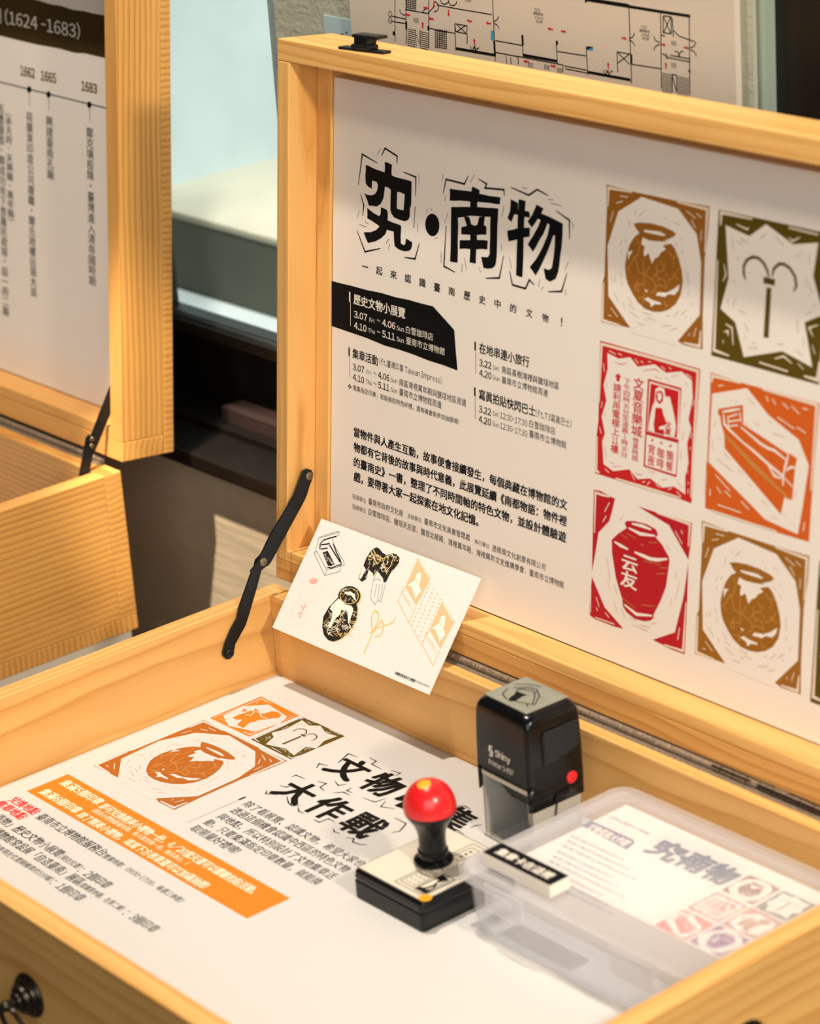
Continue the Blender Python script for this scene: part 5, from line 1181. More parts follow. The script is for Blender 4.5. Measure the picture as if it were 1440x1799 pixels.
['p','peach',0,[[133,65.18],[132.74,64.44],[131.96,64.39],[131.43,65.09],[131.7,65.83],[132.48,65.87]]],
['p','peach',0,[[133.05,62.02],[132.79,61.28],[132.01,61.24],[131.48,61.93],[131.75,62.67],[132.53,62.72]]],
['p','peach',0,[[133.1,58.87],[132.84,58.13],[132.06,58.08],[131.53,58.78],[131.8,59.52],[132.58,59.57]]],
['p','peach',0,[[133.15,55.72],[132.89,54.98],[132.11,54.93],[131.58,55.62],[131.84,56.37],[132.63,56.41]]],
['p','peach',0,[[133.2,52.57],[132.94,51.83],[132.15,51.78],[131.63,52.47],[131.89,53.21],[132.68,53.26]]],
['p','peach',0,[[133.25,49.42],[132.99,48.68],[132.2,48.63],[131.68,49.32],[131.94,50.06],[132.73,50.11]]],
['p','peach',0,[[133.3,46.27],[133.04,45.53],[132.25,45.48],[131.73,46.17],[131.99,46.91],[132.78,46.96]]],
['p','peach',0,[[133.35,43.12],[133.09,42.38],[132.3,42.33],[131.78,43.02],[132.04,43.76],[132.82,43.81]]],
['p','peach',0,[[133.4,39.98],[133.13,39.24],[132.35,39.18],[131.83,39.87],[132.09,40.61],[132.87,40.67]]],
['p','peach',0,[[138.37,69.03],[138.11,68.29],[137.33,68.25],[136.81,68.94],[137.07,69.68],[137.85,69.73]]],
['p','peach',0,[[138.42,65.89],[138.16,65.15],[137.38,65.1],[136.85,65.79],[137.12,66.53],[137.9,66.58]]],
['p','peach',0,[[138.47,62.74],[138.21,62],[137.42,61.95],[136.9,62.65],[137.16,63.39],[137.95,63.43]]],
['p','peach',0,[[138.51,59.59],[138.25,58.85],[137.47,58.81],[136.95,59.5],[137.21,60.24],[137.99,60.29]]],
['p','peach',0,[[138.56,56.45],[138.3,55.71],[137.52,55.66],[137,56.35],[137.26,57.09],[138.04,57.14]]],
['p','peach',0,[[138.61,53.3],[138.35,52.56],[137.57,52.51],[137.05,53.21],[137.31,53.95],[138.09,54]]],
['p','peach',0,[[138.66,50.16],[138.4,49.42],[137.62,49.37],[137.1,50.06],[137.36,50.8],[138.14,50.85]]],
['p','peach',0,[[138.71,47.02],[138.45,46.28],[137.67,46.23],[137.14,46.92],[137.41,47.66],[138.19,47.71]]],
['p','peach',0,[[138.75,43.88],[138.49,43.14],[137.71,43.08],[137.19,43.77],[137.45,44.51],[138.23,44.57]]],
['p','peach',0,[[138.8,40.74],[138.54,40],[137.76,39.94],[137.24,40.63],[137.5,41.37],[138.28,41.42]]],
['p','peach',0,[[138.85,37.6],[138.59,36.86],[137.81,36.8],[137.29,37.49],[137.55,38.23],[138.33,38.28]]],
['p','peach',0,[[143.81,66.59],[143.55,65.85],[142.77,65.81],[142.25,66.5],[142.51,67.24],[143.29,67.28]]],
['p','peach',0,[[143.86,63.45],[143.6,62.71],[142.82,62.67],[142.3,63.36],[142.56,64.1],[143.34,64.14]]],
['p','peach',0,[[143.9,60.31],[143.64,59.57],[142.87,59.53],[142.35,60.22],[142.61,60.96],[143.39,61]]],
['p','peach',0,[[143.95,57.17],[143.69,56.43],[142.91,56.39],[142.4,57.08],[142.66,57.82],[143.43,57.86]]],
['p','peach',0,[[144,54.03],[143.74,53.3],[142.96,53.25],[142.44,53.94],[142.7,54.68],[143.48,54.72]]],
['p','peach',0,[[144.05,50.9],[143.79,50.16],[143.01,50.11],[142.49,50.8],[142.75,51.54],[143.53,51.59]]],
['p','peach',0,[[144.09,47.76],[143.83,47.02],[143.06,46.97],[142.54,47.66],[142.8,48.4],[143.58,48.45]]],
['p','peach',0,[[144.14,44.63],[143.88,43.89],[143.1,43.84],[142.59,44.52],[142.85,45.26],[143.62,45.31]]],
['p','peach',0,[[144.19,41.49],[143.93,40.75],[143.15,40.7],[142.63,41.39],[142.89,42.13],[143.67,42.18]]],
['p','peach',0,[[144.23,38.36],[143.98,37.62],[143.2,37.56],[142.68,38.25],[142.94,38.99],[143.72,39.04]]],
['p','peach',0,[[144.28,35.23],[144.02,34.49],[143.25,34.43],[142.73,35.12],[142.99,35.86],[143.76,35.91]]],
['p','peach',0,[[149.23,64.16],[148.97,63.42],[148.19,63.38],[147.68,64.07],[147.93,64.8],[148.71,64.85]]],
['p','peach',0,[[149.27,61.03],[149.01,60.29],[148.24,60.24],[147.72,60.93],[147.98,61.67],[148.76,61.72]]],
['p','peach',0,[[149.32,57.89],[149.06,57.16],[148.29,57.11],[147.77,57.8],[148.03,58.54],[148.8,58.58]]],
['p','peach',0,[[149.37,54.76],[149.11,54.02],[148.33,53.98],[147.82,54.66],[148.07,55.4],[148.85,55.45]]],
['p','peach',0,[[149.41,51.63],[149.15,50.89],[148.38,50.84],[147.86,51.53],[148.12,52.27],[148.9,52.32]]],
['p','peach',0,[[149.46,48.5],[149.2,47.76],[148.42,47.71],[147.91,48.4],[148.17,49.14],[148.94,49.19]]],
['p','peach',0,[[149.5,45.37],[149.25,44.63],[148.47,44.58],[147.96,45.27],[148.21,46.01],[148.99,46.06]]],
['p','peach',0,[[149.55,42.24],[149.29,41.51],[148.52,41.45],[148,42.14],[148.26,42.88],[149.04,42.93]]],
['p','peach',0,[[149.6,39.12],[149.34,38.38],[148.56,38.33],[148.05,39.01],[148.31,39.75],[149.08,39.8]]],
['p','peach',0,[[149.64,35.99],[149.39,35.25],[148.61,35.2],[148.1,35.88],[148.35,36.62],[149.13,36.67]]],
['p','peach',0,[[149.69,32.86],[149.43,32.13],[148.66,32.07],[148.14,32.75],[148.4,33.49],[149.18,33.55]]],
['s','peach',0,0.5,0,[[128.58,40.86],[149.64,29.29]]],
['t','ink',0,'◎圖像授權 臺南市立博物館',[136.79,4.79,21.31,2.31],0.8],
['t','ink',0,'(TAIWAN IMPRESS)',[158.61,5.05,14.47,1.7],0]],'LP':[['p','brown',0,[[-600,390.98],[-565.84,380.92],[-383.39,369.24],[-218.25,362.03],[-159.53,361.34],[-141.48,359.91],[-123.56,360.14],[-105.91,358.74],[-91.29,359.47],[-76.85,358.9],[-56.83,359.11],[-57.78,324.49],[-89.49,324.96],[-104.18,323.57],[-127.86,324.58],[-158.06,323.91],[-188.8,324.24],[-220.13,324.91],[-386.38,329.36],[-600,337.82]]],
['t','white',2,'明鄭時期 (1624 -1683)',[-288.58,342.04,192.3,14.05],0.5],
['t','olive',0,'1662',[-188.74,298.77,22.29,8.09],2],
['t','olive',0,'1665',[-156.98,298.63,23.05,8.01],2],
['t','olive',0,'1683',[-95.34,297.65,22.43,7.86],2],
['s','ink',0,1,0,[[-600,289.87],[-222.17,284.81],[-57.45,283.68]]],
['p','ink',0,[[-172.31,284.65],[-172.46,283.89],[-172.83,283.16],[-173.4,282.49],[-174.13,281.94],[-174.96,281.55],[-175.85,281.34],[-176.74,281.32],[-177.55,281.51],[-178.24,281.87],[-178.76,282.4],[-179.07,283.05],[-179.15,283.78],[-179,284.54],[-178.63,285.28],[-178.06,285.94],[-177.33,286.49],[-176.49,286.88],[-175.6,287.09],[-174.72,287.11],[-173.91,286.92],[-173.22,286.56],[-172.7,286.03],[-172.39,285.38]]],
['p','ink',0,[[-142.35,284.29],[-142.49,283.54],[-142.85,282.81],[-143.41,282.15],[-144.12,281.61],[-144.94,281.22],[-145.81,281.01],[-146.68,281],[-147.48,281.18],[-148.16,281.54],[-148.67,282.06],[-148.98,282.71],[-149.06,283.43],[-148.92,284.18],[-148.55,284.92],[-148,285.57],[-147.28,286.12],[-146.46,286.5],[-145.59,286.71],[-144.72,286.72],[-143.92,286.54],[-143.25,286.18],[-142.74,285.66],[-142.43,285.02]]],
['p','ink',0,[[-81.16,283.65],[-81.29,282.92],[-81.63,282.2],[-82.16,281.56],[-82.84,281.02],[-83.63,280.64],[-84.47,280.44],[-85.3,280.42],[-86.07,280.6],[-86.73,280.95],[-87.22,281.47],[-87.52,282.1],[-87.61,282.81],[-87.48,283.55],[-87.13,284.26],[-86.6,284.91],[-85.92,285.44],[-85.13,285.82],[-84.3,286.02],[-83.46,286.04],[-82.7,285.86],[-82.04,285.5],[-81.55,284.99],[-81.25,284.36]]],
['s','ink',0,0.7,0,[[-175.82,282.19],[-175.7,270.74]]],
['s','ink',0,0.7,0,[[-145.47,281.89],[-145.33,270.21]]],
['s','ink',0,0.7,0,[[-84.17,280.8],[-83.91,270.18]]],['v','ink',0,'鄭克塽投降，臺灣進入清帝國時期',[-84.42,264.26,134.39,9.17],0.6],['v','ink',0,'荷蘭東印度公司撤離，鄭氏政權佔領大員',[-176.45,264.92,161.91,8.9],0.6],['v','ink',0,'興建臺南孔廟',[-145.54,265.46,54.33,9.49],0.6],['v','ink',0,'（承天府、天興縣、萬年縣）',[-210.13,264.56,105.16,9.07],0.6],['v','ink',0,'而遭廢毀，鄭成功攻下普羅民遮城，設一府二縣',[-222.55,265.73,188.62,9.18],0.6]],'Wl':[['s','ink',0,0.75,0,[[-8.85,478.92],[-12.57,444.82]]],
['s','ink',0,0.75,0,[[-18.19,463.51],[2.07,462.92]]],
['s','ink',0,0.75,0,[[-18.63,459.51],[1.72,459.6]]],
['s','ink',0,0.75,0,[[3.4,480.17],[0.13,444.64]]],
['s','ink',0,0.75,0,[[29.06,482.79],[25.19,444.27]]],
['s','ink',0,0.75,0,[[26.68,459.11],[54.82,458.54]]],
['s','ink',0,0.75,0,[[1.55,469.89],[26.5,469.62],[33.72,475.23]]],
['s','ink',0,0.75,0,[[97.38,489.77],[96.55,443.89]]],
['s','ink',0,0.75,0,[[37.07,476.87],[57.72,476.48],[95.76,476.26]]],
['s','ink',0,0.75,0,[[55.48,465.52],[54.87,446.14]]],
['s','ink',0,0.75,0,[[55.48,465.52],[68.72,465.39],[67.72,459.68],[56.17,459.98],[55.48,465.52]]],
['s','ink',0,0.75,0,[[57.85,464.98],[67.02,459.92]]],
['s','ink',0,0.75,0,[[67.55,465.74],[56.63,459.71]]],
['s','ink',0,0.75,0,[[68.21,459.74],[67.54,452.45]]],
['s','ink',0,0.75,0,[[97.76,458.33],[125.62,458.08]]],
['s','ink',0,0.75,0,[[126.2,465.51],[125.72,450.56]]],
['s','ink',0,0.75,0,[[125.85,452.14],[160.32,451.9]]],
['s','ink',0,0.75,0,[[160.16,465.5],[160.19,450.02]]],
['s','ink',0,0.75,0,[[160.76,458.15],[189.08,458.43]]],
['s','ink',0,0.75,0,[[189.5,465.06],[189.77,445.16]]],
['s','ink',0,0.75,0,[[97.06,450],[121.51,449.74]]],
['s','ink',0,0.75,0,[[120.37,449.92],[165.74,449.45],[165.42,444.76]]],
['s','ink',0,0.75,0,[[120.37,449.92],[120.63,444.43]]],
['s','ink',0,0.75,0,[[107.94,448.43],[108.47,443.42]]],
['s','ink',0,0.75,0,[[112.6,448.36],[113.15,443.67]]],
['s','ink',0,0.75,0,[[166.82,448.96],[189.33,448.64]]],
['s','ink',0,0.75,0,[[167.81,447.07],[189.22,446.78]]],
['s','ink',0,0.75,0,[[190.83,496.3],[261.41,496.28],[287.7,495.45]]],
['s','ink',0,0.75,0,[[190.93,497.82],[231.85,497.58]]],
['s','ink',0,0.75,0,[[231.85,497.58],[231.76,445.11]]],
['s','ink',0,0.75,0,[[219.03,464.72],[231.76,464.72]]],
['s','ink',0,0.75,0,[[219.03,464.72],[218.9,451.08]]],
['s','ink',0,0.75,0,[[220.06,464.09],[230.33,457.78]]],
['s','ink',0,0.75,0,[[230.7,464.6],[219.25,457.19]]],
['s','ink',0,0.75,0,[[232.45,458.04],[259.62,458.36]]],
['s','ink',0,0.75,0,[[261,496.23],[259.39,444.88]]],
['s','ink',0,0.75,0,[[286.73,496.07],[285.19,444.49]]],
['s','ink',0,0.75,0,[[263.33,493.55],[270.47,493.59],[269.97,482.53],[262.81,482.46],[263.33,493.55]]],
['s','ink',0,0.75,0,[[263.71,492.86],[269.57,482.78]]],
['s','ink',0,0.75,0,[[270.06,493.54],[263.22,482.51]]],
['s','ink',0,0.75,0,[[260.68,480.74],[264.36,480.42]]],
['s','ink',0,0.75,0,[[271.46,492.96],[271.92,480.55]]],
['s','ink',0,0.75,0,[[272.11,484.98],[277.05,481.87],[291.07,479.81]]],
['s','ink',0,0.75,0,[[264.25,469.33],[266.17,466.59],[286.49,466.08]]],
['s','ink',0,0.75,0,[[268.3,468.33],[286.57,468]]],
['s','ink',0,0.75,0,[[269.79,455.9],[269.25,443.9]]],
['s','ink',0,0.75,0,[[273.87,455.66],[273.36,444.14]]],
['s','ink',0,0.75,0,[[269.37,455.85],[274.28,455.72]]],
['s','ink',0,0.75,0,[[269.75,455.15],[273.37,444.44]]],
['s','ink',0,2,0,[[55.02,447.77],[96.89,447.91]]],
['s','ink',0,2,0,[[189.92,447.48],[230.82,447.26]]],
['s','ink',0,2,0,[[125.79,451.35],[160.28,451.27]]],
['s','ink',0,2,0,[[190.85,496.6],[261.4,495.98],[287.72,495.89]]],
['s','ink',0,2,0,[[126.2,465.51],[126.11,458.45]]],
['s','ink',0,2,0,[[160.59,465.24],[160.84,462.49]]],
['s','ink',0,2,0,[[232.39,464.8],[232.03,457.98]]],
['s','ink',0,2,0,[[285.26,460.78],[285.4,459.32]]],
['s','ink',0,2,0,[[26.34,460.69],[26.01,457.41]]],
['s','ink',0,2,0,[[1.9,461.26],[1.28,455.46]]],
['s','ink',0,2,0,[[96.58,458.19],[96.58,447.08]]],
['s','ink',0,0.5,0,[[2.59,455.93],[11.37,455.6]]],
['s','ink',0,0.5,0,[[16.87,455.57],[25.8,455.27]]],
['s','ink',0,0.5,0,[[2.44,454.44],[11.21,454.11]]],
['s','ink',0,0.5,0,[[16.71,454.08],[25.65,453.79]]],
['s','ink',0,0.5,0,[[2.28,452.94],[11.06,452.62]]],
['s','ink',0,0.5,0,[[16.56,452.59],[25.5,452.3]]],
['s','ink',0,0.5,0,[[2.12,451.45],[10.9,451.13]]],
['s','ink',0,0.5,0,[[16.41,451.1],[25.35,450.82]]],
['s','ink',0,0.5,0,[[1.96,449.95],[10.75,449.64]]],
['s','ink',0,0.5,0,[[16.26,449.62],[25.2,449.34]]],
['s','ink',0,0.5,0,[[1.8,448.45],[10.59,448.15]]],
['s','ink',0,0.5,0,[[16.1,448.13],[25.05,447.85]]],
['s','ink',0,0.5,0,[[1.64,446.95],[10.44,446.65]]],
['s','ink',0,0.5,0,[[15.95,446.63],[24.9,446.36]]],
['s','ink',0,0.5,0,[[1.49,445.45],[10.28,445.16]]],
['s','ink',0,0.5,0,[[15.8,445.14],[24.75,444.88]]],
['s','ink',0,0.5,0,[[1.33,443.95],[10.13,443.66]]],
['s','ink',0,0.5,0,[[15.64,443.65],[24.6,443.39]]],
['s','ink',0,0.5,0,[[260.51,455.49],[269.35,455.25]]],
['s','ink',0,0.5,0,[[274.66,455.02],[284.81,454.81]]],
['s','ink',0,0.5,0,[[260.45,454.14],[269.29,453.9]]],
['s','ink',0,0.5,0,[[274.6,453.68],[284.75,453.48]]],
['s','ink',0,0.5,0,[[260.38,452.79],[269.23,452.55]]],
['s','ink',0,0.5,0,[[274.54,452.33],[284.7,452.14]]],
['s','ink',0,0.5,0,[[260.32,451.43],[269.16,451.21]]],
['s','ink',0,0.5,0,[[274.48,450.99],[284.64,450.8]]],
['s','ink',0,0.5,0,[[260.26,450.08],[269.1,449.86]]],
['s','ink',0,0.5,0,[[274.42,449.64],[284.59,449.46]]],
['s','ink',0,0.5,0,[[260.19,448.72],[269.04,448.51]]],
['s','ink',0,0.5,0,[[274.36,448.29],[284.53,448.11]]],
['s','ink',0,0.5,0,[[260.13,447.37],[268.98,447.16]]],
['s','ink',0,0.5,0,[[274.3,446.95],[284.47,446.77]]],
['s','ink',0,0.5,0,[[260.07,446.01],[268.92,445.8]]],
['s','ink',0,0.5,0,[[274.24,445.6],[284.42,445.43]]],
['s','ink',0,0.5,0,[[260,444.65],[268.86,444.45]]],
['s','ink',0,0.5,0,[[274.18,444.25],[284.36,444.09]]],
['s','ink',0,0.5,0,[[259.94,443.3],[268.8,443.1]]],
['s','ink',0,0.5,0,[[274.12,442.9],[284.31,442.74]]],
['s','ink',0,0.5,0,[[11.47,456.6],[11.45,444.31]]],
['s','ink',0,0.5,0,[[16.5,456.83],[15.71,444.31]]],
['s','ink',0,0.5,0,[[11.63,453.34],[15.85,445.64]]],
['s','ink',0,0.75,0,[[1.11,465.72],[-0.46,465.7],[-1.9,465.95],[-3.1,466.48],[-3.98,467.24],[-4.49,468.18],[-4.58,469.24]]],
['s','ink',0,0.75,0,[[20.98,469.03],[21.27,470.03],[21.92,471],[22.87,471.88],[24.08,472.6],[25.44,473.12],[26.88,473.4]]],
['s','ink',0,0.75,0,[[34.09,478.99],[36.77,478.77],[38.63,477.6],[39.17,475.81],[38.26,473.85],[36.13,472.27],[33.35,471.47]]],
['s','ink',0,0.75,0,[[71.04,451.25],[71.91,447.66],[75.88,451.81],[76.24,447.85]]],
['s','ink',0,0.75,0,[[73.66,451.08],[74.5,450.73],[75.18,450.26],[75.67,449.67],[75.96,448.99],[76.04,448.26],[75.89,447.49]]],
['s','ink',0,0.75,0,[[75.71,446.35],[75.74,447.32],[76.12,448.3],[76.84,449.25],[77.84,450.07],[79.05,450.74],[80.4,451.18]]],
['s','ink',0,0.75,0,[[102.54,476.21],[102.26,475.15],[101.62,474.13],[100.65,473.2],[99.42,472.44],[98.02,471.89],[96.54,471.59]]],
['s','ink',0,0.75,0,[[96.88,470.11],[98.34,470.14],[99.67,469.89],[100.8,469.38],[101.63,468.65],[102.11,467.75],[102.22,466.73]]],
['s','ink',0,0.75,0,[[205.35,450.92],[205.78,447.16],[210.33,451.23]]],
['s','ink',0,0.75,0,[[207.13,450.94],[208.06,450.72],[208.87,450.34],[209.53,449.83],[210,449.21],[210.28,448.5],[210.34,447.73]]],
['s','ink',0,0.75,0,[[209.64,446.88],[209.84,447.79],[210.3,448.68],[211.01,449.52],[211.92,450.24],[212.99,450.82],[214.16,451.22]]],
['s','ink',0,0.75,0,[[236.12,479.45],[235.9,478.46],[235.34,477.49],[234.49,476.61],[233.41,475.89],[232.17,475.37],[230.84,475.09]]],
['s','ink',0,0.75,0,[[230.76,473.64],[232.07,473.66],[233.28,473.43],[234.3,472.94],[235.06,472.25],[235.52,471.39],[235.64,470.43]]],
['s','ink',0,0.75,0,[[259.42,475.82],[258.03,475.8],[256.75,476.06],[255.66,476.58],[254.84,477.32],[254.35,478.24],[254.22,479.27]]],
['s','ink',0,0.75,0,[[253.75,469.57],[253.98,470.65],[254.57,471.69],[255.47,472.64],[256.62,473.42],[257.94,473.98],[259.34,474.28]]],
['s','ink',0,0.75,0,[[291.88,479.91],[291.66,478.85],[291.09,477.82],[290.23,476.9],[289.12,476.13],[287.83,475.58],[286.47,475.29]]],
['s','ink',0,0.75,0,[[286.81,473.8],[288.16,473.82],[289.41,473.57],[290.47,473.06],[291.27,472.33],[291.76,471.42],[291.89,470.4]]],
['s','ink',0,0.75,0,[[261.03,468.48],[262.21,468.35],[263.27,468.01],[264.15,467.47],[264.79,466.76],[265.18,465.92],[265.28,465]]],
['s','ink',0,0.75,0,[[272.53,471.5],[273.69,471.52],[274.76,471.31],[275.67,470.87],[276.35,470.25],[276.77,469.48],[276.88,468.61]]],
['s','ink',0,0.75,0,[[276.06,468.51],[276.25,469.42],[276.74,470.3],[277.48,471.09],[278.44,471.74],[279.53,472.21],[280.7,472.47]]],
['s','ink',0,0.75,0,[[50.47,481.79],[49.74,480.2],[48.01,478.92],[45.76,478.28],[43.59,478.46],[42.07,479.41],[41.63,480.88]]],
['s','ink',0,0.75,0,[[59.17,481.73],[58.44,480.15],[56.73,478.87],[54.5,478.23],[52.33,478.41],[50.83,479.36],[50.38,480.82]]],
['p','ink',0,[[-13.68,464.99],[-13.83,464.37],[-14.12,463.79],[-14.55,463.27],[-15.07,462.84],[-15.65,462.55],[-16.27,462.4],[-16.86,462.42],[-17.4,462.59],[-17.84,462.91],[-18.16,463.35],[-18.33,463.89],[-18.34,464.49],[-18.19,465.1],[-17.9,465.69],[-17.47,466.21],[-16.95,466.63],[-16.36,466.92],[-15.75,467.07],[-15.16,467.05],[-14.62,466.88],[-14.18,466.56],[-13.87,466.12],[-13.7,465.58]]],
['p','plan',2,[[-14.2,464.93],[-14.31,464.45],[-14.54,463.99],[-14.87,463.58],[-15.28,463.25],[-15.74,463.02],[-16.21,462.9],[-16.67,462.92],[-17.09,463.05],[-17.43,463.3],[-17.68,463.65],[-17.81,464.07],[-17.82,464.54],[-17.71,465.02],[-17.48,465.48],[-17.15,465.89],[-16.74,466.22],[-16.28,466.45],[-15.81,466.57],[-15.35,466.55],[-14.93,466.42],[-14.59,466.17],[-14.34,465.82],[-14.21,465.4]]],
['p','ink',0,[[-14.2,460.32],[-14.34,459.71],[-14.64,459.12],[-15.06,458.6],[-15.58,458.17],[-16.17,457.88],[-16.78,457.73],[-17.38,457.75],[-17.91,457.92],[-18.36,458.24],[-18.67,458.68],[-18.84,459.22],[-18.86,459.82],[-18.71,460.43],[-18.41,461.02],[-17.99,461.54],[-17.47,461.97],[-16.88,462.26],[-16.27,462.4],[-15.67,462.39],[-15.14,462.22],[-14.7,461.9],[-14.38,461.46],[-14.21,460.92]]],
['p','plan',2,[[-14.71,460.27],[-14.83,459.79],[-15.06,459.32],[-15.39,458.91],[-15.79,458.58],[-16.25,458.35],[-16.73,458.23],[-17.19,458.24],[-17.61,458.38],[-17.95,458.63],[-18.2,458.98],[-18.33,459.4],[-18.34,459.87],[-18.22,460.35],[-17.99,460.82],[-17.66,461.23],[-17.25,461.56],[-16.8,461.79],[-16.32,461.9],[-15.86,461.89],[-15.44,461.76],[-15.1,461.51],[-14.85,461.16],[-14.72,460.74]]],
['t','ink',3,'C',[-17.27,464.82,2.53,2],0],
['t','ink',3,'B',[-17.8,459.99,2.53,2],0],
['p','ink',0,[[-14.3,452.4],[-11.75,452.35],[-12.08,449.34],[-14.63,449.38]]],
['p','red',1,[[6.77,466.91],[3.26,466.94],[3.34,467.69],[0.68,466.39],[3.06,465.04],[3.13,465.79],[6.65,465.76]]],
['p','red',1,[[22.25,474.13],[25.71,474.09],[25.79,474.82],[28.12,473.49],[25.52,472.21],[25.6,472.94],[22.13,472.99]]],
['p','red',1,[[33.69,479.01],[33.41,476.16],[32.58,476.17],[33.85,474.12],[35.53,476.13],[34.7,476.14],[34.98,478.99]]],
['p','red',1,[[32.88,466.81],[29.43,466.84],[29.51,467.58],[26.91,466.29],[29.25,464.96],[29.32,465.7],[32.77,465.67]]],
['p','red',1,[[19.24,458.36],[19.54,461.24],[18.7,461.24],[20.4,463.29],[21.68,461.22],[20.84,461.23],[20.55,458.35]]],
['p','red',1,[[49.17,474.85],[48.9,472.02],[48.08,472.03],[49.35,469.99],[51,472],[50.18,472.01],[50.45,474.84]]],
['p','red',1,[[74.38,469.73],[71.03,469.76],[71.1,470.49],[68.59,469.23],[70.87,467.91],[70.93,468.64],[74.27,468.6]]],
['p','red',1,[[94.56,470.35],[91.27,470.39],[91.33,471.11],[88.86,469.86],[91.11,468.55],[91.17,469.27],[94.46,469.24]]],
['p','red',1,[[74.6,452.54],[74.85,455.37],[74.04,455.37],[75.66,457.39],[76.91,455.36],[76.1,455.36],[75.85,452.54]]],
['p','red',1,[[157.59,473.43],[154.46,473.47],[154.51,474.17],[152.18,472.96],[154.33,471.68],[154.38,472.38],[157.51,472.35]]],
['p','red',1,[[165.38,473.27],[168.48,473.24],[168.53,473.93],[170.66,472.67],[168.36,471.46],[168.41,472.15],[165.3,472.19]]],
['p','red',1,[[223.87,475.17],[226.83,475.13],[226.87,475.81],[228.92,474.58],[226.74,473.4],[226.78,474.08],[223.81,474.11]]],
['p','red',1,[[131.5,448],[128.29,448.01],[128.34,448.73],[125.94,447.46],[128.15,446.18],[128.2,446.9],[131.41,446.89]]],
['p','red',1,[[153.31,448.04],[156.46,448.03],[156.51,448.74],[158.67,447.48],[156.33,446.22],[156.38,446.93],[153.23,446.94]]],
['p','red',1,[[209.39,452.26],[209.55,454.94],[208.83,454.94],[210.23,456.85],[211.41,454.93],[210.68,454.93],[210.52,452.25]]],
['p','red',1,[[260,475.15],[262.88,475.11],[262.91,475.78],[264.9,474.56],[262.8,473.4],[262.83,474.07],[259.95,474.1]]],
['p','red',1,[[281.03,475.52],[283.86,475.48],[283.88,476.15],[285.85,474.94],[283.78,473.79],[283.81,474.45],[280.99,474.49]]],
['p','red',1,[[263.64,458.93],[263.76,461.54],[263.06,461.55],[264.38,463.41],[265.53,461.53],[264.84,461.54],[264.72,458.92]]],
['t','ink',0,'□□',[140.19,484.42,5.39,2.02],0.5],
['t','ink',0,'博物館室',[138.16,481.85,10.4,2.02],0.5],
['t','ink',0,'273.9㎡',[139.79,479.27,8.12,2.02],0.5],
['t','ink',0,'82.8P',[140.96,476.7,6.76,2.03],0.5],
['t','ink',0,'□□',[242.64,484.03,4.97,1.94],0.5],
['t','ink',0,'博物館室',[240.83,481.56,9.58,1.94],0.5],
['t','ink',0,'273.9㎡',[242.38,479.1,7.49,1.94],0.5],
['t','ink',0,'82.8P',[243.51,476.63,6.23,1.94],0.5],
['t','ink',0,'13.8P',[67.99,483.47,6.66,1.76],0.5],
['t','ink',0,'▤',[10.42,463.28,4.99,3.3],0.5],
['t','ink',0,'▤',[130.39,445.42,4.58,3.17],0.5],
['t','ink',0,'▤',[147.06,445.89,4.52,3.15],0.5],
['t','ink',0,'▤',[270.11,476.6,4.07,2.96],0.5],
['t','ink',0,'▤',[269.45,462.05,4.08,2.98],0.5],
['t','ink',0,'▤',[159.86,445.28,4.47,3.14],0.5],
['s','ink',0,0.5,0,[[34.09,459.12],[32.96,445.19]]],
['s','ink',0,0.5,0,[[36.09,459.35],[34.96,445.42]]],
['s','ink',0,0.5,0,[[38.07,459.57],[36.96,445.65]]],
['s','ink',0,0.5,0,[[40.06,459.79],[38.95,445.89]]],
['s','ink',0,0.5,0,[[42.04,460.01],[40.94,446.12]]],
['s','ink',0,0.5,0,[[44.02,460.23],[42.93,446.35]]],
['s','ink',0,0.5,0,[[46,460.45],[44.91,446.59]]],
['s','ink',0,0.5,0,[[33.02,458.19],[46.26,458.06]]],
['s','ink',0,0.5,0,[[32.87,456.72],[46.12,456.59]]],
['s','ink',0,0.5,0,[[32.72,455.24],[45.97,455.12]]],
['s','ink',0,0.5,0,[[32.58,453.76],[45.83,453.65]]],
['s','ink',0,0.5,0,[[32.43,452.28],[45.69,452.18]]],
['s','ink',0,0.5,0,[[32.28,450.8],[45.55,450.71]]],
['s','ink',0,0.5,0,[[32.14,449.32],[45.41,449.24]]],
['s','ink',0,0.5,0,[[31.99,447.84],[45.27,447.76]]],
['s','ink',0,0.5,0,[[31.84,446.36],[45.13,446.29]]],
['s','ink',0,0.5,0,[[3.32,479.35],[15.07,479.26]]],
['s','ink',0,0.5,0,[[3.18,478.04],[14.93,477.95]]],
['s','ink',0,0.5,0,[[3.04,476.72],[14.8,476.64]]],
['s','ink',0,0.5,0,[[2.9,475.41],[14.66,475.33]]],
['s','ink',0,0.5,0,[[2.76,474.09],[14.53,474.02]]],
['s','ink',0,0.5,0,[[2.62,472.77],[14.39,472.71]]],
['s','ink',0,0.5,0,[[2.48,471.45],[14.25,471.4]]],
['s','ink',0,0.5,0,[[2.34,470.13],[14.12,470.08]]],
['s','ink',0,0.5,0,[[4.42,480.28],[3.59,470.1]]],
['s','ink',0,0.5,0,[[6.7,480.51],[5.88,470.35]]],
['s','ink',0,0.5,0,[[8.98,480.74],[8.16,470.59]]],
['s','ink',0,0.5,0,[[11.26,480.98],[10.45,470.83]]],
['s','ink',0,0.5,0,[[13.53,481.21],[12.72,471.07]]],
['p','skyblue',1,[[93.63,464.98],[96.69,465.01],[96.1,458.14],[93.04,458.1]]],
['p','skyblue',1,[[190.38,465.16],[196.49,465.41],[195.89,462.75],[190.21,462.54]]],
['p','ink',2,[[190.38,465.16],[196.49,465.41],[190.21,462.54]]],
['p','ink',0,[[190.18,496.23],[192.36,496.46],[192.24,494.64],[190.08,494.72]]],
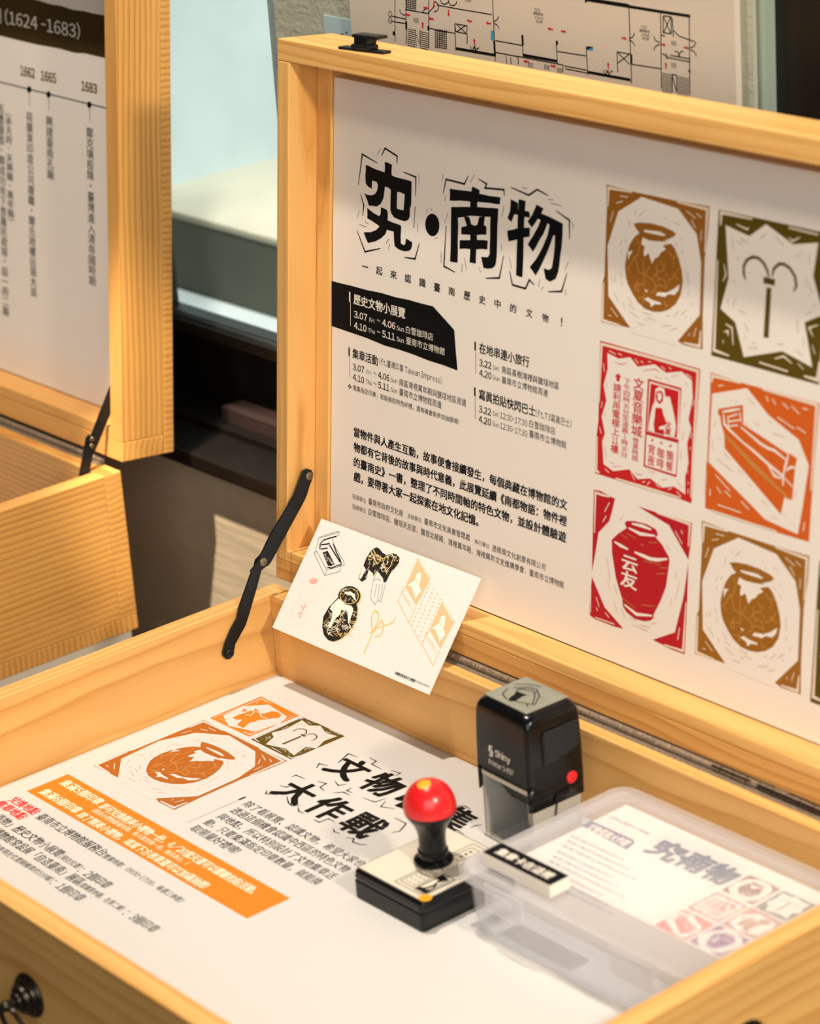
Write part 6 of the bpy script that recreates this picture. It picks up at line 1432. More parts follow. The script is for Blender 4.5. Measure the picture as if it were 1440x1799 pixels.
['p','ink',0,[[160.16,465.5],[161.94,465.39],[161.74,462.59],[159.96,462.7]]]],'Bx':[['p','navy',0,[[389.51,-55.75],[389.11,-46.84],[426.25,-46.13],[430.39,-49.1],[432.72,-58.18]]],
['t','white',2,'文物蒐集大作戰',[393.76,-52.58,34.55,8],1],
['t','navy',0,'集章活動與兌換地點說明文字',[394.21,-68.7,46.36,2.6],0],
['t','navy',0,'集章活動與兌換地點說明文字',[396.86,-74.79,55.33,2.6],0],
['t','navy',0,'集章活動與兌換地點說明文字',[399.49,-80.82,64.16,2.6],0],
['t','navy',0,'集章活動與兌換地點說明文字',[402.1,-88.21,48.97,2.6],0],
['t','navy',0,'集章活動與兌換地點說明文字',[404.69,-94.14,57.8,2.6],0],
['t','navy',0,'集章活動與兌換地點說明文字',[407.27,-100.01,66.5,2.6],0],
['t','navy',0,'集章活動與兌換地點說明文字',[409.83,-107.31,51.53,2.6],0],
['t','navy',0,'集章活動與兌換地點說明文字',[412.36,-113.08,60.22,2.6],0],
['t','navy',0,'集章活動與兌換地點說明文字',[414.89,-118.79,68.79,2.6],0],
['t','navy',0,'主辦單位臺南市立博物館',[393.68,-34.82,35.32,3.2],0.3],
['t','navyd',0,'究',[441.32,-42.12,21.58,21],2.2],
['t','navyd',0,'南物',[466.55,-40.61,38.92,21],2.2],
['p','navyd',0,[[467.38,-40.37],[468.49,-42.18],[468.49,-43.91],[467.4,-44.93],[465.61,-44.83],[463.82,-43.66],[462.7,-41.85],[462.69,-40.11],[463.8,-39.09],[465.59,-39.19]]],
['p','navy',0,[[447.58,-52.41],[447.95,-53.08],[447.64,-53.36],[446.96,-52.98],[446.59,-52.31],[446.9,-52.03]]],
['p','navy',0,[[452.6,-52.58],[452.97,-53.24],[452.66,-53.52],[451.99,-53.14],[451.62,-52.48],[451.93,-52.19]]],
['p','navy',0,[[457.61,-52.74],[457.97,-53.4],[457.67,-53.68],[457,-53.3],[456.63,-52.64],[456.94,-52.36]]],
['p','navy',0,[[462.59,-52.9],[462.95,-53.56],[462.65,-53.84],[461.98,-53.46],[461.62,-52.8],[461.92,-52.52]]],
['p','navy',0,[[467.55,-53.06],[467.91,-53.72],[467.6,-54],[466.94,-53.62],[466.58,-52.96],[466.89,-52.68]]],
['p','navy',0,[[472.49,-53.22],[472.84,-53.88],[472.54,-54.16],[471.88,-53.78],[471.53,-53.12],[471.83,-52.84]]],
['p','navy',0,[[477.4,-53.38],[477.76,-54.04],[477.45,-54.32],[476.8,-53.94],[476.44,-53.28],[476.75,-53]]],
['p','navy',0,[[482.3,-53.54],[482.65,-54.2],[482.35,-54.48],[481.69,-54.1],[481.34,-53.44],[481.64,-53.16]]],
['p','navy',0,[[487.17,-53.7],[487.52,-54.35],[487.22,-54.63],[486.57,-54.26],[486.22,-53.6],[486.52,-53.32]]],
['p','navy',0,[[492.02,-53.86],[492.36,-54.51],[492.06,-54.79],[491.42,-54.41],[491.07,-53.76],[491.37,-53.48]]],
['p','navy',0,[[496.85,-54.01],[497.19,-54.66],[496.89,-54.94],[496.25,-54.57],[495.91,-53.92],[496.21,-53.64]]],
['p','navy',0,[[501.66,-54.17],[501.99,-54.82],[501.7,-55.1],[501.06,-54.72],[500.72,-54.07],[501.02,-53.8]]]],'org':{'E1':[292.6,249],'E2':[390,249],'E3':[292.2,150.5],'E4':[389.5,151],'E5':[291.9,49.5],'Fi':[24.78,-81.05]}}
# ------------------------------------------------------------------ the room
D_, W_, HS, T = 372.74, 595.56, 64.65, 15.0
AL, YL, ZL, HL, DL, DP = .1114393, 17.377, 68.961, 400.33, 49.47, 27.2
YW = 172.0
def struct(o): o['kind'] = 'structure'; return o
M_ROOM = pbr('room_paint','8A8074',.8)
wb = bmesh.new()
bx(wb, (-163,YW,33), (337,YW+75,1900)); bx(wb, (-1900,YW,33), (-1000,YW+75,1900)); bx(wb, (-1000,YW,1150), (-163,YW+75,1900))
struct(put('wall_back', bm_mesh(wb,'wall_back'), M_PLASTER))
struct(box('wall_sill', (-1900,YW,-820), (343,YW+75,33), M_DADO))
struct(box('trim_1', (337,YW+3,33), (343,YW+75,1900), pbr('plaster_edge_shaded','93A398',.8), bev=1.5))  # shade of the wall return put into a darker plaster colour
struct(box('trim_2', (-175,YW+1.5,33), (-163,YW+75,1900), pbr('plaster_edge_shade_blue','8FA3A6',.8,mottle=.15), bev=3))  # shadow strip beside the window, painted in as blue-grey plaster
struct(box('floor', (-1900,-3100,-840), (2200,YW+75,-820), pbr('floor_concrete','6B6259',.6,mottle=.2)))
struct(box('ceiling', (-1900,-3100,1900), (2200,YW+75,1930), pbr('ceiling_paint','8E877C',.8)))
struct(box('wall_left', (-2000,-3100,-840), (-1900,YW+75,1930), M_ROOM)); 
wr = bmesh.new(); bx(wr, (2200,-3100,-840), (2300,YW+75,350)); bx(wr, (2200,-3100,1750), (2300,YW+75,1930)); bx(wr, (2200,-3100,350), (2300,-2950,1750)); bx(wr, (2200,-550,350), (2300,YW+75,1750))  # opening added in the unseen wall for the fill light and sky
struct(put('wall_right', bm_mesh(wr,'wall_right'), M_ROOM))
wf = bmesh.new(); bx(wf, (-1900,-3100,-840), (2200,-3000,1930))
struct(put('wall_front', bm_mesh(wf,'wall_front'), M_ROOM))
d = bmesh.new(); bx(d, (343,YW+14,-820), (1500,YW+60,1900)); struct(put('door_1', bm_mesh(d,'door_1'), M_VOID))
struct(box('trim_3', (388,YW+6,-820), (470,YW+14,1900), pbr('door_rail','17130F',.45)))
# window frame (black aluminium) with brush seal and glass
fb = bmesh.new()
X0, X1 = -1000, -175
bx(fb, (X0,YW-29,48.5), (X1,YW+24,63), 2.2); bx(fb, (X0,YW+.3,30), (X1,YW+40,52)); bx(fb, (X0,YW+18,62), (X1,YW+60,69), 1.2)
bx(fb, (X0,YW+62,49), (X1,YW+74,144)); bx(fb, (X0,YW+26,142), (X1,YW+44,153), 1.); bx(fb, (X0,YW+33,152), (X1,YW+39,157), .8)
bx(fb, (-500,YW+10,49), (-436,YW+70,1150), 1.5); bx(fb, (X0,YW+10,1100), (X1,YW+70,1150), 1.5)
win = struct(put('window_1', bm_mesh(fb,'window_1'), M_FRAME))
box('brush_seal', (-330,YW+30,68), (X1,YW+52,82), M_FRAME2, win, bev=1.)
box('glazing_bead', (X0,YW+31.5,152), (X1,YW+33,156), pbr('bead_grey','5E6467',.35,metal=.4), win)
box('glass_pane', (-436,YW+39.5,150), (X1,YW+43.5,1100), M_GLASS, win)
# outside the window: sill slab, parapet block and white side wall
M_EXT = pbr('exterior_render_shaded','5E6458',.9,bump=.3,bscale=60,mottle=.15,mscale=8); M_EXTW = pbr('exterior_white','CFDFE0',.9,mottle=.10,mscale=9)
struct(box('ground_outside', (-1600,YW+76,40), (-60,400,76), M_EXTW))
struct(box('wall_parapet', (-1700,400,40), (100,1800,150), M_EXT, bev=3))  # front face's shade put into its dark base colour
struct(box('trim_4', (-1700,398,150), (100,1800,157.5), pbr('parapet_top_lit','CFCDB8',.9,mottle=.1,mscale=7), bev=2))  # thin slab added so the parapet's sunlit top is coloured lighter
struct(box('wall_outside', (-1500,401,157.5), (-745,2600,2600), M_EXTW))
# floor plan sign and the note behind it
MW = frame((0,YW-5.2,0), (1,0,0), (0,0,1), (0,-1,0))
fp = thing('floor_plan_sign', 'white framed floor plan sign with red arrows on the plaster wall above the open lid', 'sign', (132,YW,330))
box('acrylic_board', (-63,YW-5.2,236), (326.8,YW-.1,760), pbr('plan_board','CFC8BC',.3,mottle=.03,mscale=4), fp, bev=.5)
Print(None).run(DATA['Wl']).build('printed_plan', fp, MW, M_PAPER)
nt_ = box('paper_note', (-101,YW-.9,330), (-61,YW-.1,454), pbr('blue_note','A9C6CF',.7))
tag(nt_, 'pale blue paper note taped to the wall beside the floor plan sign', 'note')
pn = Print(None)
for i, (x, z) in enumerate(((-88,437),(-85,438.5),(-81,441),(-79,440.5),(-75,443))): pn.stroke('ink',0,1.1,0,[(x,z),(x+1.6,z+1.5)])
pn.build('handwriting', nt_, frame((0,YW-.9,0),(1,0,0),(0,0,1),(0,-1,0)), M_PAPER)
# table
M_TABLE = pbr('white_laminate', 'E9E3D6', .5)
for x0, x1, y0, y1, lab in ((-12,606,-384,10,'white display table under the front pine case'), (-920,-290,-360,60,'white display table under the far pine case')):
    tb = thing('display_table', lab, 'table', ((x0+x1)/2,(y0+y1)/2,-820))
    box('table_top', (x0,y0,-95), (x1,y1,-69.6), M_TABLE, tb, bev=1.5)
    for x in (x0+30,x1-30):
        for y in (y0+30,y1-30): box('leg', (x-20,y-20,-820), (x+20,y+20,-95), M_TABLE, tb, bev=1)
# ------------------------------------------------------------------ hinged pine cases
def ring_pull(parent, M):
    bm = bmesh.new(); lathe(bm, [(0,0),(14,0),(14.4,1.2),(13.6,2.6),(12,3.2),(11.6,5),(10,6.2),(9.4,6.4),(8.9,8.4),(7,9.6),(5.6,10),(5.2,11.4),(3.6,12.2),(0,12.2)], 32)
    p = put('ring_pull', bm_mesh(bm,'ring_pull'), M_BRONZE, parent, M, smooth=True)
    bm = bmesh.new(); lathe(bm, [(0,11),(2.8,11),(2.6,14),(3.3,16),(3.6,18.2),(2.8,20.2),(0,20.8)], 18); put('stud', bm_mesh(bm,'stud'), M_BRONZE, p, M, smooth=True)
    bm = bmesh.new(); tube(bm, [(13*math.sin(a), -14.2+13*math.cos(a), 16.4-2.2*(1-math.cos(a))) for a in [2*math.pi*i/28 for i in range(28)]], 1.5, 8, True)
    put('ring', bm_mesh(bm,'ring'), M_BRONZE, p, M, smooth=True)
    return p
def screw(parent, M, r=3.4, mat=None):
    bm = bmesh.new(); lathe(bm, [(r,0),(r,.6),(r*.8,1.2),(r*.35,1.3),(r*.3,.8),(0,.7)], 18)
    return put('screw', bm_mesh(bm,'screw'), mat or M_BRASS, parent, M, smooth=True)
def case(org, w, dep, hs, H, t, al, yl, zl, xl0, xl1, Hl, dl, tr, ts, tb_, dp, pine, label, poster_w):
    """org: inner back-left... the tray's outer back edge is y1, rim z1; x0..x1 outer."""
    x0, x1, y1, z1 = org; y0 = y1-dep; zb = z1-H
    root = thing('pine_case', label, 'wooden case', ((x0+x1)/2,(y0+y1)/2,zb))
    board('tray_wall', (x0,y1-t,zb+t*.8), (x1,y1,z1), 0, pine, root)
    board('tray_wall', (x0,y0,zb+t*.8), (x1,y0+t,z1), 0, pine, root)
    board('tray_wall', (x0,y0+t,zb+t*.8), (x0+t,y1-t,z1), 1, pine, root)
    board('tray_wall', (x1-t,y0+t,zb+t*.8), (x1,y1-t,z1), 1, pine, root)
    board('tray_bottom', (x0,y0,zb), (x1,y1,zb+t*.8), 0, pine, root)
    board('tray_floor', (x0+t,y0+t,z1-hs-9), (x1-t,y1-t,z1-hs-2.2), 0, pine, root, bev=0)
    s, c = math.sin(al), math.cos(al); ML = frame((0,yl,zl),(1,0,0),(0,s,c),(0,-c,s))
    bt = 9.6
    board('lid_rail', (xl0,0,-dl+bt), (xl1,tr,0), 0, PINE3 if pine is PINE else pine, root, ML)
    board('lid_rail', (xl0,Hl-tr,-dl+bt), (xl1,Hl,0), 0, pine, root, ML)
    board('lid_stile', (xl0,tr,-dl+bt), (xl0+ts,Hl-tr,0), 1, pine, root, ML)
    board('lid_stile', (xl1-ts,tr,-dl+bt), (xl1,Hl-tr,0), 1, pine, root, ML)
    board('lid_panel', (xl0,0,-dl), (xl1,Hl,-dl+bt), 0, pine, root, ML)
    board('lid_batten', (xl0+ts,tr,-dp+.2), (xl1-ts,tb_,0), 0, pine, root, ML, bev=1.)
    board('lid_batten', (xl0+ts,tb_+.1,-dl+bt), (xl0+ts+16,Hl-tr,-dp+2.), 1, pine, root, ML)
    board('lid_batten', (xl1-ts-16,tb_+.1,-dl+bt), (xl1-ts,Hl-tr,-dp+2.), 1, pine, root, ML)
    # piano hinge along the back
    bm = bmesh.new(); R = Matrix.Translation(Vector((0,y1+.4,z1+2.1))*MM) @ Matrix.Rotation(math.pi/2,4,'Y')
    n = int((x1-x0-60)/11); pr = []
    for i in range(n):
        a = x0+30+i*11; pr += [(2.0,a),(2.45,a+.5),(2.45,a+10.3),(2.0,a+10.8)]
    lathe(bm, [(0,pr[0][1])]+pr+[(0,pr[-1][1])], 12, R)
    bx(bm, (x0+26,y1-6,z1-.2), (x1-26,y1,z1+.25)); bx(bm, (x0+26,y1-1.2,z1), (x1-26,y1+1.6,z1+3.4))
    put('hinge', bm_mesh(bm,'hinge'), M_HINGE, root)
    return root, ML
main, ML = case((-T, W_+T, T, HS), W_, D_+2*T, HS, 134.0, T, AL, YL, ZL, -14.47, W_+14.5, HL, DL, 15.4, 13.6, 24.3, DP, PINE,
    'pale pine case in front with its lid propped open behind the stamps', None)
# dark hinge segment near the middle of the seam
bm = bmesh.new(); bx(bm, (437,13.2,HS), (470,17.2,HS+4.3), .4); bx(bm, (476,13.0,HS), (575,17.2,HS+4.3), .4); put('hinge_knuckle', bm_mesh(bm,'hinge_knuckle'), M_HINGED, main)
# folding stay on the left wall
MS = frame((1.2,0,0),(0,1,0),(0,0,1),(1,0,0))
UA = [(38.2,152.7),(41.3,153),(44.7,151.1),(46.3,147.8),(45.4,144.6),(41.8,139),(38.8,133.1),(35.7,128.9),(.7,91.4),(-2.5,89.4),(-7,90.2),(-11.4,89.4),(-14.4,89.5),(-17.5,88),(-18.2,90.4),(-14.6,92.6),(-10.7,96),(3,112.8),(21.9,130.6),(27.4,135.7),(32.2,143.5)]
LA = [(-7.3,87.2),(.5,89.8),(3,94),(0,98.5),(-6,99.5),(-11.5,96.5),(-13.2,92),(-13.2,88.2),(-16.6,87.7),(-23.9,75.6),(-29.9,65.6),(-32.8,57.2),(-39.5,50),(-45.4,41.7),(-48.8,34.3),(-48.5,31.6),(-46,28.4),(-42.5,27.8),(-39.9,30.3),(-37,37.9),(-31.4,43.8),(-26.5,49),(-23.2,54.8),(-14.3,72.4)]
bm = bmesh.new(); extrude_poly(bm, LA, MS, 1.6); stay = put('lid_stay', bm_mesh(bm,'lid_stay'), M_BLACK, main)
bm = bmesh.new(); extrude_poly(bm, UA, MS @ Matrix.Translation((0,0,1.7*MM)), 1.6); put('stay_arm', bm_mesh(bm,'stay_arm'), M_BLACK, stay)
for y, z, dx in ((42.3,147.,4.5),(-6.4,94.1,4.5),(-43.,32.4,2.9)):
    screw(stay, frame((dx,y,z),(0,1,0),(0,0,1),(1,0,0)), 3.2 if dx > 3 else 3.6, M_BRASS if dx > 3 else M_BLACK)
for y, z, a, b in ((42.3,147,-1.5,3),(-43,32.4,-.2,1.4)):
    bm = bmesh.new(); lathe(bm, [(0,0),(3,0),(3,b-a),(0,b-a)], 12, frame((a,y,z),(0,1,0),(0,0,1),(1,0,0))); put('spacer', bm_mesh(bm,'spacer'), M_BLACK, stay)
# catch on the lid's top rail
MT = ML @ frame((71,HL,-9.2),(1,0,0),(0,0,-1),(0,1,0)) @ Matrix.Rotation(math.radians(14),4,'Z')
bm = bmesh.new(); bx(bm, (-19.5,-4.6,0), (19.5,5.2,2.0), .9); bx(bm, (-8,-5.6,1.5), (8,6.,5), 1.2)
put('lid_catch', bm_mesh(bm,'lid_catch'), M_BLACK, main, MT)
bm = bmesh.new(); bx(bm, (-6,-5.,4.5), (6.5,6.,10.5), 1.4); bx(bm, (-7,-6,9.3), (15,7,11.8), 1.1); put('catch_hook', bm_mesh(bm,'catch_hook'), M_BLACK, main, MT)
ring_pull(main, frame((262.6,-D_-T,9.0),(1,0,0),(0,0,1),(0,-1,0)))
ring_pull(main, frame((W_+T,-142,15.5),(0,1,0),(0,0,1),(1,0,0)))
# printed board in the lid
po = thing('exhibition_board', 'white printed exhibition board with big black title and coloured emblems inside the open lid', 'poster', (300,80,250))
box('board', (15.9,20.9+3.5,-DP-12.2), (W_-16,374.6,-DP), M_PAPER, po, ML, bev=.4)
MP = ML @ Matrix.Translation((0,0,-DP*MM))
Print(None).run(DATA['P']).build('printed_lettering', po, MP, M_PAPER)
def emblem(key, dx, dy, col, label, parent=po, M=MP, paper=M_PAPER, sc=1., nm='printed_emblem'):
    c_ = pbr('print_emblem_'+col, col, .5, spec=.3)
    return Print(None).run(DATA[key], dx, dy, sc).build(nm, parent, M, paper, label, {'col': c_, 'tint': paper} if paper is M_SHEET else {'col': c_})
OG = DATA['org']
emblem('E1', *OG['E1'], '9C6320', 'brown cracked jar emblem in the top row')
emblem('E2', *OG['E2'], '5B4A0C', 'olive double hook emblem')
emblem('E3', *OG['E3'], 'CE2024', 'red nightclub advert emblem')
emblem('E4', *OG['E4'], 'DA6420', 'orange wooden trough emblem')
emblem('E5', *OG['E5'], 'BE1426', 'crimson tall jar emblem')
emblem('E1', OG['E1'][0]+97.0, 50.0, '9F681F', 'ochre cracked jar emblem in the bottom row')
emblem('E2', OG['E2'][0]+97.4, 50.0, '5B4A0C', 'olive emblem at the edge of the board')
# printed sheet lying in the tray
sh = thing('display_sheet', 'white printed stamp rally sheet with an orange banner lying in the front tray', 'printed sheet', (300,-190,0))
box('backing_sheet', (.6,-D_+.6,-2.1), (W_-.6,-.6,-.3), pbr('backing','CFC3BA',.6), sh)
box('sheet', (5.0,-D_+1.5,-.3), (W_-3,-3.9,.75), M_SHEET, sh)
MF = frame((0,0,.75),(1,0,0),(0,1,0),(0,0,1))
Print(None).run(DATA['F']).build('printed_lettering', sh, MF, M_SHEET)
emblem('E1', 24.4, -185.2, 'AF631F', 'large brown cracked jar emblem', sh, MF, M_SHEET, 1.085)
emblem('E2', 75.2, -82.0, '5B4A0C', 'small olive double hook emblem', sh, MF, M_SHEET, .53)
emblem('Fi', 0, 0, 'E07F22', 'small orange fish emblem', sh, MF, M_SHEET)
# postcard leaning over the back rim
LE = math.radians(38); MC = frame((20.15, 19.0-54.9*math.sin(LE), 92.9-54.9*math.cos(LE)),(1,0,0),(0,math.sin(LE),math.cos(LE)),(0,-math.cos(LE),math.sin(LE)))
MC = MC @ Matrix.Translation((.0877,.0439,0)) @ Matrix.Rotation(math.radians(.5),4,'Z') @ Matrix.Translation((-.0877,-.0439,0))
ca = thing('postcard', 'cream postcard printed with antique drawings leaning against the lid over the back rim', 'postcard', (110,10,70))
box('card', (0,0,-.7), (175.5,87.8,0), M_CARD, ca, MC)
Print(None).run(DATA['Ca']).build('printed_drawing', ca, MC, M_CARD)
# ------------------------------------------------------------------ second case, further left
LX, LY, LZ = -285.56, 64.26, 73.42
left, ML2 = case((LX-640, LX, LY, LZ), 600, 430, 71.5, 142.78, 16.6, .11298, LY+2.19, LZ+6.76, LX-640, LX+.2, 440, 52.6, 16.6, 16.6, 26.5, 30., PINE2,
    'striped pine case on the far side with its lid open by the window', None)
lp = thing('timeline_board', 'white printed timeline board with a dark brown heading inside the far case lid', 'poster', (-600,100,280))
box('board', (LX-640+32,26.6,-42.8), (LX-32,419,-30.), M_PAPER, lp, ML2, bev=.4)
clipx = []
Print(None).run([p for p in DATA['LP']], LX, 0).build('printed_lettering', lp, ML2 @ Matrix.Translation((0,0,-30*MM)), M_PAPER)
ls = box('printed_sheet', (LX-620,LY-411,LZ-71.4), (LX-18,LY-18,LZ-70), M_SHEET); tag(ls, 'plain white sheet lying in the far pine tray', 'printed sheet')
MX = frame((LX-16.6-3.4,LY,LZ),(0,1,0),(0,0,1),(1,0,0))
bm = bmesh.new(); extrude_poly(bm, [(-17.5,30.3),(-14.3,31.4),(-10.8,29.1),(-12,16.9),(-19.2,-2),(-30,-28),(-36,-40),(-42,-40),(-44,-34),(-38,-20),(-29.1,-1.6)], MX, 1.5); st2 = put('lid_stay', bm_mesh(bm,'lid_stay'), M_BLACK, left)
bm = bmesh.new(); extrude_poly(bm, [(38,108),(9.7,66.8),(-12.7,32.6),(-14.3,31),(-17,26),(-15,19),(-12,16.9),(-8,22),(8,45.5),(34,84),(46,104),(44,110)], MX @ Matrix.Translation((0,0,1.6*MM)), 1.5); put('stay_arm', bm_mesh(bm,'stay_arm'), M_BLACK, st2)
for y, z in ((-13.7,28.3),(-14.8,22.3),(42,106)): screw(st2, MX @ frame((y,z,3.2),(1,0,0),(0,1,0),(0,0,1)), 2.2)
screw(st2, MX @ frame((-39.5,-36,1.6),(1,0,0),(0,1,0),(0,0,1)), 3.)
for y, z in ((42,106),(-39.5,-36)):
    bm = bmesh.new(); lathe(bm, [(0,-.2),(3,-.2),(3,3.2),(0,3.2)], 12, MX @ frame((y,z,0),(1,0,0),(0,1,0),(0,0,1))); put('spacer', bm_mesh(bm,'spacer'), M_BLACK, st2)
# ------------------------------------------------------------------ self-inking stamp
SX, SY = 302.2, -65.6
MST = Matrix.Translation(Vector((SX,SY,.8))*MM) @ Matrix.Rotation(math.radians(-2.6),4,'Z')
si = thing('self_inking_stamp', 'black self-inking stamp with a red button standing on the sheet by the back wall', 'stamp', (330,-44,.8))
bm = bmesh.new(); loft(bm, [(55,46,3.2,53.5),(54.6,45.6,3.4,75),(53.6,44.6,3.8,92),(52.6,43.6,4.6,96.5),(50,41,6,99.6),(46,37,7,101.4),(40,31,7,102.4),(30,22,6,102.8)], 6, True, True, 27.5, 23)
cap = put('cap', bm_mesh(bm,'cap'), M_PLASTIC, si, MST, smooth=True)
bm = bmesh.new(); rings = loft(bm, [(55,46,3.2,36),(55,46,3.2,53.6)], 6, False, False, 27.5, 23)
fr_ = [f for f in bm.faces if f.calc_center_median().y < .0005 and abs(f.calc_center_median().x-.0275) < .01]
bmesh.ops.delete(bm, geom=fr_, context='FACES_ONLY')
skirt = put('cap_skirt', bm_mesh(bm,'cap_skirt'), M_PLASTIC, si, MST, smooth=True)
sm_ = skirt.modifiers.new('thickness','SOLIDIFY'); sm_.thickness = .0016; sm_.offset = -1
box('label_window', (6.5,5.5,102.2), (48.5,40.5,103.3), pbr('label_card','8F9284',.25,coat=.6), si, MST, bev=.5)
pr = Print(None)
for q in ([(14,24),(20,32),(27,33),(30,30),(25,28),(20,27),(18,23)],[(17,24),(21,30),(27,31)],[(30,31),(36,27),(43,17),(38,15),(33,13),(29,12)],[(29,29),(35,24),(41,17)],[(12,21),(16,13),(24,10)],[(38,15),(42,12)],[(11,28),(17,34),(26,37)]): pr.stroke('ink',0,.8,0,q)
pr.poly('ink',0,[(19,22),(29,23),(28,20),(30,12),(27,9),(24,12),(22,18)])
pr.build('printed_drawing', si, MST @ Matrix.Translation((0,0,103.3*MM)), M_PAPER)
bm = bmesh.new(); bx(bm, (2,3,0), (5,43,56), .4); bx(bm, (50,3,0), (53,43,50), .4); bx(bm, (2,2,0), (53,5,2.5), .4); bx(bm, (2,41,0), (53,44,2.5), .4); bx(bm, (5,40,2.5), (50,43,37), .3)
put('base_frame', bm_mesh(bm,'base_frame'), M_GREY, si, MST)
bm = bmesh.new(); bx(bm, (4.0,1.2,46.5), (51,5,50.5), .6); bx(bm, (27,19,11), (30.6,22,31), .6); bx(bm, (25,18.5,27), (32.6,23,31.5), .8); put('die_stem', bm_mesh(bm,'die_stem'), M_CREAMP, si, MST)
bm = bmesh.new()
for z, a in ((53,8),(47,9),(40,18),(38,22)): pass
A = [bm.verts.new(Vector((x,y,z))*MM) for x, y, z in ((7,6,47),(48,6,47),(48,38,53),(7,38,53),(20,13,31),(37,13,31),(37,34,31),(20,34,31))]
for f in ((0,1,2,3),(7,6,5,4),(0,4,5,1),(1,5,6,2),(2,6,7,3),(3,7,4,0)): bm.faces.new([A[i] for i in f])
bmesh.ops.recalc_face_normals(bm, faces=bm.faces[:]); put('die_plate', bm_mesh(bm,'die_plate'), M_PLASTICM, si, MST)
bm = bmesh.new(); bx(bm, (5,.8,50.2), (50,3.5,54), .4)
for i in range(18): bx(bm, (9+i*2,.3,50.6), (9.9+i*2,.9,53.4))
put('band_wheel', bm_mesh(bm,'band_wheel'), M_PLASTICM, si, MST)
MG = MST @ frame((54.6,23,75),(0,1,0),(0,0,1),(1,0,0))
bm = bmesh.new(); extrude_poly(bm, [(-10,-10.5),(4,-9.5),(17.5,-4),(18.2,-1),(17.5,13),(15,15.2),(-9,14.2),(-11.2,12),(-11.5,-8.5)], MG @ Matrix.Translation((0,0,-.8*MM)), 1.7)
grip = put('grip_pad', bm_mesh(bm,'grip_pad'), M_PLASTICM, si)
bm = bmesh.new()
for i in range(14):
    for j in range(12):
        u, v = -9.6+i*2.0+(j%2), -7.5+j*1.9
        if v > -7.8+max(0,u)*.28: bmesh.ops.create_icosphere(bm, subdivisions=1, radius=.00062, matrix=MG @ Matrix.Translation((u*MM, v*MM, .85*MM)))
put('grip_dots', bm_mesh(bm,'grip_dots'), pbr('grip_rubber','39404A',.5), grip, smooth=True)
bm = bmesh.new(); lathe(bm, [(4.3,-1),(4.3,1.1),(3.4,1.8),(0,2.0)], 24, MST @ frame((54.8,34.3,50.5),(0,1,0),(0,0,1),(1,0,0))); put('red_button', bm_mesh(bm,'red_button'), M_RED, si, smooth=True)
bm = bmesh.new(); bx(bm, (54,21,40), (56,32,43), .8); bx(bm, (54.4,20,37), (56,23,42), .6); tube(bm, [(54.6,22,37),(54.6,20,27),(53.4,19.4,22)], .5, 6); put('lock_lever', bm_mesh(bm,'lock_lever'), M_PLASTICM, si, MST)
box('side_panel', (54.2,5,50), (55.25,29,66), M_PLASTICM, si, MST, bev=.4)
pr = Print(None); pr.text('white',0,'Shiny',(21.5,67.5,15,6.5),1); pr.text('white',0,'§',(15,67.8,4.5,8.),1); pr.text('white',0,'Printer S-837',(14.5,59.8,24.5,4.2),.5)
pr.build('lettering', si, MST @ frame((0,.0,0),(1,0,0),(0,0,1),(0,-1,0)) @ Matrix.Translation((0,0,.1*MM)), M_PAPER)
# ------------------------------------------------------------------ red knob stamp
ks = thing('knob_stamp', 'flat rectangular hand stamp with a red knob on a black stem', 'stamp', (336,-133,.8))
KX0, KX1, KY0, KY1 = 303.0, 370.0, -172.6, -95.0; kcx, kcy = (KX0+KX1)/2, (KY0+KY1)/2
bm = bmesh.new(); loft(bm, [(66.4,77,3,.8),(67,77.6,3,2),(67,77.6,3,12.6),(66.2,76.8,3,13.2),(65.6,76.2,3,13.4),(65.6,76.2,3,14.4),(66.4,77,3,14.8),(66.8,77.4,3,15.6),(66,76.6,3,19.2),(63.6,74.2,2.4,21.0)], 5, True, True, kcx, kcy)
put('base', bm_mesh(bm,'base'), M_PLASTIC, ks)
box('base_label', (kcx-30.6,kcy-35.9,20.8), (kcx+30.6,kcy+35.9,21.6), pbr('label_cream','E6E0D0',.3,coat=.5,mottle=.05), ks)
pr = Print(None)
for q in ([(0,33),(24,33),(24,-32),(0,-32),(0,33)],[(3,29),(11,29),(11,12),(3,12),(3,29)],[(13,-8),(0,-8)],[(2,-29),(14,-29),(14,-10),(2,-10),(2,-29)],[(16,-30),(26,-30),(26,-5),(16,-5),(16,-30)],[(27,-34),(27,30)],[(18,32),(20,5)],[(22,32),(23,5)]): pr.stroke('ink',0,.6,0,[(kcx+x,kcy+y) for x, y in q])
pr.poly('ink',0,[(kcx+16,kcy-29),(kcx+26,kcy-29),(kcx+25,kcy-20),(kcx+21,kcy-15),(kcx+24,kcy-8),(kcx+16,kcy-6)])
pr.poly('tint',1,[(kcx+17,kcy-26),(kcx+20,kcy-24),(kcx+21,kcy-18),(kcx+19,kcy-12),(kcx+17,kcy-14)]); pr.poly('tint',1,[(kcx+22,kcy-26),(kcx+24,kcy-23),(kcx+23,kcy-19)])
for i in range(3):
    for j in range(4): pr.stroke('ink',0,.9,0,[(kcx+4+i*3.4,kcy-26+j*4),(kcx+5.6+i*3.4,kcy-26+j*4)])
for i in range(3): pr.stroke('ink',0,2.,0,[(kcx+6,kcy+25-i*4),(kcx+8,kcy+25-i*4)])
for i in range(4): pr.stroke('ink',0,1.,0,[(kcx+1+i*3,kcy-2),(kcx+2.6+i*3,kcy-2)])
pr.build('printed_drawing', ks, frame((0,0,21.6),(1,0,0),(0,1,0),(0,0,1)), M_PAPER)
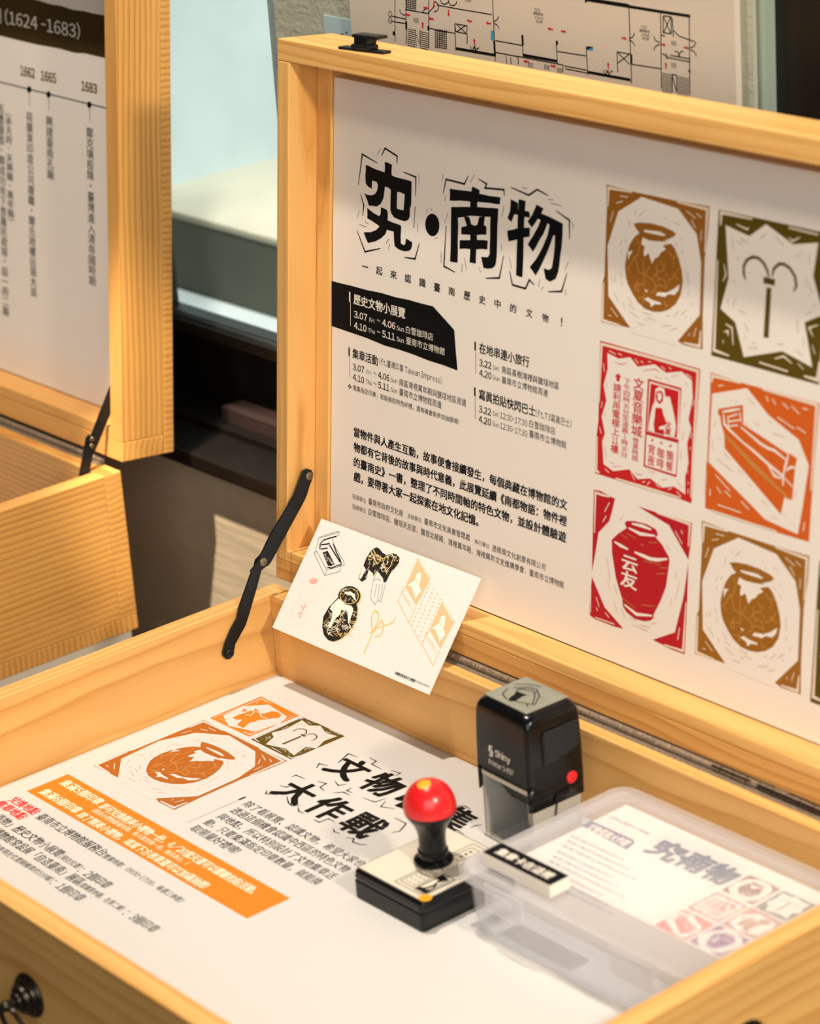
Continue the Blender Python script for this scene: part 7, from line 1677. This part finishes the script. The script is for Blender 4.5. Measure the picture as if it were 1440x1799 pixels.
bm = bmesh.new(); lathe(bm, [(0,0),(4.2,0),(4.2,.3),(0,.3)], 20, Matrix.Translation(Vector((368.2-2,-170.2+4,21.6))*MM)); put('orange_dot', bm_mesh(bm,'orange_dot'), M_YEL, ks)
SXk, SYk = 335.2, -132.5; MK = Matrix.Translation(Vector((SXk,SYk,0))*MM)
bm = bmesh.new(); lathe(bm, [(0,21.6),(11.6,21.6),(12.6,22.6),(12.6,24.2),(11,25.4),(9.4,26),(9.4,29),(9.9,29.6),(9.7,30.6),(8.8,31.2),(8.6,39),(9.2,44),(11.2,49),(14,53.4),(16.0,56.5),(16.4,58.6),(0,58.6)], 32, MK)
put('stem', bm_mesh(bm,'stem'), M_PLASTIC, ks, smooth=True)
bm = bmesh.new(); lathe(bm, [(0,58.2),(16.6,58.4)]+[(16.8*math.cos(a)**.9, 60+18.6*math.sin(a)) for a in [math.radians(k) for k in range(0,90,8)]]+[(0,78.6)], 36, MK)
kn = put('knob', bm_mesh(bm,'knob'), M_RED, ks, smooth=True)
nv = Vector((.05,-.22,.97)).normalized(); MD = MK @ Matrix.Translation(Vector((0,0,60))*MM) @ nv.to_track_quat('Z','Y').to_matrix().to_4x4()
bm = bmesh.new(); lathe(bm, [(4.6,17.2),(4.5,18.25),(2.5,18.65),(0,18.75)], 22, MD); put('yellow_dot', bm_mesh(bm,'yellow_dot'), M_YEL, kn, smooth=True)
# ------------------------------------------------------------------ clear plastic box with leaflets
pb = thing('plastic_box', 'translucent plastic box with clip lid and a small black label block on top', 'plastic box', (484,-82,.8))
BX0, BX1, BY0, BY1 = 383., 586., -149.5, -12.; bcx, bcy, bw, bd = (BX0+BX1)/2, (BY0+BY1)/2, BX1-BX0, BY1-BY0
def shell(bm, outer, inner):
    A = loft(bm, outer, 6, True, False, bcx, bcy); B = loft(bm, inner, 6, False, True, bcx, bcy); a, b = A[-1], B[0]
    for i in range(len(a)): bm.faces.new((a[i], a[(i+1)%len(a)], b[(i+1)%len(a)], b[i]))
bm = bmesh.new(); shell(bm, [(bw-8,bd-8,9,.8),(bw-4,bd-4,10,1.6),(bw,bd,11,38)], [(bw-2.6,bd-2.6,9.8,38),(bw-6.4,bd-6.4,9,2.4),(bw-10,bd-10,8,1.8)])
put('body', bm_mesh(bm,'body'), M_POLY, pb, smooth=True)
bm = bmesh.new(); A = loft(bm, [(bw+1.6,bd+1.6,11.5,35.4),(bw+5,bd+5,12,35.4),(bw+7,bd+7,13,36.4),(bw+7,bd+7,13,43.6),(bw+5,bd+5,12.5,45),(bw-4,bd-4,10,45.2),(bw-6.4,bd-6.4,9.2,44.4),(bw-6.4,bd-6.4,9.2,41.6),(bw-4,bd-4,10,42.2),(bw+1.6,bd+1.6,11.5,42.2)], 6, False, False, bcx, bcy)
for i in range(len(A[0])): bm.faces.new((A[-1][i], A[-1][(i+1)%len(A[0])], A[0][(i+1)%len(A[0])], A[0][i]))
put('lid_rim', bm_mesh(bm,'lid_rim'), M_POLYT, pb, smooth=True)
bm = bmesh.new(); loft(bm, [(bw-6.6,bd-6.6,9,41.8),(bw-6.6,bd-6.6,9,43.2)], 6, True, True, bcx, bcy); put('lid', bm_mesh(bm,'lid'), M_POLYL, pb)
for x0, x1 in ((410,443),(517,552)):
    bm = bmesh.new(); extrude_poly(bm, [(x0,44),(x1,44),(x1,30),(x1-2,27.5),(x1-5,26),(x0+5,26),(x0+2,27.5),(x0,30)], frame((0,BY0-4.3,0),(1,0,0),(0,0,1),(0,-1,0)), 1.6)
    bx(bm, (x0+9,BY0-7,35), (x1-9,BY0-5.8,40), .5); put('clip', bm_mesh(bm,'clip'), M_POLYT, pb)
bm = bmesh.new(); bx(bm, (BX0-6.5,-147,29), (BX0-4.2,-114,43), .9); put('clip', bm_mesh(bm,'clip'), M_POLYT, pb)
bm = bmesh.new(); bx(bm, (393.2,-141.4,45.3), (453.6,-125.2,53.6), .4); blk = put('label_block', bm_mesh(bm,'label_block'), pbr('foam_white','F4F0E6',.7), pb)
pr = Print(None); pr.poly('ink',0,[(393.4,-141.2),(453.4,-141.2),(453.4,-125.4),(393.4,-125.4)]); pr.text('white',1,'集章卡在這裡',(399.4,-133.2,47.5,7.6),1.2)
pr.build('lettering', blk, frame((0,0,53.6),(1,0,0),(0,1,0),(0,0,1)), M_PAPER)
lf = thing('leaflet_stack', 'thick stack of printed exhibition leaflets inside the translucent plastic box', 'leaflets', (484,-63,1.8))
box('pages', (390.6,-111.5,2.0), (576,-17.,35.9), M_PAPER, lf)  # one solid block standing in for the stacked leaflets
ML3 = frame((0,0,35.9),(1,0,0),(0,1,0),(0,0,1))
Print(None).run(DATA['Bx']).build('printed_lettering', lf, ML3, M_PAPER)
for key, x, y, colr in (('E1',521.6,-43,'7A4A45'),('E2',549.3,-43.2,'4E6A6E'),('E3',521.3,-70.4,'E05563'),('E4',521.3,-98,'E86A62'),('E5',548.6,-97.4,'7E4A8A')):
    emblem(key, x-12.7, y-12.7, colr, None, lf, ML3, M_PAPER, .288)
Print(None).run(DATA['Fi'], 548.9-47.7*.56, -70.2+57.6*.56, .56).build('printed_emblem', lf, ML3, M_PAPER, None, {'col': pbr('print_emblem_b98','B98A72',.5)})
